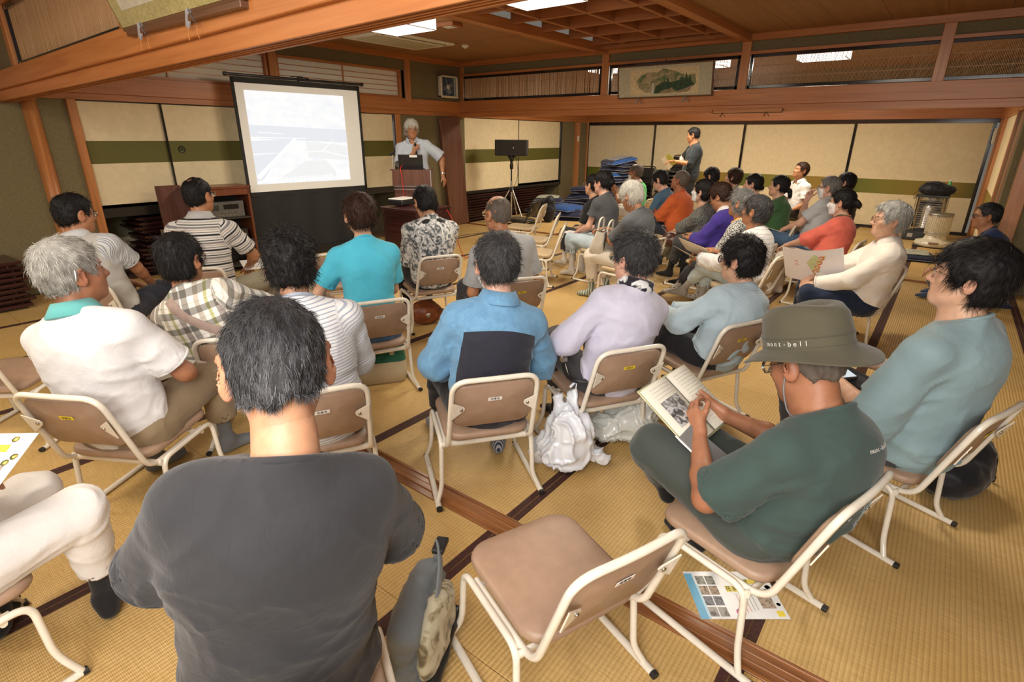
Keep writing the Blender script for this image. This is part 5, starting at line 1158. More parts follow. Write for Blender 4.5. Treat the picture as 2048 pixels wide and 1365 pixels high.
rb('bob', 'grey bobbed person with yellow scarf and leaf-print blouse', -1.38, 5.02, (-1.38, 5.02, .962), **mix(F_, head=(-4, 2, 0), skin='tan', pants=P_['charcoal'], cuff=.11, sock=K_['bw'], sleeve=1.1, loose=.02, hair=('bob', 'grey', .013, dict(len=.045, lift=.1)), armL=(-.05, .27, .52), armR=(.05, .27, .52), legL=(-.02, .50, .12), legR=(.08, .30, .075), kpL=(-.1, .6, 1.4), footL=(0, 1, -.2), chairlabel='beige chair under the grey-bobbed person with yellow scarf'))
rb('hoodie', 'grey-haired person in white pleated hooded shirt, pale jeans and grey socks, legs crossed', -1.20, 4.70, (-1.17, 4.72, .94), 82, **mix(M_, q=3, head=(-4, 6, 0), lean=-12, s=.97, skin='tan', pants=P_['ltjeans'], cuff=.16, sock=K_['ltgrey'], sleeve='long', loose=.022, hair=('longish', 'saltdark', .014, dict(n=9000, len=.04, lift=.15)), armL=(-.08, .34, .52), armR=(.06, .26, .57), legL=(.10, .56, .17), kpL=(-.25, .5, 1.5), footL=(.15, 1, -.55), legR=(.08, .38, .075), face=1, handL=dict(back=(-.3, .2, 1), curl=25), chairlabel='beige chair under the grey-haired person in white hooded shirt'))
rb('w29', 'dark-haired woman with low bun seen between the green top and the grey bob', -1.80, 6.94, (-1.80, 6.93, .985), **mix(F_, head=(6, 0, 0), skin='pink', pants=P_['black'], sock=K_['black'], hair=('up', 'black', .010, dict(add=[(0, -.105, -.03, .026, .028, .026)])), **LAP))
rb('greenw', 'woman with low ponytail in forest green long-sleeved top', -1.50, 6.80, (-1.50, 6.85, .985), **mix(F_, head=(2, 4, 0), s=.93, skin='light', pants=P_['dkjeans'], sock=K_['black'], sleeve='long', hair=('up', 'black', .010, dict(add=[(0, -.12, -.03, .026, .03, .028), (0, -.14, -.075, .022, .024, .045)])), armL=(-.05, .30, .50), armR=(.05, .3, .5), chairlabel='beige chair behind the woman in forest green'))
rb('whites', 'smiling dark-haired person in white short-sleeved shirt by the sliding doors', -1.83, 9.60, (-1.83, 9.60, 1.03), 140, **mix(M_, head=(-8, 12, 0), s=.93, skin='tan', pants=P_['black'], sock=K_['black'], collar=SHIRTS['whites'], hair=('short', 'brown', .014, {}), armL=(-.12, .18, .44), armR=(.12, .18, .44)))
rb('greyp', 'grey-haired person with glasses and white mask in grey polo, hand at the cheek', -1.08, 6.75, (-1.00, 6.86, .995), 84, **mix(M_, head=(-2, -2, 0), s=1.0, side=4, fat=1.15, skin='pink', pants=P_['jeans'], sock=K_['grey'], mask=1, glasses='dark', collar=SHIRTS['greyp'], loose=.022, hair=('crew', 'grey', .008, {}), armL=(-.06, .30, .52), armR=(.07, .12, .86), poleR=(.6, .6, -1), poleL=(-.8, -.4, -.6), handR=dict(dir=(-.2, -.3, 1), back=(.6, .8, 0), curl=35), chairlabel='beige chair under the grey-haired masked person in grey polo'))
rb('hid', 'dark-haired person mostly hidden behind the masked person in grey polo', -.98, 7.85, (-.98, 7.82, .995), **mix(F_, head=(0, 0, 0), shirt=SHIRTS['blackw'], skin='light', pants=P_['black'], sock=K_['black'], hair=('bob', 'black', .012, {}), **LAP))
rb('coral', 'masked woman with black scrunchie bun in coral blouse and brown scarf', -.80, 5.80, (-.73, 5.86, .945), 84, **mix(F_, q=3, head=(-2, -4, 0), skin='light', pants=P_['ivory'], sock=K_['pale'], sleeve=1.3, loose=.026, mask=1, fat=1.08, hair=('up', 'black', .014, dict(add=[(0, -.115, .0, .034, .036, .034), (.0, -.145, -.02, .03, .022, .03)], n=5000)), armL=(-.07, .32, .52), armR=(.06, .30, .52), face=1, legL=(-.06, .40, .075), legR=(.08, .34, .075), handL=dict(curl=45), chairlabel='beige chair under the masked woman in coral blouse'))
rb('blousel', 'silver-haired woman in ivory linen blouse and dark jeans holding an open leaflet', -.36, 4.55, (-.26, 4.56, .97), 104, **mix(F_, q=3, head=(6, 2, 0), s=.93, skin='light', pants=P_['dkjeans'], cuff=.10, sock=K_['pale'], sleeve='long', loose=.026, glasses='metal', collar=SHIRTS['blousel'], hair=('short', 'silver', .018, dict(n=9000, len=.04, lift=.3)), armL=(-.09, .28, .50), armR=(-.01, .32, .52), face=1, handL=dict(curl=55, back=(-.5, 0, .6)), handR=dict(curl=45)))
chair(-.44, 4.73, 112, 'taupe chair under the silver-haired woman in ivory blouse', None)
person('floor', 'person with black glasses in navy jacket sitting cross-legged on a cushion by the right wall', .42, 6.9, 96, **mix(M_, q=2, hip=.17, s=.98, headat=(.36, 7.02, .80), head=(0, -2, 0), slump=22, shirt=SHIRTS['navy'], sleeve='long', loose=.024, skin='tan', glasses='dark', pants=P_['charcoal'], sock=K_['blue'], hair=('crew', 'blackgrey', .012, dict(mix=.4)), legL=(.16, .24, .06), legR=(-.18, .30, .08), kpL=(-1, .3, .1), kpR=(1, .3, .15), armL=(-.22, .30, .24), armR=(.16, .30, .26), thigh=.36, shank=.34, face=1))
# ---- standing
def stand(key, label, x, y, th, **p):
    return person(key, label, x, y, th, **mix(dict(s=1.0, hip=.86, hy=0, lean=0, slump=10, thigh=.405, shank=.395, legL=(-.10, 0, .075), legR=(.10, .02, .075), q=2), p))
stand('speaker', 'silver-haired lecturer with glasses in pale blue shirt holding a microphone', -5.96, 5.52, 222, **dict(headat=(-5.96, 5.46, 1.575), head=(16, -6, 0), s=.98, skin='tan', pants=P_['charcoal'], sock=K_['black'], glasses='metal', collar=SHIRTS['speaker'], loose=.03, sleeve=.95, q=3, hair=('longish', 'white', .017, dict(n=7000, len=.05, lift=.1, comb=(.4, .3, 0))), armL=(-.36, .08, .98), armR=(.02, .19, 1.27), poleL=(-1, -.3, -.2), poleR=(1, -.1, -.9), handR=dict(dir=(-.4, .3, .9), back=(.6, .7, .1), curl=62), handL=dict(dir=(-.25, .15, -.8), back=(-.6, .3, .6), curl=25), face=1))
stand('stand', 'dark-haired person in black t-shirt with white armband standing with papers', -3.60, 9.70, 128, **dict(headat=(-3.62, 9.72, 1.53), head=(-28, -8, 0), s=.98, skin='tan', pants=P_['black'], sock=K_['black'], sleeve=1.05, loose=.024, hem=.14, hair=('crew', 'black', .010, {}), armL=(-.10, .32, 1.12), armR=(.22, .26, 1.06), poleR=(1, -.4, -.6), handR=dict(curl=40, back=(.4, 0, 1))))
chair(-1.90, -.08, 5, 'taupe chair at the lower left corner under the person in cream trousers', None)
chair(-.88, .385, 62, 'taupe chair under the broad person in charcoal t-shirt', None)
# ============================================================ OBJECTS IN THE HALL
def nth(k): return 'topmost' if k == 0 else ('second', 'third', 'fourth', 'fifth', 'sixth', 'seventh', 'eighth', 'ninth', 'tenth', 'eleventh', 'twelfth', 'thirteenth', 'fourteenth', 'fifteenth', 'sixteenth', 'seventeenth', 'eighteenth', 'nineteenth', 'twentieth')[k-1]+' from the top'
def V3(*a): return Vector(a)
def soft(name, prims, h, mat, parent=None, cuts=(), k=.03, wr=.006, sm=2, ws=9, lo=None, hi=None):
    P = np.array([p[1] for p in prims]+[p[2] for p in prims if p[0] == 'c'])
    m = max([max(p[3], p[4]) if p[0] == 'c' else max(p[2]) for p in prims])+.06
    f = Field(P.min(0)-m, P.max(0)+m, h)
    for p in prims:
        kk = p[5] if len(p) > 5 and p[0] == 'c' else k
        if p[0] == 'c': f.cone(p[1], p[2], p[3], p[4], kk, *(p[6:8] if len(p) > 7 else ()))
        else: f.ell(p[1], p[2], p[3] if len(p) > 3 else None, k)
    for c in cuts: f.plane(c[0], c[1])
    V, Q = f.mesh(); V = smooth_mesh(V, Q, sm, .5); n = vnormals(V, Q)
    if ws < 0:   # crisp folds of thin film
        q1 = 1-np.abs(2*noise3(V*vec(9, 9, 4)*1.3+noise3(V*9)[:, None]*2.5)-1); q2 = 1-np.abs(2*noise3(V*vec(22, 22, 10)+5+noise3(V*14+2)[:, None]*2)-1); V = V+n*((q1**5-.25)*wr*1.1+(q2**4-.25)*wr*.55)[:, None]; return np_mesh(name, V, Q, mat, parent, {'cl': V*1.0}, smooth=True)
    w = noise3(V*ws+3); r = 1-np.abs(2*noise3(V*ws*vec(1, 1, 1.6)+w[:, None]*2)-1); r2 = 1-np.abs(2*noise3(V*ws*2.3+11)-1)
    V = V+n*((r**2-.4)*wr+(r2**2-.4)*wr*.5)[:, None]
    return np_mesh(name, V, Q, mat, parent, {'cl': V*1.0})
def sheet(name, W, H, mat, parent=None, curl=0, n=10, th=.0006, M=None, bendy=0):
    """a sheet of paper W x H, curled along x"""
    q = MB()
    for sgn, z0 in ((1, th), (-1, 0)):
        P = []
        for i in range(n+1):
            row = []
            for j in range(5):
                x = (i/n-.5)*W; y = (j/4-.5)*H; z = curl*((2*i/n-1)**2)*W+bendy*(2*j/4-1)**2*H+z0
                v = Vector((x, y, z)); row.append(M @ v if M is not None else v)
            P.append(row if sgn > 0 else row[::-1])
        q.grid(P)
    return q.build(name, mat, parent)
def TR(x, y, z, rx=0, ry=0, rz=0): return Matrix.Translation((x, y, z)) @ Euler((R(rx), R(ry), R(rz))).to_matrix().to_4x4()
mw_paper = simple('white_paper', (.82, .82, .80), .6, var=.02)
m_print = simple('grey_print', (.22, .22, .24), .7, var=.2)
def basis(o, x, y):  # matrix with origin o, x axis towards x, z = normal up from x cross y
    X = (Vector(x)-Vector(o)); W = X.length; X.normalize(); Y = Vector(y)-Vector(o); Z = X.cross(Y).normalized(); Y = Z.cross(X)
    M = Matrix.Identity(4)
    for i in range(3): M[i][0], M[i][1], M[i][2], M[i][3] = X[i], Y[i], Z[i], o[i]
    return M
# ---- projection screen
scr = thing('projection_screen', 'large projection screen in black frame showing a bright aerial photo', 'screen', (-6.555, 4.213, 0), R(85.4))
mk = simple('black_screen_fabric', (.02, .02, .02), .75, bump=.2, bscale=300); mkm = simple('black_satin_metal', (.02, .02, .021), .3)
q = MB(); q.bbox(-.832, -.795, -.004, .004, .78, 2.10, .001); q.bbox(.795, .832, -.004, .004, .78, 2.10, .001); q.bbox(-.832, .832, -.004, .004, 2.045, 2.105, .001); q.bbox(-.832, .832, -.004, .004, .78, .835, .001); q.build('frame', mk, scr)
m_sw = simple('white_screen_spill_glow', (.80, .79, .73), .85, var=.01, emit=(1, .97, .87), estr=.10)  # faint emission stands in for flash and projector spill on the white cloth
MB().box(-.795, .795, -.001, .001, .835, 2.045).build('screen_surface', m_sw, scr)
def pic_mat():
    m, nt, b = nodes_of('projected_picture'); tc = N(nt, 'ShaderNodeTexCoord'); mp = N(nt, 'ShaderNodeMapping'); mp.inputs['Scale'].default_value = (1, 1, 2.2); nt.links.new(tc.outputs['Object'], mp.inputs[0])
    nz = N(nt, 'ShaderNodeTexNoise'); nz.inputs['Scale'].default_value = 5; nz.inputs['Detail'].default_value = 8; nt.links.new(mp.outputs[0], nz.inputs['Vector'])
    rp = ramp(nt, [(.3, (.88, .91, .96)), (.5, (.95, .97, .99)), (.62, (1, 1, 1))]); nt.links.new(nz.outputs['Fac'], rp.inputs[0])
    b.inputs['Base Color'].default_value = (.1, .1, .1, 1); nt.links.new(rp.outputs[0], b.inputs['Emission Color']); b.inputs['Emission Strength'].default_value = .80; return m
pic = MB().box(-.70, .575, -.003, .0, .925, 1.97).build('projected_picture', pic_mat(), scr)
m_pl = simple('picture_light_line', (.1, .1, .1), .9, emit=(1, 1, 1), estr=.95); m_pd = simple('picture_shade', (.1, .1, .1), .9, emit=(.86, .90, .96), estr=.74); m_pg = simple('picture_field', (.1, .1, .1), .9, emit=(.92, .94, .95), estr=.76)
def pp(pts, m, z=-.0036): q = MB(); q.add([(x, z, y) for x, y in pts], [tuple(range(len(pts)))]); return q.build('picture_detail', m, pic)
def pl(a, b, w, m=m_pl, z=-.0042):
    d = Vector((b[0]-a[0], b[1]-a[1])); n = Vector((-d.y, d.x)).normalized()*w/2; return pp([(a[0]-n.x, a[1]-n.y), (b[0]-n.x*.5, b[1]-n.y*.5), (b[0]+n.x*.5, b[1]+n.y*.5), (a[0]+n.x, a[1]+n.y)], m, z)
pp([(-.70, 1.60), (.575, 1.56), (.575, 1.40), (-.70, 1.45)], m_pd); pp([(-.70, 1.42), (-.18, 1.44), (-.62, .98), (-.70, .95)], m_pd); pp([(-.02, 1.42), (.55, 1.36), (.575, 1.18), (.0, 1.22)], m_pg); pp([(-.45, .96), (-.05, 1.18), (.25, 1.18), (.42, .98)], m_pg)
pl((-.68, 1.0), (-.15, 1.45), .05); pl((-.15, 1.28), (.2, 1.30), .012); pl((.2, 1.30), (.57, 1.22), .012); pl((.2, 1.30), (.38, 1.44), .01); pl((-.7, 1.27), (-.4, 1.28), .01); pl((.25, 1.18), (.5, .98), .008); pl((-.7, 1.46), (.0, 1.45), .01); pl((-.6, 1.52), (-.3, 1.50), .008)
for i in range(15):
    x = -.58+i*.062; z = .972+.004*math.sin(i)+i*.0012; q = MB(); M = Matrix.Translation((x, -.0045, z)); q.tube([M @ Vector((.019*math.cos(t), 0, .012*math.sin(t))) for t in [2*PI*k/12 for k in range(13)]], .0028, 4, cap=False); q.build('picture_ring', m_pl, pic)
for i in range(8):
    x = -.57+i*.017; z = .998+i*.026; q = MB(); M = Matrix.Translation((x, -.0045, z)); q.tube([M @ Vector((.010*math.cos(t), 0, .012*math.sin(t))) for t in [2*PI*k/12 for k in range(13)]], .0022, 4, cap=False); q.build('picture_ring', m_pl, pic)
text('caption_text', '群第二期', .052, TR(.47, -.005, 1.03, 90), m_pl, pic); text('caption_text', '調査 報告', .048, TR(.46, -.005, .97, 90), m_pl, pic)
MB().tube([(-.872, 0, 2.125), (.872, 0, 2.125)], .016, 12).build('top_rod', mkm, scr)
for s in (-1, 1): MB().tube([(s*.86, 0, 2.125), (s*.895, 0, 2.125)], .022, 12).build('rod_cap', mkm, scr)
q = MB(); q.tube([(-.12, -.01, 2.15), (.0, -.02, 2.155), (.12, -.01, 2.14)], .006, 6); q.bbox(-.03, .03, -.03, .0, 2.13, 2.16, .004); q.build('carry_handle', mkm, scr)
q = MB()
P = []
for i in range(25):
    x = -.83+1.66*i/24; P.append([(x, .01*math.sin(i*1.1)-.004, .80), (x, .014*math.sin(i*1.1+.3)-.006, .4), (x, .012*math.sin(i*1.1+.6)-.004, .10)])
q.grid(P); q.build('black_skirt', mk, scr)
MB().bbox(-.84, .84, -.07, .05, .0, .11, .01).build('case', mkm, scr)
MB().tube([(0, .03, .05), (0, .03, 2.12)], .015, 8).build('mast', mkm, scr)
# ---- lectern, laptop, microphone
m_wal = wood('dark_walnut_veneer', (.10, .038, .024), (.17, .07, .045), .3, 2, 5)
m_steel = simple('brushed_steel', (.55, .53, .5), .3, .9)
lec = thing('lectern', 'brown wooden lectern with two silver stripes in front of the lecturer', 'lectern', (-5.66, 5.18, 0), R(38.5))
q = MB(); q.bbox(-.235, .235, -.20, .20, .0, .04, .004); q.build('base', m_wal, lec)
MB().bbox(-.225, .225, -.185, -.165, .04, 1.04, .003).build('front_panel', m_wal, lec)
for s in (-1, 1): MB().bbox(s*.225-.01, s*.225+.01, -.18, .18, .04, 1.05, .003).build('side_panel', m_wal, lec)
MB().bbox(-.25, .25, -.205, .20, 1.03, 1.065, .004).build('top', m_wal, lec)
MB().bbox(-.25, .25, -.21, -.19, .88, 1.08, .003).build('fascia', m_wal, lec)
for z in (.895, .935): MB().bbox(-.235, .235, -.216, -.205, z-.004-.06, z+.004-.06, .001).build('silver_strip', m_steel, lec)
MB().bbox(.243, .256, -.21, -.20, .75, 1.08, .002).build('silver_edge', m_steel, lec)
lap = thing('laptop', 'open black laptop on the lectern with a white paper clipped on the lid', 'laptop', (-5.66, 5.14, 1.066), R(38.5))
MB().bbox(-.14, .16, -.06, .16, 0, .016, .003).build('keyboard_base', mkm, lap)
MB().bbox(-.15, .17, -.004, .004, 0, .19, .002, Matrix.Translation((0, -.07, .012)) @ Matrix.Rotation(R(12), 4, 'X')).build('lid', mkm, lap)
MB().bbox(.0, .10, -.006, -.004, .155, .185, .001, Matrix.Translation((0, -.07, .012)) @ Matrix.Rotation(R(12), 4, 'X')).build('paper_note', mw_paper, lap)
mst = thing('microphone_stand', 'short desk microphone stand with black clip on the left of the lectern', 'microphone stand', (-5.81, 4.96, 1.066), R(38.5))
MB().lathe([(.05, 0), (.05, .008), (.012, .014), (.0001, .014)], 16).build('base', mkm, mst); MB().tube([(0, 0, .01), (0, 0, .19)], .007, 8).build('stem', m_steel, mst); MB().tube([(-.035, .01, .19), (.03, -.01, .225)], .017, 10).build('clip', mkm, mst)
pr = PP['speaker']; hi_ = pr['hands']['R']; mc = thing('microphone', 'black and silver hand microphone held at the lecturer\'s chin', 'microphone', pr['root'].location, pr['root'].rotation_euler.z)
pal = Vector(hi_['palm']); mdir = Vector(unit(vec(.05, .25, .95)))
MB().tube([pal-mdir*.09, pal-mdir*.02, pal+mdir*.075], [.010, .012, .014], 12).build('handle', mkm, mc)
MB().lathe([(.0001, -.022), (.016, -.016), (.023, 0), (.020, .016), (.0001, .024)], 14, c=tuple(pal+mdir*.095)).build('grille', m_steel, mc)
MB().tube(bend([pal-mdir*.09, pal-mdir*.09+Vector((0, .03, -.12)), pal+Vector((-.08, .12, -.25)), pal+Vector((-.05, .16, -.32))], .05), .004, 6).build('cable', mkm, mc)
# projector on a dark table
m_dkt = wood('dark_table_wood', (.035, .012, .012), (.07, .026, .024), .25, 0, 6)
ptb = thing('projector_table', 'dark brown box table carrying the projector in front of the lectern', 'table', (-5.1, 4.68, 0), 0)
MB().bbox(-.32, .30, -.30, .30, .65, .68, .005).build('tabletop', m_dkt, ptb)
for s in (-1, 1): MB().bbox(s*.29-.01, s*.29+.01, -.28, .28, 0, .65, .003).build('side_panel', m_dkt, ptb)
MB().bbox(-.28, .28, -.28, -.265, .05, .65, .003).build('front_panel', m_dkt, ptb); MB().bbox(-.28, .28, .265, .28, 0, .65, .003).build('back_panel', m_wal, ptb)
pj = thing('projector', 'flat white-topped projector on the dark table, facing the screen', 'projector', (-5.32, 4.66, .681), R(100))
MB().bbox(-.15, .15, -.11, .11, .012, .075, .012).build('housing', mkm, pj); MB().bbox(-.148, .148, -.108, .108, .075, .088, .005).build('top_cover', simple('white_plastic', (.8, .8, .76), .35), pj)
MB().lathe([(.028, 0), (.03, .02), (.022, .024), (.0001, .02)], 16, M=TR(.08, .108, .045, -90)).build('lens_ring', m_steel, pj)
m_red = simple('red_cable_plastic', (.55, .02, .015), .4)
tag(MB().tube(bend([V3(-5.64, 4.97, 1.14), V3(-5.56, 4.86, 1.10), V3(-5.53, 4.86, .95), V3(-5.50, 4.84, .7), V3(-5.40, 4.8, .70)], .06), .0045, 6).build('cable', m_red), 'thin red cable hanging from the lectern down to the projector', 'cable')
tag(MB().tube(bend([V3(-4.82, 4.9, .67), V3(-4.70, 4.92, .5), V3(-4.66, 4.95, .2), V3(-4.7, 5.1, .01), V3(-4.9, 5.5, .006)], .12), .0045, 6).build('cable', m_red), 'red cable hanging off the right side of the projector table', 'cable')
# ---- audio cabinet behind the striped polo
m_cab = wood('reddish_cabinet_wood', (.14, .04, .018), (.22, .07, .032), .3, 2, 6)
cb = thing('audio_cabinet', 'open reddish wooden cabinet holding audio gear left of the screen', 'cabinet', (-6.45, 2.93, 0), R(84))
for s in (-1, 1): MB().bbox(s*.285-.012, s*.285+.012, -.19, .19, .03, .93, .003).build('side_panel', m_cab, cb)
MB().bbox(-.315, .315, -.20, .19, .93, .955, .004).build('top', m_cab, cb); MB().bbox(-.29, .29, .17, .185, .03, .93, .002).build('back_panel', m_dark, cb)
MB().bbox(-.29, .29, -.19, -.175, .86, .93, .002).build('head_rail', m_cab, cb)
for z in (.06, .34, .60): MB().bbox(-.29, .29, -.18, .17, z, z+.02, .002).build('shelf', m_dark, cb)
for s in (-1, 1):
    for e in (-1, 1): MB().lathe([(.018, 0), (.018, .03), (.008, .035)], 10, c=(s*.25, e*.14, 0)).build('castor', m_rub, cb)
am = tag(empty('amplifier', (-6.45, 2.93, .622), R(84)), 'silver-grey amplifier on the upper shelf of the audio cabinet', 'amplifier')
MB().bbox(-.22, .22, -.165, .12, 0, .17, .004).build('housing', simple('grey_metal_case', (.14, .14, .135), .45, .5), am)
MB().bbox(.0, .16, -.170, -.165, .09, .14, .001).build('display', simple('black_display', (.01, .01, .012), .1), am)
for i in range(6): MB().lathe([(.007, 0), (.006, .012), (.0001, .013)], 10, M=TR(-.01+i*.032, -.166, .06, 90)).build('knob', m_steel, am)
for i in range(9): MB().bbox(-.19+i*.04, -.17+i*.04, -.169, -.165, .022, .03, .001).build('button', m_steel, am)
MB().bbox(-.18, -.05, -.168, -.165, .08, .14, .001).build('vent_panel', m_dark, am)
ddk = tag(empty('audio_deck', (-6.45, 2.93, .362), R(84)), 'black audio deck on the lower shelf of the cabinet', 'audio deck')
MB().bbox(-.22, .22, -.165, .12, 0, .12, .004).build('housing', mkm, ddk); MB().bbox(-.2, .2, -.168, -.165, .05, .07, .001).build('front_strip', m_steel, ddk)
wf_ = thing('wooden_panel', 'plain brown board leaning against the left side of the audio cabinet', 'board', (-6.62, 2.55, 0), R(-8)); MB().bbox(-.01, .01, -.14, .10, 0, .97, .003, TR(0, 0, 0, 0, -4, 0)).build('board', m_wal, wf_)
# ---- stacked folding low tables
m_lac = wood('dark_red_lacquer_wood', (.030, .010, .010), (.060, .022, .018), .22, 1, 4)
def low_table():
    t = empty('folding_low_table'); MB().bbox(-.225, .225, -.60, .60, .018, .045, .005).build('tabletop', m_lac, t)
    MB().bbox(-.20, .20, -.56, .56, .004, .018, .002).build('apron', m_lac, t)
    for s in (-1, 1): MB().tube([(-.18, s*.5, .002), (.18, s*.5, .002)], .006, 6).build('folded_leg', m_steel, t)
    return t
lt0 = low_table(); used0 = [False]
def tstack(x, y, n, z0, where, rz=0, dz=.046, jit=.05):
    for i in range(n):
        o = lt0 if not used0[0] else copy_tree(lt0); used0[0] = True
        o.location = (x+rnd.uniform(-jit, jit), y+rnd.uniform(-jit, jit), z0+i*dz+.003); o.rotation_euler = (0, 0, R(rz+rnd.uniform(-3, 3))); tag(o, 'dark folded low table '+where+', '+nth(n-1-i), 'table', 'low tables stacked '+where)
tstack(-7.12, 2.86, 13, 0, 'left of the screen', 0, .048, .045); tstack(-7.14, 4.6, 13, 0, 'behind the screen', 0, .048, .03)
tstack(-7.12, 5.28, 0, 0, ''); tstack(-7.12, 8.15, 10, 0, 'beside the leaning board', 0, .048, .025); tstack(-7.12, 9.45, 10, 0, 'behind the tripod', 0, .048, .025)
tstack(-6.54, .50, 9, 0, 'at the far left edge', 3, .048, .03)
# framed board and notice leaning near the recess
t = thing('framed_board', 'pale brown framed board leaning on the tables behind the striped polo', 'board', (-6.72, 2.62, 0), R(-6))
MB().bbox(-.01, .01, -.20, .20, 0, .50, .003, TR(0, 0, 0, 0, -10, 0)).build('board', simple('tan_board', (.25, .17, .11), .5), t); MB().bbox(.010, .016, -.16, .02, .2, .36, .002, TR(0, 0, 0, 0, -10, 0)).build('black_outline', mkm, t); MB().bbox(.0165, .018, -.145, .005, .215, .345, .001, TR(0, 0, 0, 0, -10, 0)).build('inner_panel', simple('tan_board', (.25, .17, .11), .5), t)
t = thing('notice_sheet', 'beige notice sheet with handwritten characters on the recess wall', 'notice', (-7.42, 2.28, .22), 0)
MB().bbox(0, .003, -.13, .13, -.15, .15, .001).build('sheet', simple('aged_paper', (.45, .38, .26), .8), t)
for i in range(3): text('handwriting', '火の用心', .062, TR(.0045, .07-.07*i, .0, 90, 0, 90), m_ink, t) if i == 0 else None
for i in range(2):
    for j in range(4): text('handwriting', '御注意願'[j], .045, TR(.0045, .0-.075*i, .09-.06*j, 90, 0, 90), m_ink, t)
# ---- leaning board at the corner
lb = thing('leaning_board', 'tall dark brown wooden board standing against the left wall by the corner', 'board', (-6.80, 7.28, 0), 0)
MB().bbox(-.03, .02, -.25, .22, 0, 1.80, .004, TR(0, 0, 0, 6, -0.5, 0)).build('board', m_wal, lb); MB().bbox(.02, .026, -.25, -.235, 0, 1.8, .001, TR(0, 0, 0, 6, -.5, 0)).build('edge_strip', m_cab, lb)
t = thing('black_rod', 'thin black rod hanging on the wall beside the tall leaning board', 'rod', (-6.85, 6.93, 1.45)); MB().tube([(0, 0, .18), (0, .01, -.28)], .018, 8).build('rod', mkm, t)
# ---- wall fan
wfn = thing('wall_fan', 'white framed ventilation fan box high on the wall near the corner', 'fan', (-6.86, 7.10, 2.245))
mp_ = simple('cream_plastic', (.75, .7, .55), .4)
q = MB(); q.bbox(0, .07, -.20, -.165, -.165, .165, .006); q.bbox(0, .07, .165, .20, -.165, .165, .006); q.bbox(0, .07, -.20, .20, .14, .165, .006); q.bbox(0, .08, -.20, .20, -.165, -.135, .006); q.build('frame', mp_, wfn)
MB().box(0, .005, -.17, .17, -.14, .14).build('back_panel', simple('dark_blue_backing', (.08, .11, .16), .5), wfn)
for i in range(5): MB().box(.055, .06, -.145+i*.072, -.140+i*.072, -.14, .14).build('grille_bar', simple('blue_grey_metal', (.3, .36, .42), .4, .5), wfn)
for i in range(4):
    MB().bbox(-.035, .035, .02, .11, -.002, .002, .001, TR(.03, 0, 0, 0, 90, 0) @ TR(0, 0, 0, 0, 0, i*90+20) @ TR(0, 0, 0, 0, 25, 0)).build('blade', simple('blue_grey_metal', (.3, .36, .42), .4, .5), wfn)
MB().lathe([(.04, 0), (.035, .02), (.0001, .028)], 16, M=TR(.03, 0, 0, 0, 90, 0)).build('hub', mp_, wfn)
# ---- loudspeaker on tripod
LX, LY = -6.20, 8.0
ls = thing('loudspeaker', 'black box loudspeaker on top of the silver tripod', 'loudspeaker', (LX, LY, 1.175), R(30))
MB().bbox(-.285, .285, -.10, .12, 0, .265, .01).build('cabinet', simple('black_speaker_vinyl', (.025, .025, .024), .6, bump=.3, bscale=400), ls); MB().bbox(-.19, .275, -.108, -.10, .012, .253, .004).build('grille', simple('black_grille_cloth', (.04, .038, .034), .8, bump=.4, bscale=900), ls)
MB().bbox(.04, .055, -.112, -.107, .12, .15, .002).build('badge', m_steel, ls)
tp = thing('tripod_stand', 'silver and black tripod under the black loudspeaker', 'tripod', (LX, LY, 0), R(10))
MB().tube([(0, 0, .12), (0, 0, .75)], .017, 12).build('lower_pole', m_steel, tp); MB().tube([(0, 0, .75), (0, 0, 1.16)], .013, 12).build('upper_pole', mkm, tp)
MB().lathe([(.03, .95), (.032, 1.02), (.02, 1.06), (.05, 1.13), (.075, 1.172), (.0001, 1.173)], 14).build('top_cup', mkm, tp); MB().lathe([(.03, .56), (.045, .60), (.03, .64)], 14).build('collar', mkm, tp)
for k in range(3):
    a = R(90+120*k+8); d = Vector((math.cos(a), math.sin(a), 0)); lg = MB().tube([d*.03+V3(0, 0, .60), d*.37+V3(0, 0, .015)], .012, 10).build('leg', m_steel, tp); MB().tube([d*.35+V3(0, 0, .045), d*.385+V3(0, 0, .008)], .016, 8).build('rubber_foot', m_rub, lg)
    MB().tube([V3(0, 0, .17), d*.22+V3(0, 0, .28)], .006, 6).build('brace', mkm, tp)
tag(MB().tube(bend([V3(LX+.05, LY+.05, 1.2), V3(LX+.10, LY+.1, .8), V3(LX-.2, LY, .3), V3(LX-.1, LY-.3, .01), V3(LX+.4, LY-.9, .006), V3(LX+.2, LY-1.6, .006), V3(-5.3, 5.2, .006)], .2), .004, 6).build('cable', mkm), 'thin black cable running from the loudspeaker across the floor', 'cable')
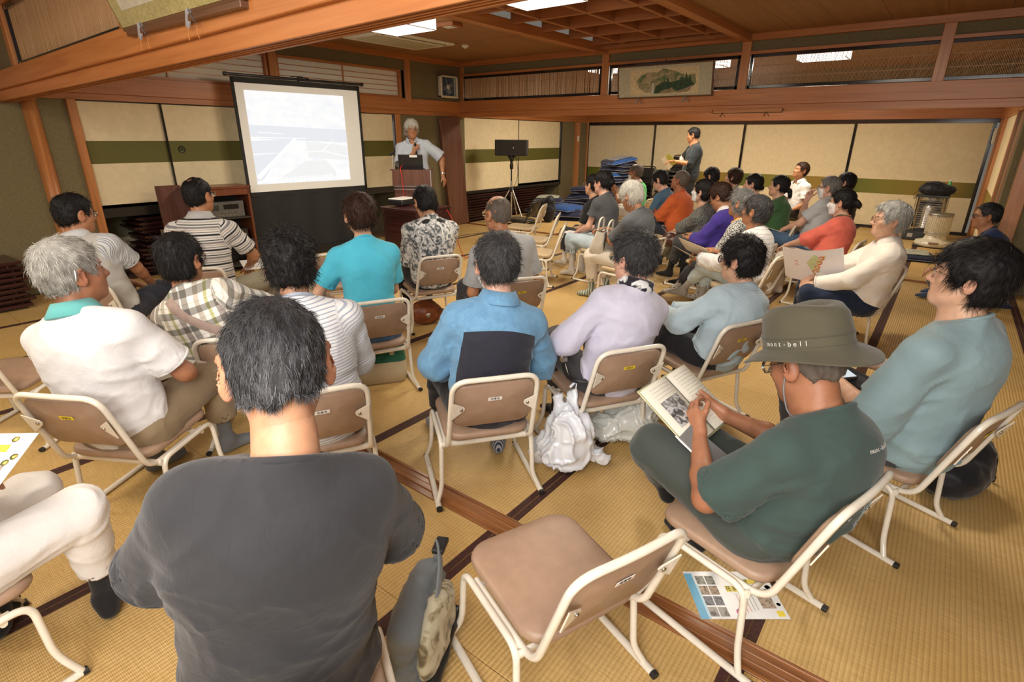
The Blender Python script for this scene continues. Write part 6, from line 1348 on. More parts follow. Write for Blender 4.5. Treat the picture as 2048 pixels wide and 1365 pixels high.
# ---- floor cushions
m_navy = fabric('navy_cushion_cotton', (.012, .016, .045), weave=300, bump=.4); m_blue = fabric('blue_cushion_cotton', (.02, .07, .24), weave=300, bump=.4); m_seam = simple('white_seam_thread', (.5, .5, .48), .8)
m_patt = fabric('patterned_cushion_cover', (.35, .38, .42), [('blot', 9, [(.35, (.12, .18, .35)), (.46, (.9, .9, .9)), (.52, (.25, .40, .30)), (.60, (.8, .35, .35)), (.66, (.15, .2, .4))], 1.5)], weave=300)
m_patt2 = fabric('pale_vine_cushion_cover', (.48, .48, .40), [('blot', 14, [(.42, (.35, .4, .3)), (.5, W1), (.58, (.75, .75, .7))], 2)], weave=300)
def cush_proto(mat, top=None, droop=0):
    t = empty('floor_cushion'); q = MB(); pad(q, .58, .56, .046, .07, .020, (lambda x, y: -droop*(x*x+y*y)*1.5+.004*math.sin(x*14+y*9)) ); q.build('cushion', mat, t)
    rr = [(x, y, .022-droop*(x*x+y*y)*1.5) for x, y in rrect(-.293, .293, -.283, .283, .07, 5)]; rr.append(rr[0]); MB().tube(rr, .0022, 5, cap=False).build('seam', m_seam, t)
    if top: q = MB(); pad(q, .44, .42, .008, .03, .004, lambda x, y: .079-droop*(x*x+y*y)*1.5); q.build('patterned_cover', top, t)
    return t
CP = {}
def cushion(x, y, z, rz, kind, label, group, tilt=0, ty=0):
    if kind not in CP: CP[kind] = cush_proto(*{'n': (m_navy, None, .16), 'b': (m_blue, None, .2), 'p': (m_blue, m_patt, .12), 'q': (m_navy, m_patt2, .25), 'd': (m_navy, None, .35), 'v': (m_navy, m_patt2, 0)}[kind]); o = CP[kind]
    else: o = copy_tree(CP[kind])
    o.location = (x, y, z); o.rotation_euler = (R(tilt), R(ty), R(rz)); tag(o, label, 'cushion', group); return o
def cstack(x, y, kinds, where, lean=(0, 0), rz=0, z0=.002, dz=.054):
    for i, k in enumerate(kinds):
        last = i == len(kinds)-1 and k in 'pqb'
        lb_ = {'p': 'blue flower-covered cushion on top of ', 'q': 'navy leaf-covered cushion on top of ', 'b': 'plain blue cushion on top of '}[k]+where if last else 'navy cushion in '+where+', '+nth(len(kinds)-1-i)
        cushion(x+lean[0]*i+rnd.uniform(-.05, .05), y+lean[1]*i+rnd.uniform(-.04, .04), z0+i*dz+(.03 if k in 'dq' and i > 0 else 0)+(.035 if k in 'nb' and i > 0 else .0), rz+rnd.uniform(-22, 22), k, lb_, None if last else 'cushions in '+where, 11 if k == 'p' else rnd.uniform(-2, 2), rnd.uniform(-2, 2))
cstack(-6.33, 9.25, 'nndndq', 'the low stack by the left wall', (.01, 0), 20, dz=.058); cstack(-5.72, 9.15, 'nnnb', 'the lowest stack', (0, .01), 8, dz=.058)
cstack(-5.95, 10.0, 'nnbnnndnn', 'the stack beside the wooden post', (.015, 0), 15, dz=.058); cstack(-5.45, 10.35, 'nnnnnnnnnndnnbnnnnp', 'the tall stack', (.006, .002), -20, dz=.0575)
cushion(-.22, 9.0, .002, 5, 'v', 'flat navy cushion with a pale vine cover lying in front of the stove', None)
cushion(.42, 6.98, .002, 10, 'n', 'navy cushion under the cross-legged person in navy jacket', None)
cushion(-2.0, 10.9, .002, 0, 'n', 'navy cushion on the floor in front of the sliding doors, right of the white shirt', None); cushion(-1.3, 9.7, .002, 12, 'd', 'navy cushion on the floor behind the coral blouse', None)
# ---- stacked black chairs
m_bv = simple('black_vinyl', (.018, .016, .015), .3, bump=.15, bscale=400); m_bt = simple('black_painted_tube', (.02, .02, .02), .25)
bc0 = make_chair(m_bv, m_bt); bused = [False]
def bstack(x, y, n, rz, where, dz=.075, z0=0):
    for i in range(n):
        o = bc0 if not bused[0] else copy_tree(bc0); bused[0] = True
        o.name = 'stacking_chair'; o.location = (x, y-.012*i*math.cos(R(rz)), z0+i*dz); o.rotation_euler = (0, 0, R(rz)); tag(o, 'black vinyl chair stacked '+where+', '+nth(n-1-i), 'chair', 'black chairs stacked '+where)
oc = copy_tree(bc0); oc.name = 'stacking_chair'; oc.location = (-4.95, 6.60, 0); oc.rotation_euler = (0, 0, R(95)); tag(oc, 'single black vinyl chair standing behind the bald person, near the tripod', 'chair')
bstack(-4.45, 10.95, 8, 172, 'behind the orange shirt'); bstack(-5.0, 10.7, 5, 176, 'beside the tall cushions')
chair(-4.72, 11.35, 178, 'beige chair standing by the sliding doors between the black stacks', None, 'b', 'empty beige chairs')
# ---- kerosene stoves
m_st = simple('cream_stove_enamel', (.66, .60, .46), .3, coat=.3)
sv = thing('kerosene_stove', 'cream cylindrical kerosene stove with round base and wire guard', 'heater', (.02, 10.25, 0), 0)
MB().bbox(-.25, .25, -.20, .20, 0, .018, .006).build('drip_tray', mkm, sv); MB().lathe([(.24, .018), (.245, .05), (.23, .085), (.15, .105), (.13, .14), (.13, .165)], 32).build('tank', m_st, sv)
MB().lathe([(.13, .165), (.135, .18), (.14, .19), (.14, .43), (.145, .44)], 32).build('burner_housing', m_st, sv)
for k in range(36): a = 2*PI*k/36; MB().tube([(.149*math.cos(a), .149*math.sin(a), .19), (.149*math.cos(a), .149*math.sin(a), .45)], .003, 5).build('guard_bar', m_st, sv)
for z in (.19, .215, .45): MB().tube([(.15*math.cos(2*PI*k/24), .15*math.sin(2*PI*k/24), z) for k in range(25)], .005, 5, cap=False).build('guard_ring', m_steel, sv)
MB().lathe([(.152, .45), (.152, .485), (.10, .49), (.0001, .49)], 28).build('top_plate', simple('dull_steel', (.3, .28, .24), .4, .7), sv); MB().bbox(-.06, .06, -.262, -.235, .06, .09, .003).build('control_panel', simple('tan_board', (.25, .17, .11), .5), sv)
s2 = thing('radiant_stove', 'tall silver-guarded radiant stove with black base behind the cream stove', 'heater', (-.14, 10.85, 0), 0)
MB().bbox(-.27, .25, -.17, .17, 0, .16, .02).build('base', simple('dark_grey_enamel', (.03, .035, .04), .3, coat=.3), s2); MB().bbox(-.20, -.13, -.176, -.168, .05, .11, .002).build('gauge', m_steel, s2)
q = MB(); M = TR(0, .05, 0)
P = [[(.19*math.cos(a)*1.0, .12+.10*math.sin(a)*0-.0+.08*abs(math.sin(a)), z) for a in [PI*k/12 for k in range(13)]] for z in (.17, .66)]; q.grid(P); q.build('reflector', simple('polished_steel', (.6, .58, .52), .15, 1), s2)
MB().bbox(-.21, .21, -.15, .17, .66, .70, .008).build('top', simple('dark_grey_enamel', (.03, .035, .04), .3, coat=.3), s2)
MB().lathe([(.10, .18), (.10, .20), (.085, .22), (.085, .50), (.06, .56), (.0001, .57)], 20).build('burner', m_steel, s2)
for i in range(14): MB().tube([(-.15, -.145, .20+i*.033), (.15, -.145, .20+i*.033)], .003, 5).build('guard_wire', m_steel, s2)
for x in (-.2, -.15, .15, .2): MB().tube([(x, -.15, .16), (x, -.15, .67)], .006, 6).build('guard_post', simple('brass_tube', (.5, .38, .18), .25, .9), s2)
bg = thing('black_bag', 'black cloth bag with loose straps lying on top of the tall stove', 'bag', (-.12, 10.80, .70), 0)
soft('bag_body', [('e', (0, 0, .07), (.23, .16, .085)), ('e', (-.04, 0, .11), (.16, .13, .085)), ('e', (.1, .02, .08), (.13, .13, .07))], .012, fabric('black_nylon', (.012, .013, .018), rough=.5), bg, wr=.012)
MB().tube(bend([V3(-.18, -.1, .06), V3(-.27, -.12, .02), V3(-.25, -.13, -.08), V3(-.22, -.12, .0)], .03), .008, 6, flat=.4).build('strap', m_bt, bg); MB().tube([V3(.18, -.1, .05), V3(.26, -.1, .03)], .008, 6, flat=.4).build('strap', m_bt, bg)
bt = thing('green_bottle', 'small green drink bottle standing behind the bag on the tall stove', 'bottle', (.02, 10.95, .702)); MB().lathe([(.03, 0), (.032, .01), (.032, .12), (.022, .16), (.012, .18), (.012, .195)], 16).build('bottle', simple('green_pet_plastic', (.05, .5, .10), .2), bt); MB().lathe([(.014, .195), (.014, .215), (.0001, .216)], 12).build('cap', simple('white_plastic', (.8, .8, .76), .35), bt)
bb = thing('black_rucksack', 'black bag leaning against the low cushion stack by the tripod', 'bag', (-5.75, 8.55, 0)); soft('bag_body', [('e', (0, 0, .22), (.13, .12, .23)), ('e', (.02, 0, .38), (.10, .10, .10))], .014, fabric('black_nylon', (.012, .013, .018), rough=.5), bb, cuts=[((0, 0, .002), (0, 0, -1))], wr=.01)
# ---- ceiling lamps, air conditioner, detectors
m_lamp = simple('lit_lamp_acrylic', (.9, .9, .88), .5, var=.01, emit=(1, .97, .90), estr=3.2)
lampl = ['square ceiling lamp nearest the screen, beside the air conditioner', 'square ceiling lamp under the coffered ceiling, cut by the top edge', 'square ceiling lamp at the right, beyond the top edge', 'ceiling lamp of the back room seen through the right slats', 'ceiling lamp of the back room behind the landscape picture', 'ceiling lamp of the back room at its far left', 'ceiling lamp of the near room at its left', 'ceiling lamp of the near room beside the camera']
for i, (lx, ly) in enumerate(LAMPS):
    t = thing('ceiling_lamp', lampl[i], 'ceiling lamp', (lx, ly, 2.49 if 1 else 0), 0); w_ = .29
    MB().bbox(-w_, w_, -w_*.85, w_*.85, 0, .11, .006).build('diffuser', m_lamp, t)
    MB().bbox(-w_-.01, w_+.01, -w_*.85-.01, w_*.85+.01, .108, .138, .003).build('base_plate', m_bat, t)
    for s in (-1, 1): MB().box(s*w_-.003, s*w_+.003, -w_*.85, w_*.85, -.004, .004).build('edge_strip', simple('white_plastic', (.8, .8, .76), .35), t)
ac = thing('ceiling_air_conditioner', 'long cream ceiling air conditioner panel near the screen wall', 'air conditioner', (-5.87, 5.27, 2.60), 0)
MB().bbox(-.38, .38, -.60, .60, 0, .035, .012).build('panel', mp_, ac); MB().bbox(.24, .30, -.52, .52, -.003, .004, .002).build('outlet', m_dark, ac); MB().bbox(-.25, .15, -.50, .50, -.008, .002, .003).build('intake_grille', simple('yellowed_grille_plastic', (.5, .46, .3), .5), ac); MB().bbox(.25, .29, -.5, .5, -.010, -.004, .002, TR(0, 0, 0, 0, 0, 0)).build('louvre', mp_, ac)
t = thing('ceiling_hatch', 'small square wooden box fitting on the ceiling beside the lamp', 'ceiling fitting', (-4.62, 4.86, 2.59), R(5)); MB().bbox(-.11, .11, -.09, .09, 0, .04, .004).build('frame', m_bat, t); MB().bbox(-.06, .06, -.05, .05, -.004, .002, .002).build('lens', simple('white_plastic', (.8, .8, .76), .35), t)
for x, y, l in ((-5.5, 6.07, 'small cream smoke detector on the ceiling near the corner'), (-2.6, 4.55, 'small cream smoke detector on the ceiling beside the coffered lamp')):
    t = thing('smoke_detector', l, 'detector', (x, y, 2.60 if x < -4 else 2.62)); MB().lathe([(.05, .03), (.05, .015), (.035, 0), (.0001, 0)], 20).build('housing', mp_, t); MB().lathe([(.02, 0), (.018, -.012), (.0001, -.013)], 14).build('sensor', mp_, t)
# ---- framed works
m_wf = wood('dark_frame_wood', (.10, .045, .02), (.17, .075, .035), .35, 0, 8)
def landscape_mat():
    m, nt, b = nodes_of('ink_landscape_painting'); tc = N(nt, 'ShaderNodeTexCoord'); mp = N(nt, 'ShaderNodeMapping'); nt.links.new(tc.outputs['Object'], mp.inputs[0]); mp.inputs['Scale'].default_value = (1, 1, 1.4)
    nz = N(nt, 'ShaderNodeTexNoise'); nz.inputs['Scale'].default_value = 9; nz.inputs['Detail'].default_value = 7; nz.inputs['Distortion'].default_value = .8; nt.links.new(mp.outputs[0], nz.inputs['Vector'])
    rp = ramp(nt, [(.35, (.05, .11, .05)), (.45, (.16, .22, .09)), (.52, (.30, .25, .13)), (.6, (.42, .34, .19))]); nt.links.new(nz.outputs['Fac'], rp.inputs[0]); nt.links.new(rp.outputs[0], b.inputs['Base Color']); b.inputs['Roughness'].default_value = .8; return m
m_land = landscape_mat(); m_tree = simple('painted_dark_green', (.035, .07, .035), .8, var=.4, scale=40); m_gold = simple('pale_gold_paper', (.66, .53, .30), .8); m_mat2 = simple('pale_green_mount', (.50, .46, .31), .85, bump=.1, bscale=300)
lp = thing('landscape_picture', 'framed landscape painting with waterfall and pines over the opening', 'picture', (-3.21, 7.375, 1.985)); Mt = TR(0, 0, 0, 9)
MB().bbox(-.655, .655, -.012, .012, 0, .40, .004, Mt).build('frame', m_wf, lp)
MB().box(-.63, .63, -.015, -.011, .018, .382).add([], []).build('mount', m_mat2, lp).data.transform(Mt)
MB().box(-.46, .47, -.0165, -.014, .04, .35).build('painting_paper', m_gold, lp).data.transform(Mt)
def paint(pts, m, z): q = MB(); q.add([(x, z, y) for x, y in pts], [tuple(range(len(pts)))]); o = q.build('painted_area', m, lp); o.data.transform(Mt); return o
paint([(-.38, .21), (-.30, .28), (-.20, .31), (-.08, .30), (.0, .345), (.10, .32), (.18, .30), (.25, .27), (.33, .25), (.42, .27), (.44, .16), (.34, .07), (.2, .055), (-.10, .05), (-.16, .06), (-.25, .07), (-.33, .12)], m_land, -.0172)
paint([(-.15, .18), (-.12, .18), (-.125, .055), (-.16, .055)], simple('painted_water', (.55, .5, .42), .8), -.018)
paint([(-.10, .14), (.0, .19), (.1, .18), (.22, .2), (.36, .2), (.42, .14), (.32, .07), (.22, .06), (.14, .1), (.05, .10), (-.05, .06), (-.12, .05)], m_tree, -.0176)
for x, b, h in ((.02, .15, .07), (.065, .17, .08), (.25, .18, .07), (.31, .18, .11), (.355, .18, .085)):
    paint([(x-.02, b), (x-.012, b+h*.5), (x, b+h), (x+.012, b+h*.5), (x+.02, b)], m_tree, -.0180)
paint([(.18, .07), (.30, .1), (.40, .14), (.37, .09), (.33, .06), (.2, .055)], simple('painted_rock', (.30, .22, .13), .8, var=.3), -.0182); paint([(-.05, .06), (.0, .09), (.08, .1), (.13, .12), (.13, .06)], simple('painted_rock', (.30, .22, .13), .8, var=.3), -.0182)
t = thing('picture_hook', 'small black hook above the landscape painting', 'hook', (-3.21, 7.36, 2.40)); MB().tube(bend([V3(0, .03, .0), V3(0, -.03, .01), V3(.02, -.03, .035)], .01), .005, 6).build('hook', mkm, t)
m_rib = simple('grey_ribbon_metal', (.30, .28, .28), .45)
def butterfly(par, x, z, y, s=1.0, m=None):
    for sg in (-1, 1):
        q = MB(); q.add([(x, y, z), (x+sg*.008*s, y-.012*s, z-.01*s), (x+sg*.038*s, y-.006*s, z-.055*s), (x+sg*.030*s, y, z-.065*s), (x+sg*.004*s, y+.004*s, z-.02*s)], [(0, 1, 2, 3, 4)]); q.add([(x, y+.004, z), (x+sg*.008*s, y-.008*s, z-.01*s), (x+sg*.038*s, y-.002*s, z-.055*s), (x+sg*.030*s, y+.004, z-.065*s), (x+sg*.004*s, y+.008*s, z-.02*s)], [(4, 3, 2, 1, 0)]); q.build('bracket_wing', m or m_rib, par)
def bfly(x, y, z, s, label, tassel=False):
    t = thing('butterfly_bracket', label, 'bracket', (x, y, z)); butterfly(t, 0, 0, 0, s)
    if tassel:
        for sg in (-1, 1): MB().tube([V3(sg*.033*s, 0, -.06*s), V3(sg*.036*s, -.002, -.085*s), V3(sg*.038*s, 0, -.10*s)], [.0015, .0015, .003], 5).build('tassel', simple('orange_tassel', (.55, .22, .06), .7), t)
bfly(-3.55, 7.36, 1.995, 1.3, 'grey butterfly-shaped bracket under the left of the landscape painting'); bfly(-2.90, 7.36, 1.995, 1.3, 'grey butterfly-shaped bracket under the right of the landscape painting')
# calligraphy in a gold mount on the partition beam
cg = thing('calligraphy_frame', 'framed calligraphy with gold brocade mount leaning out over the near beam', 'picture', (-2.96, 1.315, 2.0)); Mc = TR(0, 0, 0, 20)
MB().bbox(-.62, .62, -.012, .012, -.01, .50, .004, Mc).build('frame', m_wf, cg)
o = MB().box(-.60, .60, -.015, -.011, .008, .48).build('brocade_mount', fabric('gold_brocade', (.40, .33, .12), [('blot', 60, [(.42, (.75, .75, .7)), (.55, W1)], 1.5)]), cg); o.data.transform(Mc)
o = MB().box(-.50, .50, -.0165, -.014, .075, .42).build('calligraphy_paper', simple('pale_calligraphy_paper', (.50, .45, .34), .85), cg); o.data.transform(Mc)
for i, ch in enumerate('和敬清寂'):
    text('brush_character', ch, .19, Mc @ TR(-.34+i*.23, -.0185, .215, 90), m_ink, cg)
for x, l in ((-3.33, 'left'), (-2.80, 'right')): bfly(x, 1.30, 2.012, 1.25, 'grey ribbon bracket with orange tassels holding the calligraphy frame, '+l+' one', True)
MB().bbox(-.56, .60, -.02, .02, -.04, -.012, .003).build('support_rail', m_wf, cg)
rd = thing('hanging_rod', 'brown rail with dark brackets mounted under the long tie beam', 'rail', (-2.12, 7.36, 1.80)); MB().bbox(-.40, .40, -.012, .02, -.012, .022, .003).build('rail', m_beam, rd)
MB().tube(bend([V3(-.41, -.01, .02), V3(-.41, -.02, -.022), V3(.41, -.02, -.022), V3(.41, -.01, .02)], .01), .005, 6).build('rod', m_wf, rd)
for x in (-.27, .24): butterfly(rd, x, -.01, -.03, .9, m_wf)
# ---- things people hold or keep by their chairs
def at_person(key): r = PP[key]['root']; return r.location.copy(), r.rotation_euler.z
def held(key, name, label, cat):
    l, z = at_person(key); return thing(name, label, cat, l, z)
def hmid(key): a, b = PP[key]['hands']['L']['palm'], PP[key]['hands']['R']['palm']; return Vector((a+b)/2)
# open book of the reader with the hat
bk = held('hat', 'open_book', 'open book with a grey photograph on the page, held by the hat wearer', 'book'); c = hmid('hat')+V3(0, .05, .03)
m_page = simple('cream_book_page', (.74, .72, .62), .7, var=.02); m_cov = simple('pale_green_book_cover', (.50, .50, .30), .5)
Mb = Matrix.Translation(c) @ Euler((R(34), R(2), R(14))).to_matrix().to_4x4()
Mb = Mb @ Matrix.Scale(1.12, 4); MB().bbox(-.160, .160, -.115, .115, -.016, -.012, .002, Mb).build('cover', m_cov, bk)
for sg in (-1, 1):
    q = MB(); P = []; Bt = []
    for i in range(13):
        t_ = i/12; x = sg*(.004+.148*t_); z = .012*math.sin(t_*PI)**.8*1.3-.004-.006*t_; P.append([Mb @ Vector((x, y, z)) for y in (-.108, 0, .108)]); Bt.append([Mb @ Vector((x, y, -.012)) for y in (-.108, 0, .108)])
    q.grid(P if sg > 0 else P[::-1]); q.grid(Bt)
    for col in (0, 2): q.grid([[P[i][col], Bt[i][col]] for i in range(13)])
    q.grid([P[12], Bt[12]]); pg = q.build('page_block', m_page, bk)
    nl = 16
    for j in range(nl):
        if sg > 0 or True:
            if sg < 0 and 4 < j < 12 : continue
            x0, x1 = (.022, .13) ; yy = .092-j*.0115
            pts = [Mb @ Vector((sg*x, yy, .012*math.sin((x-.004)/.148*PI)**.8*1.3-.004-.006*(x-.004)/.148+.0009)) for x in (x0, .05, .08, .105, x1-(.03 if j % 5 == 4 else 0))]
            MB().tube(pts, .0007, 4).build('text_line', simple('faint_print', (.50, .49, .44), .8), pg)
pts = [[Mb @ Vector((-x, y, .012*math.sin((x-.004)/.148*PI)**.8*1.3-.004-.006*(x-.004)/.148+.0008)) for y in (-.045, .0, .045)] for x in (.03, .05, .07, .09, .11, .13)]
q = MB(); q.grid(pts[::-1]); q.build('page_photograph', fabric('grey_tree_photo', (.50, .50, .50), [('blot', 45, [(.42, (.12, .12, .12)), (.52, (.6, .6, .6)), (.6, W1)], 1.2)], rough=.4), bk)
# smartphone and mask on his thigh
ph = held('hat', 'smartphone_pouch', 'dark phone in a grey pouch with white mask cord on the reader\'s thigh', 'phone'); H_, K, A = PP['hat']['legs']['L']; mid = Vector((H_*.42+K*.58))+V3(.02, -.01, .10)
Mp = Matrix.Translation(mid) @ Euler((R(28), R(-14), R(10))).to_matrix().to_4x4()
MB().bbox(-.042, .042, -.075, .08, 0, .014, .004, Mp).build('pouch', fabric('grey_felt_pouch', (.16, .16, .155)), ph); MB().bbox(-.036, .036, -.082, -.07, .003, .012, .002, Mp).build('phone_edge', mkm, ph)
MB().tube(bend([Mp @ V3(-.04, .09, .012), Mp @ V3(-.052, -.04, .012), Mp @ V3(-.06, -.10, .01), Mp @ V3(-.0, -.115, .012), Mp @ V3(.045, -.085, .012), Mp @ V3(.03, -.075, .014)], .03), .0032, 7).build('mask_cord', simple('white_elastic', (.8, .8, .8), .7), ph)
q = MB(); P = [[Mp @ Vector((-.045+.09*i/8, -.088-.018*math.sin(PI*i/8)*j/2, .006+.004*math.sin(i*1.5))) for j in range(3)] for i in range(9)]; q.grid(P); q.build('folded_mask', fabric('white_mask_paper', (.84, .84, .84)), ph)
# hat
hp = PP['hat']; Mh = hp['Mh'] @ Euler((R(5), 0, 0)).to_matrix().to_4x4() @ Matrix.Translation((0, -.010, .046)) @ Matrix.Scale(1.09, 4); m_hat = fabric('olive_felt_hat', (.085, .078, .05), weave=700, bump=.3)
q = MB(); prof = [(.150, -.022, 1), (.146, -.020, 1), (.125, -.006, .6), (.102, .004, .2), (.100, .012, 0), (.0985, .045, 0), (.094, .085, 0), (.082, .108, 0), (.060, .112, 0), (.034, .102, 0), (.0005, .098, 0)]
P = []
for r_, z_, wv in prof:
    P.append([Mh @ Vector((r_*math.cos(t)*.93, r_*1.12*math.sin(t)-.003, z_+wv*.014*math.cos(2*t)+(-.012*max(0, math.cos(t*1))**4*0)+(.006*math.cos(2*t) if z_ > .1 else 0))) for t in [2*PI*k/40 for k in range(40)]])
q.grid(P, closed=True); P2 = [[Mh @ Vector((r_*math.cos(t)*.93, r_*1.12*math.sin(t)-.003, z_-.004+wv*.014*math.cos(2*t))) for t in [2*PI*k/40 for k in range(40)]] for r_, z_, wv in prof[:5]]; q.grid(P2[::-1], closed=True); q.grid([P[0], P2[0]], closed=True)
hat = q.build('hat', m_hat, hp['root'])
for z_ in (.012, .036): MB().tube([Mh @ Vector((.1008*math.cos(t)*.93, .1008*1.12*math.sin(t)-.003, z_)) for t in [2*PI*k/40 for k in range(41)]], .0012, 4, cap=False).build('hat_seam', m_hat, hat)
m_thr = simple('pale_embroidery_thread', (.55, .55, .52), .7)
for i, ch in enumerate('mont-bell'):
    ang = R(180-24+i*6.6) ; rr = .1026; ps = Vector((rr*math.cos(ang)*.93, rr*1.12*math.sin(ang)-.003, .0235)); text('hat_lettering', ch, .0175, Mh @ Matrix.Translation(ps) @ Matrix.Rotation(ang+PI/2, 4, 'Z') @ Matrix.Rotation(PI/2, 4, 'X'), m_thr, hat)
MB().tube(bend([hp['Mh'] @ V3(-.083, .0, .0), hp['Mh'] @ V3(-.088, .02, -.06), hp['Mh'] @ V3(-.075, .03, -.13), hp['Mh'] @ V3(-.05, .0, -.16)], .03), .0022, 6).build('chin_cord', simple('grey_cord', (.2, .21, .22), .8), hp['root'])
# lettering and print on the back of his shirt: laid on the cloth by projecting onto the garment
def on_back(key, u, v, off=.002):
    """point and frame on the shirt back; u across, v up along the back from the neck"""
    p = PP[key]; F = p['F2']; C7 = p['C7']; sh = [c for c in p['root'].children if c.name.startswith('shirt')][0]
    v0 = Vector(C7+F[:, 0]*u+(p['F2'][:, 2] if v > -.05 else unit(p['F2'][:, 2]+p['F1'][:, 2]))*v-F[:, 1]*.6); d = Vector(F[:, 1])
    ok, loc, nrm, idx = sh.ray_cast(v0, d)
    if not ok: return None
    return loc+nrm*off, nrm
def back_frame(key, u, v, off=.002):
    r = on_back(key, u, v, off)
    if r is None: return None
    loc, nrm = r; F = PP[key]['F2']; Z = nrm.normalized(); X = Vector(F[:, 0]); X = (X-Z*X.dot(Z)).normalized(); Y = Z.cross(X)
    return Matrix([[X[i], Y[i], Z[i], loc[i]] for i in range(3)]+[[0, 0, 0, 1]])
bpy.context.view_layer.update()
for i, ch in enumerate('mont-bell'):
    Mx = back_frame('hat', .012-.045+i*.0115, -.052, .0015)
    if Mx: text('shirt_lettering', ch, .019, Mx, m_thr, hp['root'])
q = MB(); cnt = 0
rg_ = random.Random(5)
for j in range(17):
    for i in range(9):
        u0 = .01+i*.0115-.012*math.sin(j*.5); v0 = -.175-j*.0100
        if ((u0-.058)/.062)**2+((v0+.255)/.085)**2 > 1: continue
        a_ = rg_.uniform(0, PI); pts = []
        for k_ in range(4):
            r_ = on_back('hat', u0+.008*math.cos(a_+k_*.5)*k_*.5, v0+.008*math.sin(a_+k_*.5)*k_*.5, .0012)
            if r_: pts.append(r_[0])
        if len(pts) == 4: q.tube(pts, .0016, 4, flat=.5); cnt += 1
if cnt: o = q.build('shirt_print', simple('grey_screen_print', (.26, .29, .29), .8), hp['root']); o['kind'] = 'stuff'
# young person's tablet and pen
tb = held('young', 'tablet', 'white-screened tablet in a black case on the lap of the young person at the right', 'tablet'); c = hmid('young')+V3(-.06, .02, .01); Mt2 = Matrix.Translation(c) @ Euler((R(16), R(6), R(-6))).to_matrix().to_4x4()
MB().bbox(-.13, .13, -.09, .09, -.012, 0, .004, Mt2).build('case', mkm, tb); MB().bbox(-.118, .118, -.078, .078, 0, .0015, .0005, Mt2).build('display', simple('tablet_display', (.1, .1, .1), .2, var=.01, emit=(.72, .82, .86), estr=.75), tb); MB().bbox(-.13, .13, -.24, -.09, -.05, -.045, .003, Mt2 @ TR(0, 0, 0, 20)).build('cover_flap', mkm, tb)
pn = held('young', 'pen', 'slim white pen held over the tablet', 'pen'); w_ = Vector(PP['young']['hands']['R']['palm']); MB().tube([w_+V3(-.08, .02, .035), w_+V3(.07, -.04, .045)], .0042, 8).build('barrel', mw_paper, pn); MB().tube([w_+V3(.066, -.038, .0447), w_+V3(.074, -.041, .0453)], .0046, 8).build('pen_end', mkm, pn)
# open leaflet of the silver-haired woman
m_lf = simple('warm_white_leaflet', (.80, .76, .76), .5, var=.02)
lf = held('blousel', 'open_leaflet', 'open white leaflet with orange lettering held by the silver-haired woman', 'leaflet'); c = hmid('blousel')+V3(.0, .0, .14); Ml = Matrix.Translation(c) @ Euler((R(62), R(6), R(72))).to_matrix().to_4x4()
sheet('sheet', .40, .28, m_lf, lf, curl=.12, M=Ml, n=14)
m_or = simple('orange_print', (.75, .16, .06), .7); m_yg = simple('yellow_green_print', (.55, .58, .30), .7)
def deco(par, Mx, pts, m, z=.0012): q = MB(); q.add([Mx @ Vector((x, y, z+.12*.40*(2*x/.40)**2)) for x, y in pts], [tuple(range(len(pts)))]); return q.build('printed_shape', m, par)
for sg in (1, -1):
    deco(lf, Ml, [(-.10, .09), (-.02, .10), (.03, .03), (-.02, -.08), (-.06, -.10), (-.05, .0)], m_yg, .0012*sg)
    for i, ch in enumerate('一二三'): pass
    for i, (x, y) in enumerate(((-.07, .07), (-.055, .03), (-.04, -.01), (-.025, -.05))):
        pts = [Ml @ Vector((x+.016*math.cos(t), y+.014*math.sin(t), .0022*sg+.12*.40*(2*x/.40)**2)) for t in [2*PI*k/12 for k in range(12)]]; MB().tube(pts, .0035, 5, cap=False).build('printed_letter', m_or, lf)
    for y in (.03, .0): MB().tube([Ml @ Vector((.10+.01*math.cos(t), y+.010*math.sin(t), .0022*sg+.12*.40*.25)) for t in [PI*k/8 for k in range(9)]], .002, 5).build('printed_letter', m_or, lf)
cd = held('coral', 'printed_card', 'small colourful printed card in the hand of the woman in coral', 'card'); c = Vector(PP['coral']['hands']['L']['palm'])+V3(0, .06, .02); MB().bbox(-.045, .045, -.05, .06, 0, .001, .0003, Matrix.Translation(c) @ Euler((R(50), 0, R(30))).to_matrix().to_4x4()).build('card', fabric('yellow_red_card_print', (.8, .68, .4), [('blot', 30, [(.4, (.6, .2, .15)), (.5, W1)], 1)], rough=.4), cd)
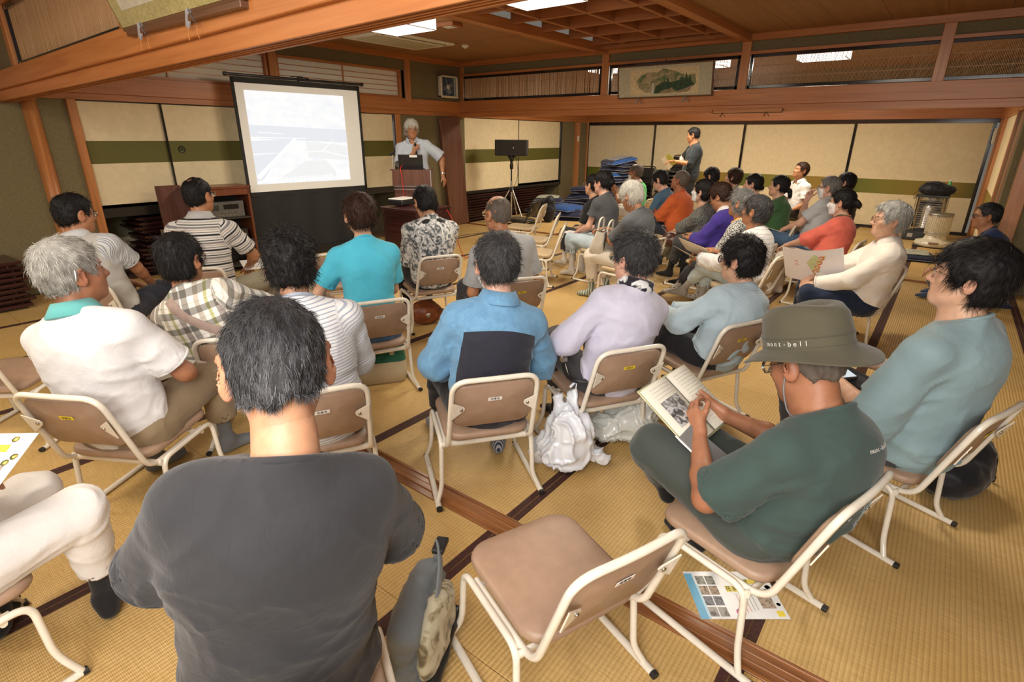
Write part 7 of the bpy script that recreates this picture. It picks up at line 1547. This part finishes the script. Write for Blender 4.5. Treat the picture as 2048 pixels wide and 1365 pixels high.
# folder and flyer of the grey-haired man in white
fo_ = held('hoodie', 'paper_folder', 'cream folder with white papers held by the person in white hooded shirt', 'folder'); c = hmid('hoodie')+V3(.0, .08, .05); Mf = Matrix.Translation(c) @ Euler((R(38), R(-10), R(82))).to_matrix().to_4x4()
MB().bbox(-.15, .15, -.105, .105, 0, .002, .0005, Mf).build('folder', simple('cream_card', (.74, .62, .46), .6), fo_); MB().bbox(-.14, .145, -.12, .08, .003, .006, .0005, Mf).build('papers', mw_paper, fo_)
c2 = c+V3(-.02, .03, -.06)
def flyer(par, Mx, W_=.297, H_=.21):
    """photo flyer: white sheet, blue edge, photo grid, yellow title blocks"""
    MB().bbox(-W_/2, W_/2, -H_/2, H_/2, 0, .0008, .0002, Mx).build('sheet', simple('glossy_white_flyer', (.82, .84, .86), .3, var=.02), par)
    z = .0010
    def rc(x0, x1, y0, y1, m, nm='printed_area', zz=z): return MB().box(x0, x1, y0, y1, zz-.0002, zz, Mx).build(nm, m, par)
    rc(-W_/2, -W_/2+.028, -H_/2, H_/2*.9, fabric('sky_blue_print', (.18, .48, .70), [('blot', 22, [(.4, W1), (.6, (1, 1, 1))], 1)], rough=.35)); rc(-W_/2+.028, -W_/2+.036, -H_/2, H_/2*.4, simple('pale_blue_print', (.5, .7, .82), .4))
    for i in range(2):
        for j in range(4):
            rc(-.112+i*.034, -.082+i*.034, -.095+j*.046, -.056+j*.046, fabric('photo_print_%d' % ((i*4+j) % 4), ((.45, .42, .38), (.25, .25, .28), (.50, .38, .28), (.35, .36, .30))[(i*4+j) % 4], [('blot', 40+9*j, [(.4, (.4, .4, .4)), (.55, W1)], 1)], rough=.35), 'printed_photo')
    m_yel = simple('yellow_title_print', (.85, .68, .02), .4, var=.02)
    for k in range(5): rc(-.02+.021*k, -.001+.021*k, .010, .036, m_yel, 'title_block'); 
    text('title_text', '花まつり展', .0215, Mx @ TR(.032, .023, .0012), m_ink, par, .0001); rc(.06, .10, .045, .068, m_yel, 'title_block'); text('date_text', '18日 日曜', .016, Mx @ TR(.035, .058, .0012), m_ink, par, .0001)
    rc(.075, .122, -.062, .002, fabric('photo_print_2', (.50, .38, .28)), 'printed_photo'); rc(.114, .138, -.095, -.072, m_yel, 'title_block')
    MB().lathe([(.0001, .0012), (.016, .0012), (.016, .001)], 16, M=Mx @ TR(-.005, -.078, 0)).build('printed_badge', simple('pink_print', (.85, .25, .5), .5), par); MB().lathe([(.0001, .0012), (.007, .0012)], 12, M=Mx @ TR(.135, -.045, 0)).build('printed_dot', simple('red_print', (.7, .05, .1), .5), par)
    for k in range(5): rc(.005+.013*k, .0075+.013*k, -.085+.004*k, .0, simple('pale_red_print' if k < 3 else 'grey_print_line', (.75, .35, .33) if k < 3 else (.4, .4, .42), .6), 'text_line')
    for x, y in ((.10, .085), (.13, .03), (.118, .012)): MB().lathe([(.0001, .0012), (.010, .0012)], 10, M=Mx @ TR(x, y, 0)).build('printed_dot', simple('lemon_print', (.85, .78, .25), .5), par)
fh = held('hoodie', 'flyer', 'photo flyer under the cream folder held by the person in white', 'flyer'); flyer(fh, Matrix.Translation(c2) @ Euler((R(28), R(-10), R(70))).to_matrix().to_4x4())
# flyer on the floor (flat, under the hat reader's chair)
ff_ = thing('flyer', 'colourful photo flyer lying on the tatami under the reader\'s chair', 'flyer', (-.275, 1.635, .0022), R(38.0)); flyer(ff_, TR(0, 0, 0, 0, 0, 0))
fl2 = thing('flyer', 'colourful flyer with yellow title blocks held at the left edge', 'flyer', (0, 0, 0), 0); flyer(fl2, basis((-1.885, -.098, .649), (-1.643, .092, .657), (-2.011, .047, .732)) @ TR(.1485, .105, 0))
# papers on laps
def lap_paper(key, name, label, dx, dy, dz, W_, H_, rz, rx=4, lines=True, mat=None):
    t = held(key, name, label, 'paper'); Mx = TR(dx, dy, dz, rx, 0, rz); MB().bbox(-W_/2, W_/2, -H_/2, H_/2, 0, .0025, .0006, Mx).build('sheet', mat or mw_paper, t)
    if lines:
        for k in range(4): MB().box(-W_*.36, W_*(.30-.1*(k % 2)), H_*(.3-.17*k)-.0014, H_*(.3-.17*k)+.0014, .0026, .0029, Mx).build('text_line', simple('grey_print_line', (.4, .4, .42), .6), t)
    return t
t = lap_paper('polo', 'printed_sheet', 'white printed sheet on the lap of the person in white polo', -.02, .27, .515, .21, .297, 60); text('title_text', '講演のご案内', .017, TR(-.02, .27, .518, 4, 0, 60) @ TR(0, .12, .001), m_ink, t)
lap_paper('stripe', 'printed_sheet', 'white sheet on the lap of the person in black striped polo', .22, .40, .50, .21, .297, 20); lap_paper('blouse', 'notebook', 'white notebook on the lap of the young woman in pale jeans', -.02, .34, .475, .18, .25, 10, lines=False)
lap_paper('orange', 'magazine', 'dark blue magazine on the lap of the person in orange shirt', -.04, .34, .50, .21, .28, 20, 20, False, simple('navy_magazine_cover', (.03, .06, .12), .3)); lap_paper('greyp', 'paper_folder', 'thin white folder in the hand of the masked person in grey polo', -.06, .40, .545, .22, .30, 15, 14, False)
sp = held('stand', 'paper_folder', 'yellow-green and white papers held by the standing person', 'paper'); c = (Vector(PP['stand']['hands']['L']['palm'])+Vector(PP['stand']['hands']['R']['palm']))/2; c = c+V3(-.06, .05, .05); Mx = Matrix.Translation(c) @ Euler((R(58), R(25), R(15))).to_matrix().to_4x4()
MB().bbox(-.14, .0, -.10, .10, 0, .002, .0005, Mx).build('folder', simple('yellow_green_card', (.50, .52, .12), .6), sp); MB().bbox(-.01, .14, -.11, .11, .002, .004, .0005, Mx).build('papers', simple('cream_card2', (.80, .76, .66), .6), sp)
q = MB(); E_, W_ = PP['stand']['arms']['R']; S_ = PP['stand']['SH']['R']; u_ = Vector(unit(E_-S_)); c = Vector(S_)+u_*.20; MB().tube([c-u_*.035, c+u_*.035], .070, 20, cap=False).build('armband', mw_paper, PP['stand']['root'])
# ---- bags
m_pb = simple('white_plastic_film', (.76, .79, .84), .28, var=.03, sss=.25, bump=.5, bscale=34, coat=.3)
pbg = thing('plastic_bag', 'white plastic shopping bag on the floor right of the denim shirt chair', 'bag', (-1.17, 1.93, 0), R(40))
soft('bag_body', [('e', (0, 0, .10), (.13, .11, .10)), ('e', (.02, -.02, .20), (.10, .085, .12)), ('c', (.03, .0, .25), (.05, .06, .37), .055, .018), ('c', (-.02, -.02, .25), (-.03, .03, .35), .05, .016), ('e', (-.08, .05, .07), (.09, .08, .07)), ('c', (.08, .03, .1), (.20, -.04, .05), .05, .022)], .0062, m_pb, pbg, cuts=[((0, 0, .002), (0, 0, -1))], wr=.024, ws=-1, sm=1)
MB().tube(bend([V3(.05, .06, .36), V3(.06, .08, .42), V3(.03, .09, .38)], .02), .007, 6, flat=.4).build('handle', m_pb, pbg)
pb2 = thing('plastic_bag', 'crumpled translucent plastic bag under the lavender person\'s chair', 'bag', (-1.03, 2.36, 0), R(10)); m_tb = simple('translucent_plastic_film', (.66, .68, .64), .2, var=.05, bump=.3, bscale=14)
soft('bag_body', [('e', (0, 0, .10), (.12, .10, .10)), ('c', (.02, .04, .15), (.05, .08, .34), .08, .03), ('e', (-.12, -.06, .07), (.10, .08, .07)), ('c', (-.1, 0, .08), (-.16, .02, .2), .05, .02)], .0075, m_tb, pb2, cuts=[((0, 0, .002), (0, 0, -1))], wr=.024, ws=-1, sm=1)
m_gc = fabric('green_canvas', (.03, .14, .08)); m_cc = fabric('cream_canvas', (.58, .50, .34)); m_tb2 = None
tg = thing('tote_bag', 'green and cream canvas tote bag under the chair of the turquoise shirt', 'bag', (-2.64, 2.04, 0), R(56))
q = MB(); P = []
for z, w_, d_ in ((.0, .13, .06), (.01, .155, .08), (.08, .165, .085), (.145, .16, .075)): P.append([(x*w_/.16, y*d_/.08, z) for x, y in rrect(-.16, .16, -.08, .08, .05, 4)])
q.grid(P, closed=True); q.prism(rrect(-.15, .15, -.07, .07, .05, 4), .001, .004); q.build('lower_body', m_cc, tg)
q = MB(); P = [];
for z, w_, d_ in ((.145, .161, .076), (.19, .155, .06), (.235, .15, .035)): P.append([(x*w_/.16, y*d_/.08, z) for x, y in rrect(-.16, .16, -.08, .08, .05, 4)])
q.grid(P, closed=True); q.build('upper_body', m_gc, tg)
for s in (-1, 1):
    for e in (-1, 1): MB().bbox(s*.07-.014, s*.07+.014, e*.080-.003, e*.080+.003, .02, .24, .001, TR(0, 0, 0, e*7, 0, 0)).build('webbing', m_cc, tg)
m_le = simple('tan_brown_leather', (.22, .06, .02), .4, var=.25, bump=.3, bscale=80)
lbg = thing('leather_rucksack', 'brown leather rucksack with straps under the camouflage top\'s chair', 'bag', (-3.25, 3.02, 0), R(60)); soft('bag_body', [('e', (0, 0, .09), (.15, .10, .09)), ('e', (.0, 0, .13), (.11, .09, .07))], .010, m_le, lbg, cuts=[((0, 0, .002), (0, 0, -1))], wr=.006)
MB().tube(bend([V3(.10, -.08, .14), V3(.24, -.13, .12), V3(.26, -.12, .01), V3(.14, -.12, .02)], .05), .016, 8, flat=.3).build('strap', mkm, lbg); MB().tube(bend([V3(.12, -.05, .12), V3(.20, -.16, .04), V3(.24, -.2, .012)], .03), .01, 8, flat=.4).build('strap', m_le, lbg)
MB().lathe([(.02, 0), (.02, .006), (.0001, .008)], 12, M=TR(0, -.1, .1, 90)).build('buckle', m_steel, lbg)
rk = thing('rucksack', 'black rucksack on the floor under the chair of the young person', 'bag', (.30, 2.86, 0), R(70)); soft('bag_body', [('e', (0, 0, .12), (.19, .13, .12)), ('e', (.05, 0, .19), (.13, .11, .08)), ('e', (-.08, 0, .12), (.12, .12, .10))], .011, fabric('black_nylon', (.012, .013, .018), rough=.5), rk, cuts=[((0, 0, .002), (0, 0, -1))], wr=.010)
MB().tube(bend([V3(.14, -.06, .2), V3(.22, -.08, .15), V3(.24, -.09, .03)], .04), .006, 6, flat=.4).build('strap', m_bt, rk); MB().tube([V3(.238, -.09, .035), V3(.242, -.09, .008)], .009, 6).build('strap_end', m_bt, rk)
# grey messenger bag with camouflage panel beside the foreground chair
m_gn = fabric('blue_grey_nylon', (.17, .195, .21), rough=.6, bump=.4); m_cm = fabric('sand_camouflage_print', (.50, .47, .34), [('blot', 14, [(.40, (.30, .26, .2)), (.47, (.6, .55, .45)), (.53, (.95, .95, .9)), (.60, W1)], 1.5)], rough=.6)
mb_ = thing('messenger_bag', 'blue-grey shoulder bag with sand camouflage panel standing by the foreground person', 'bag', (-.925, .81, 0), R(118)); mb_.scale = (.92, .92, .88)
soft('bag_body', [('c', (-.13, .03, .05), (.11, .03, .05), .055, .055), ('c', (-.13, .03, .26), (.10, .03, .27), .05, .05), ('e', (0, .03, .16), (.19, .065, .16))], .010, m_gn, mb_, wr=.010, cuts=[((0, 0, .002), (0, 0, -1))])
soft('camouflage_panel', [('e', (-.02, -.035, .17), (.15, .03, .13)), ('e', (-.03, -.04, .22), (.12, .028, .09))], .009, m_cm, mb_, wr=.012); soft('black_trim', [('c', (-.15, -.052, .075), (.12, -.052, .095), .024, .022)], .009, mkm, mb_, wr=.004)
MB().tube(bend([V3(-.02, -.04, .30), V3(.06, -.03, .36), V3(.13, .0, .385), V3(.155, .02, .30), V3(.16, .02, .05)], .05), .026, 10, flat=.25, up=(0, 1, 0)).build('strap', m_gn, mb_); MB().bbox(.085, .155, -.03, .01, .372, .392, .004).build('buckle', mkm, mb_); MB().tube([V3(.16, .02, .12), V3(.21, .0, .10)], .015, 8, flat=.5).build('side_loop', m_gn, mb_)
# canvas tote on the lap of the white-haired person
tw_ = held('white', 'tote_bag', 'off-white canvas tote with black handles on the white-haired person\'s lap', 'bag'); m_ow = fabric('off_white_canvas', (.66, .63, .54))
q = MB(); P = []; Mx = TR(-.05, .26, .43, 10, 0, 8)
for z, w_, d_ in ((.0, .12, .075), (.02, .135, .085), (.12, .14, .07), (.21, .15, .045), (.24, .15, .035)): P.append([Mx @ Vector((x*w_/.16, y*d_/.08, z)) for x, y in rrect(-.16, .16, -.08, .08, .05, 4)])
q.grid(P, closed=True); q.build('body', m_ow, tw_); q = MB(); q.grid([[Mx @ Vector((x*.132/.16, y*.088/.08, z)) for x, y in rrect(-.16, .16, -.08, .08, .05, 4)] for z in (-.005, .03)], closed=True); q.prism([(x*.8, y*.95) for x, y in rrect(-.16, .16, -.08, .08, .05, 4)], -.006, .0, Mx); q.build('black_base', mkm, tw_)
for e in (-1, 1): MB().tube(bend([Mx @ V3(-.07, e*.045, .18), Mx @ V3(-.075, e*.05, .34), Mx @ V3(.02, e*.05, .36), Mx @ V3(.06, e*.045, .18)], .06), .010, 8, flat=.3).build('handle', m_ow if e > 0 else m_ow, tw_)
MB().tube(bend([Mx @ V3(-.10, -.065, .02), Mx @ V3(-.13, -.07, .2), Mx @ V3(-.10, -.05, .26), Mx @ V3(-.08, -.05, .1)], .03), .009, 8, flat=.4).build('black_strap', mkm, tw_)
hb_ = held('dark', 'handbag', 'dark brown leather handbag on the lap of the woman in speckled blouse', 'bag'); soft('bag_body', [('e', (-.20, .14, .47), (.10, .15, .07)), ('e', (-.2, .20, .50), (.07, .09, .06))], .010, simple('dark_brown_leather', (.06, .022, .015), .35, var=.3), hb_, wr=.008)
MB().tube(bend([V3(-.17, .24, .52), V3(-.15, .30, .60), V3(-.22, .32, .62), V3(-.25, .22, .54)], .05), .009, 8, flat=.5).build('handle', simple('dark_brown_leather', (.06, .022, .015), .35), hb_)
lvp = held('lav', 'pouch_bag', 'black waist pouch with grey strap on the lap of the lavender person', 'bag'); soft('bag_body', [('e', (-.14, .26, .50), (.11, .12, .06)), ('e', (-.10, .33, .49), (.09, .08, .05))], .009, fabric('black_nylon', (.012, .013, .018), rough=.5), lvp, wr=.006)
MB().tube(bend([V3(-.17, .15, .50), V3(-.22, .05, .46), V3(-.24, -.05, .42), V3(-.17, -.13, .42)], .05), .012, 8, flat=.3, up=(0, 0, 1)).build('strap', m_bt, lvp); MB().bbox(-.225, -.195, .05, .08, .465, .49, .003).build('buckle', m_steel, lvp)
# ---- worn details
# floral scarf of the lavender person, brown scarf, yellow scarf, camouflage hood, cross-body strap
def scarf(key, mat, name='scarf', r0=.062, r1=.026, up=.03, tails=False, n=20, drop=.03):
    p = PP[key]; F = p['F2']; C = p['C7']; h = p['nr']; pts = []
    for i in range(n+1):
        t = 2*PI*i/n; pts.append(C+F[:, 0]*math.cos(t)*(h+.012)+F[:, 1]*(math.sin(t)*(h+.016)+.016)+F[:, 2]*(up-drop*max(0, math.sin(t))))
    f = Field(np.min(pts, 0)-.16, np.max(pts, 0)+.08, .0065)
    for a_, b_ in zip(pts[:-1], pts[1:]): f.cone(a_, b_, r1, r1, .012)
    if tails:
        k_ = C+F[:, 1]*(h+.03)-F[:, 2]*(drop-.02); f.ell(k_, (.028, .024, .026), None, .02)
        for sg, L in ((-1, .20), (1, .24)): f.cone(k_, k_+F[:, 0]*sg*.03+F[:, 1]*.03-F[:, 2]*L*.5, .020, .024, .015); f.cone(k_+F[:, 0]*sg*.03+F[:, 1]*.03-F[:, 2]*L*.5, k_+F[:, 0]*sg*.045+F[:, 1]*.045-F[:, 2]*L, .024, .026, .015)
    if tails: f2 = None
    V, Q = f.mesh(); V = smooth_mesh(V, Q, 1, .5); nn = vnormals(V, Q); V = V+nn*((noise3(V*vec(30, 30, 90))-.5)*.010)[:, None]
    return np_mesh(name, V, Q, mat, p['root'], {'cl': V*1.0})
scarf('lav', fabric('black_white_floral_scarf', (.75, .75, .75), [('blot', 17, [(.50, (.025, .022, .035)), (.53, (.8, .8, .8)), (.56, W1)], .6)]), r1=.028, up=.035)
scarf('coral', fabric('brown_knit_scarf', (.13, .095, .06), [('stripe', 2, .02, [(0, W1), (.5, (.5, .5, .5))])]), tails=True, r1=.022, up=.02); scarf('bob', fabric('yellow_gauze_scarf', (.72, .42, .12)), tails=True, r1=.020, up=.015)
p = PP['camo']; F = p['F2']; C = p['C7']; f = Field(C-.24, C+.24, .009)
f.cone(C-F[:, 0]*.12-F[:, 2]*.02+F[:, 1]*.03, C-F[:, 2]*.11-F[:, 1]*.055, .040, .030, .03, F[:, 1], 1.5).cone(C+F[:, 0]*.12-F[:, 2]*.02+F[:, 1]*.03, C-F[:, 2]*.11-F[:, 1]*.055, .040, .030, .03, F[:, 1], 1.5).ell(C-F[:, 2]*.035-F[:, 1]*.045, (.11, .04, .065), F, .04)
f.cone(C+F[:, 2]*.0+F[:, 1]*.02, C+F[:, 2]*.12+F[:, 1]*.03, p['nr']+.008, p['nr']+.03, .01, mode='cut'); V, Q = f.mesh(); V = smooth_mesh(V, Q, 2, .5); np_mesh('hood', V, Q, SHIRTS['hood'], p['root'], {'cl': V})
bpy.context.view_layer.update()
for key, uv, w_, m in (('plaid', [(-.06, .0), (-.035, -.05), (.0, -.10), (.035, -.15), (.075, -.20), (.115, -.25)], .021, simple('taupe_strap_webbing', (.34, .25, .21), .6)),):
    pts = [on_back(key, u, v, .004) for u, v in uv]; pts = [a for a in pts if a]
    if len(pts) > 2:
        q = MB(); P = []
        for i, (l, n_) in enumerate(pts):
            T = (pts[min(i+1, len(pts)-1)][0]-pts[max(i-1, 0)][0]).normalized(); sd = T.cross(n_).normalized()*w_; P.append([l-sd, l-sd*.5+n_*.003, l+sd*.5+n_*.003, l+sd])
        q.grid(P); q.build('cross_body_strap', m, PP[key]['root'])
# watches and bracelets
def watch(key, hand, m_strap, m_dial, rr=.030):
    p = PP[key]; E_, W_ = p['arms'][hand]; u_ = Vector(unit(W_-E_)); c = Vector(W_)-u_*.018; bn = Vector(p['hands'][hand]['bn']); t = MB().tube([c-u_*.009, c+u_*.009], rr*p['s'], 18, cap=False).build('watch_strap', m_strap, p['root'])
    Z = bn; X = u_; Y = Z.cross(X).normalized(); X = Y.cross(Z); o = c+bn*(rr*p['s']); M = Matrix([[X[i], Y[i], Z[i], o[i]] for i in range(3)]+[[0, 0, 0, 1]]); MB().lathe([(.016, -.004), (.016, .003), (.013, .006), (.0001, .006)], 16, M=M).build('watch_dial', m_dial, p['root'])
watch('white', 'L', mkm, mw_paper); watch('blousel', 'L', m_steel, m_steel); watch('purple', 'L', m_steel, mkm); watch('hoodie', 'L', mkm, m_steel); watch('speaker', 'L', m_steel, m_steel); watch('ltblue', 'R', mw_paper, m_steel)
# hearing aid
p = PP['polo']; MB().tube([p['Mh'] @ Vector(v) for v in ((.083, -.022, .028), (.091, -.026, .012), (.090, -.030, -.012))], [.005, .006, .005], 8).build('hearing_aid', m_steel, p['root'])
# zip of the khaki trousers, belt
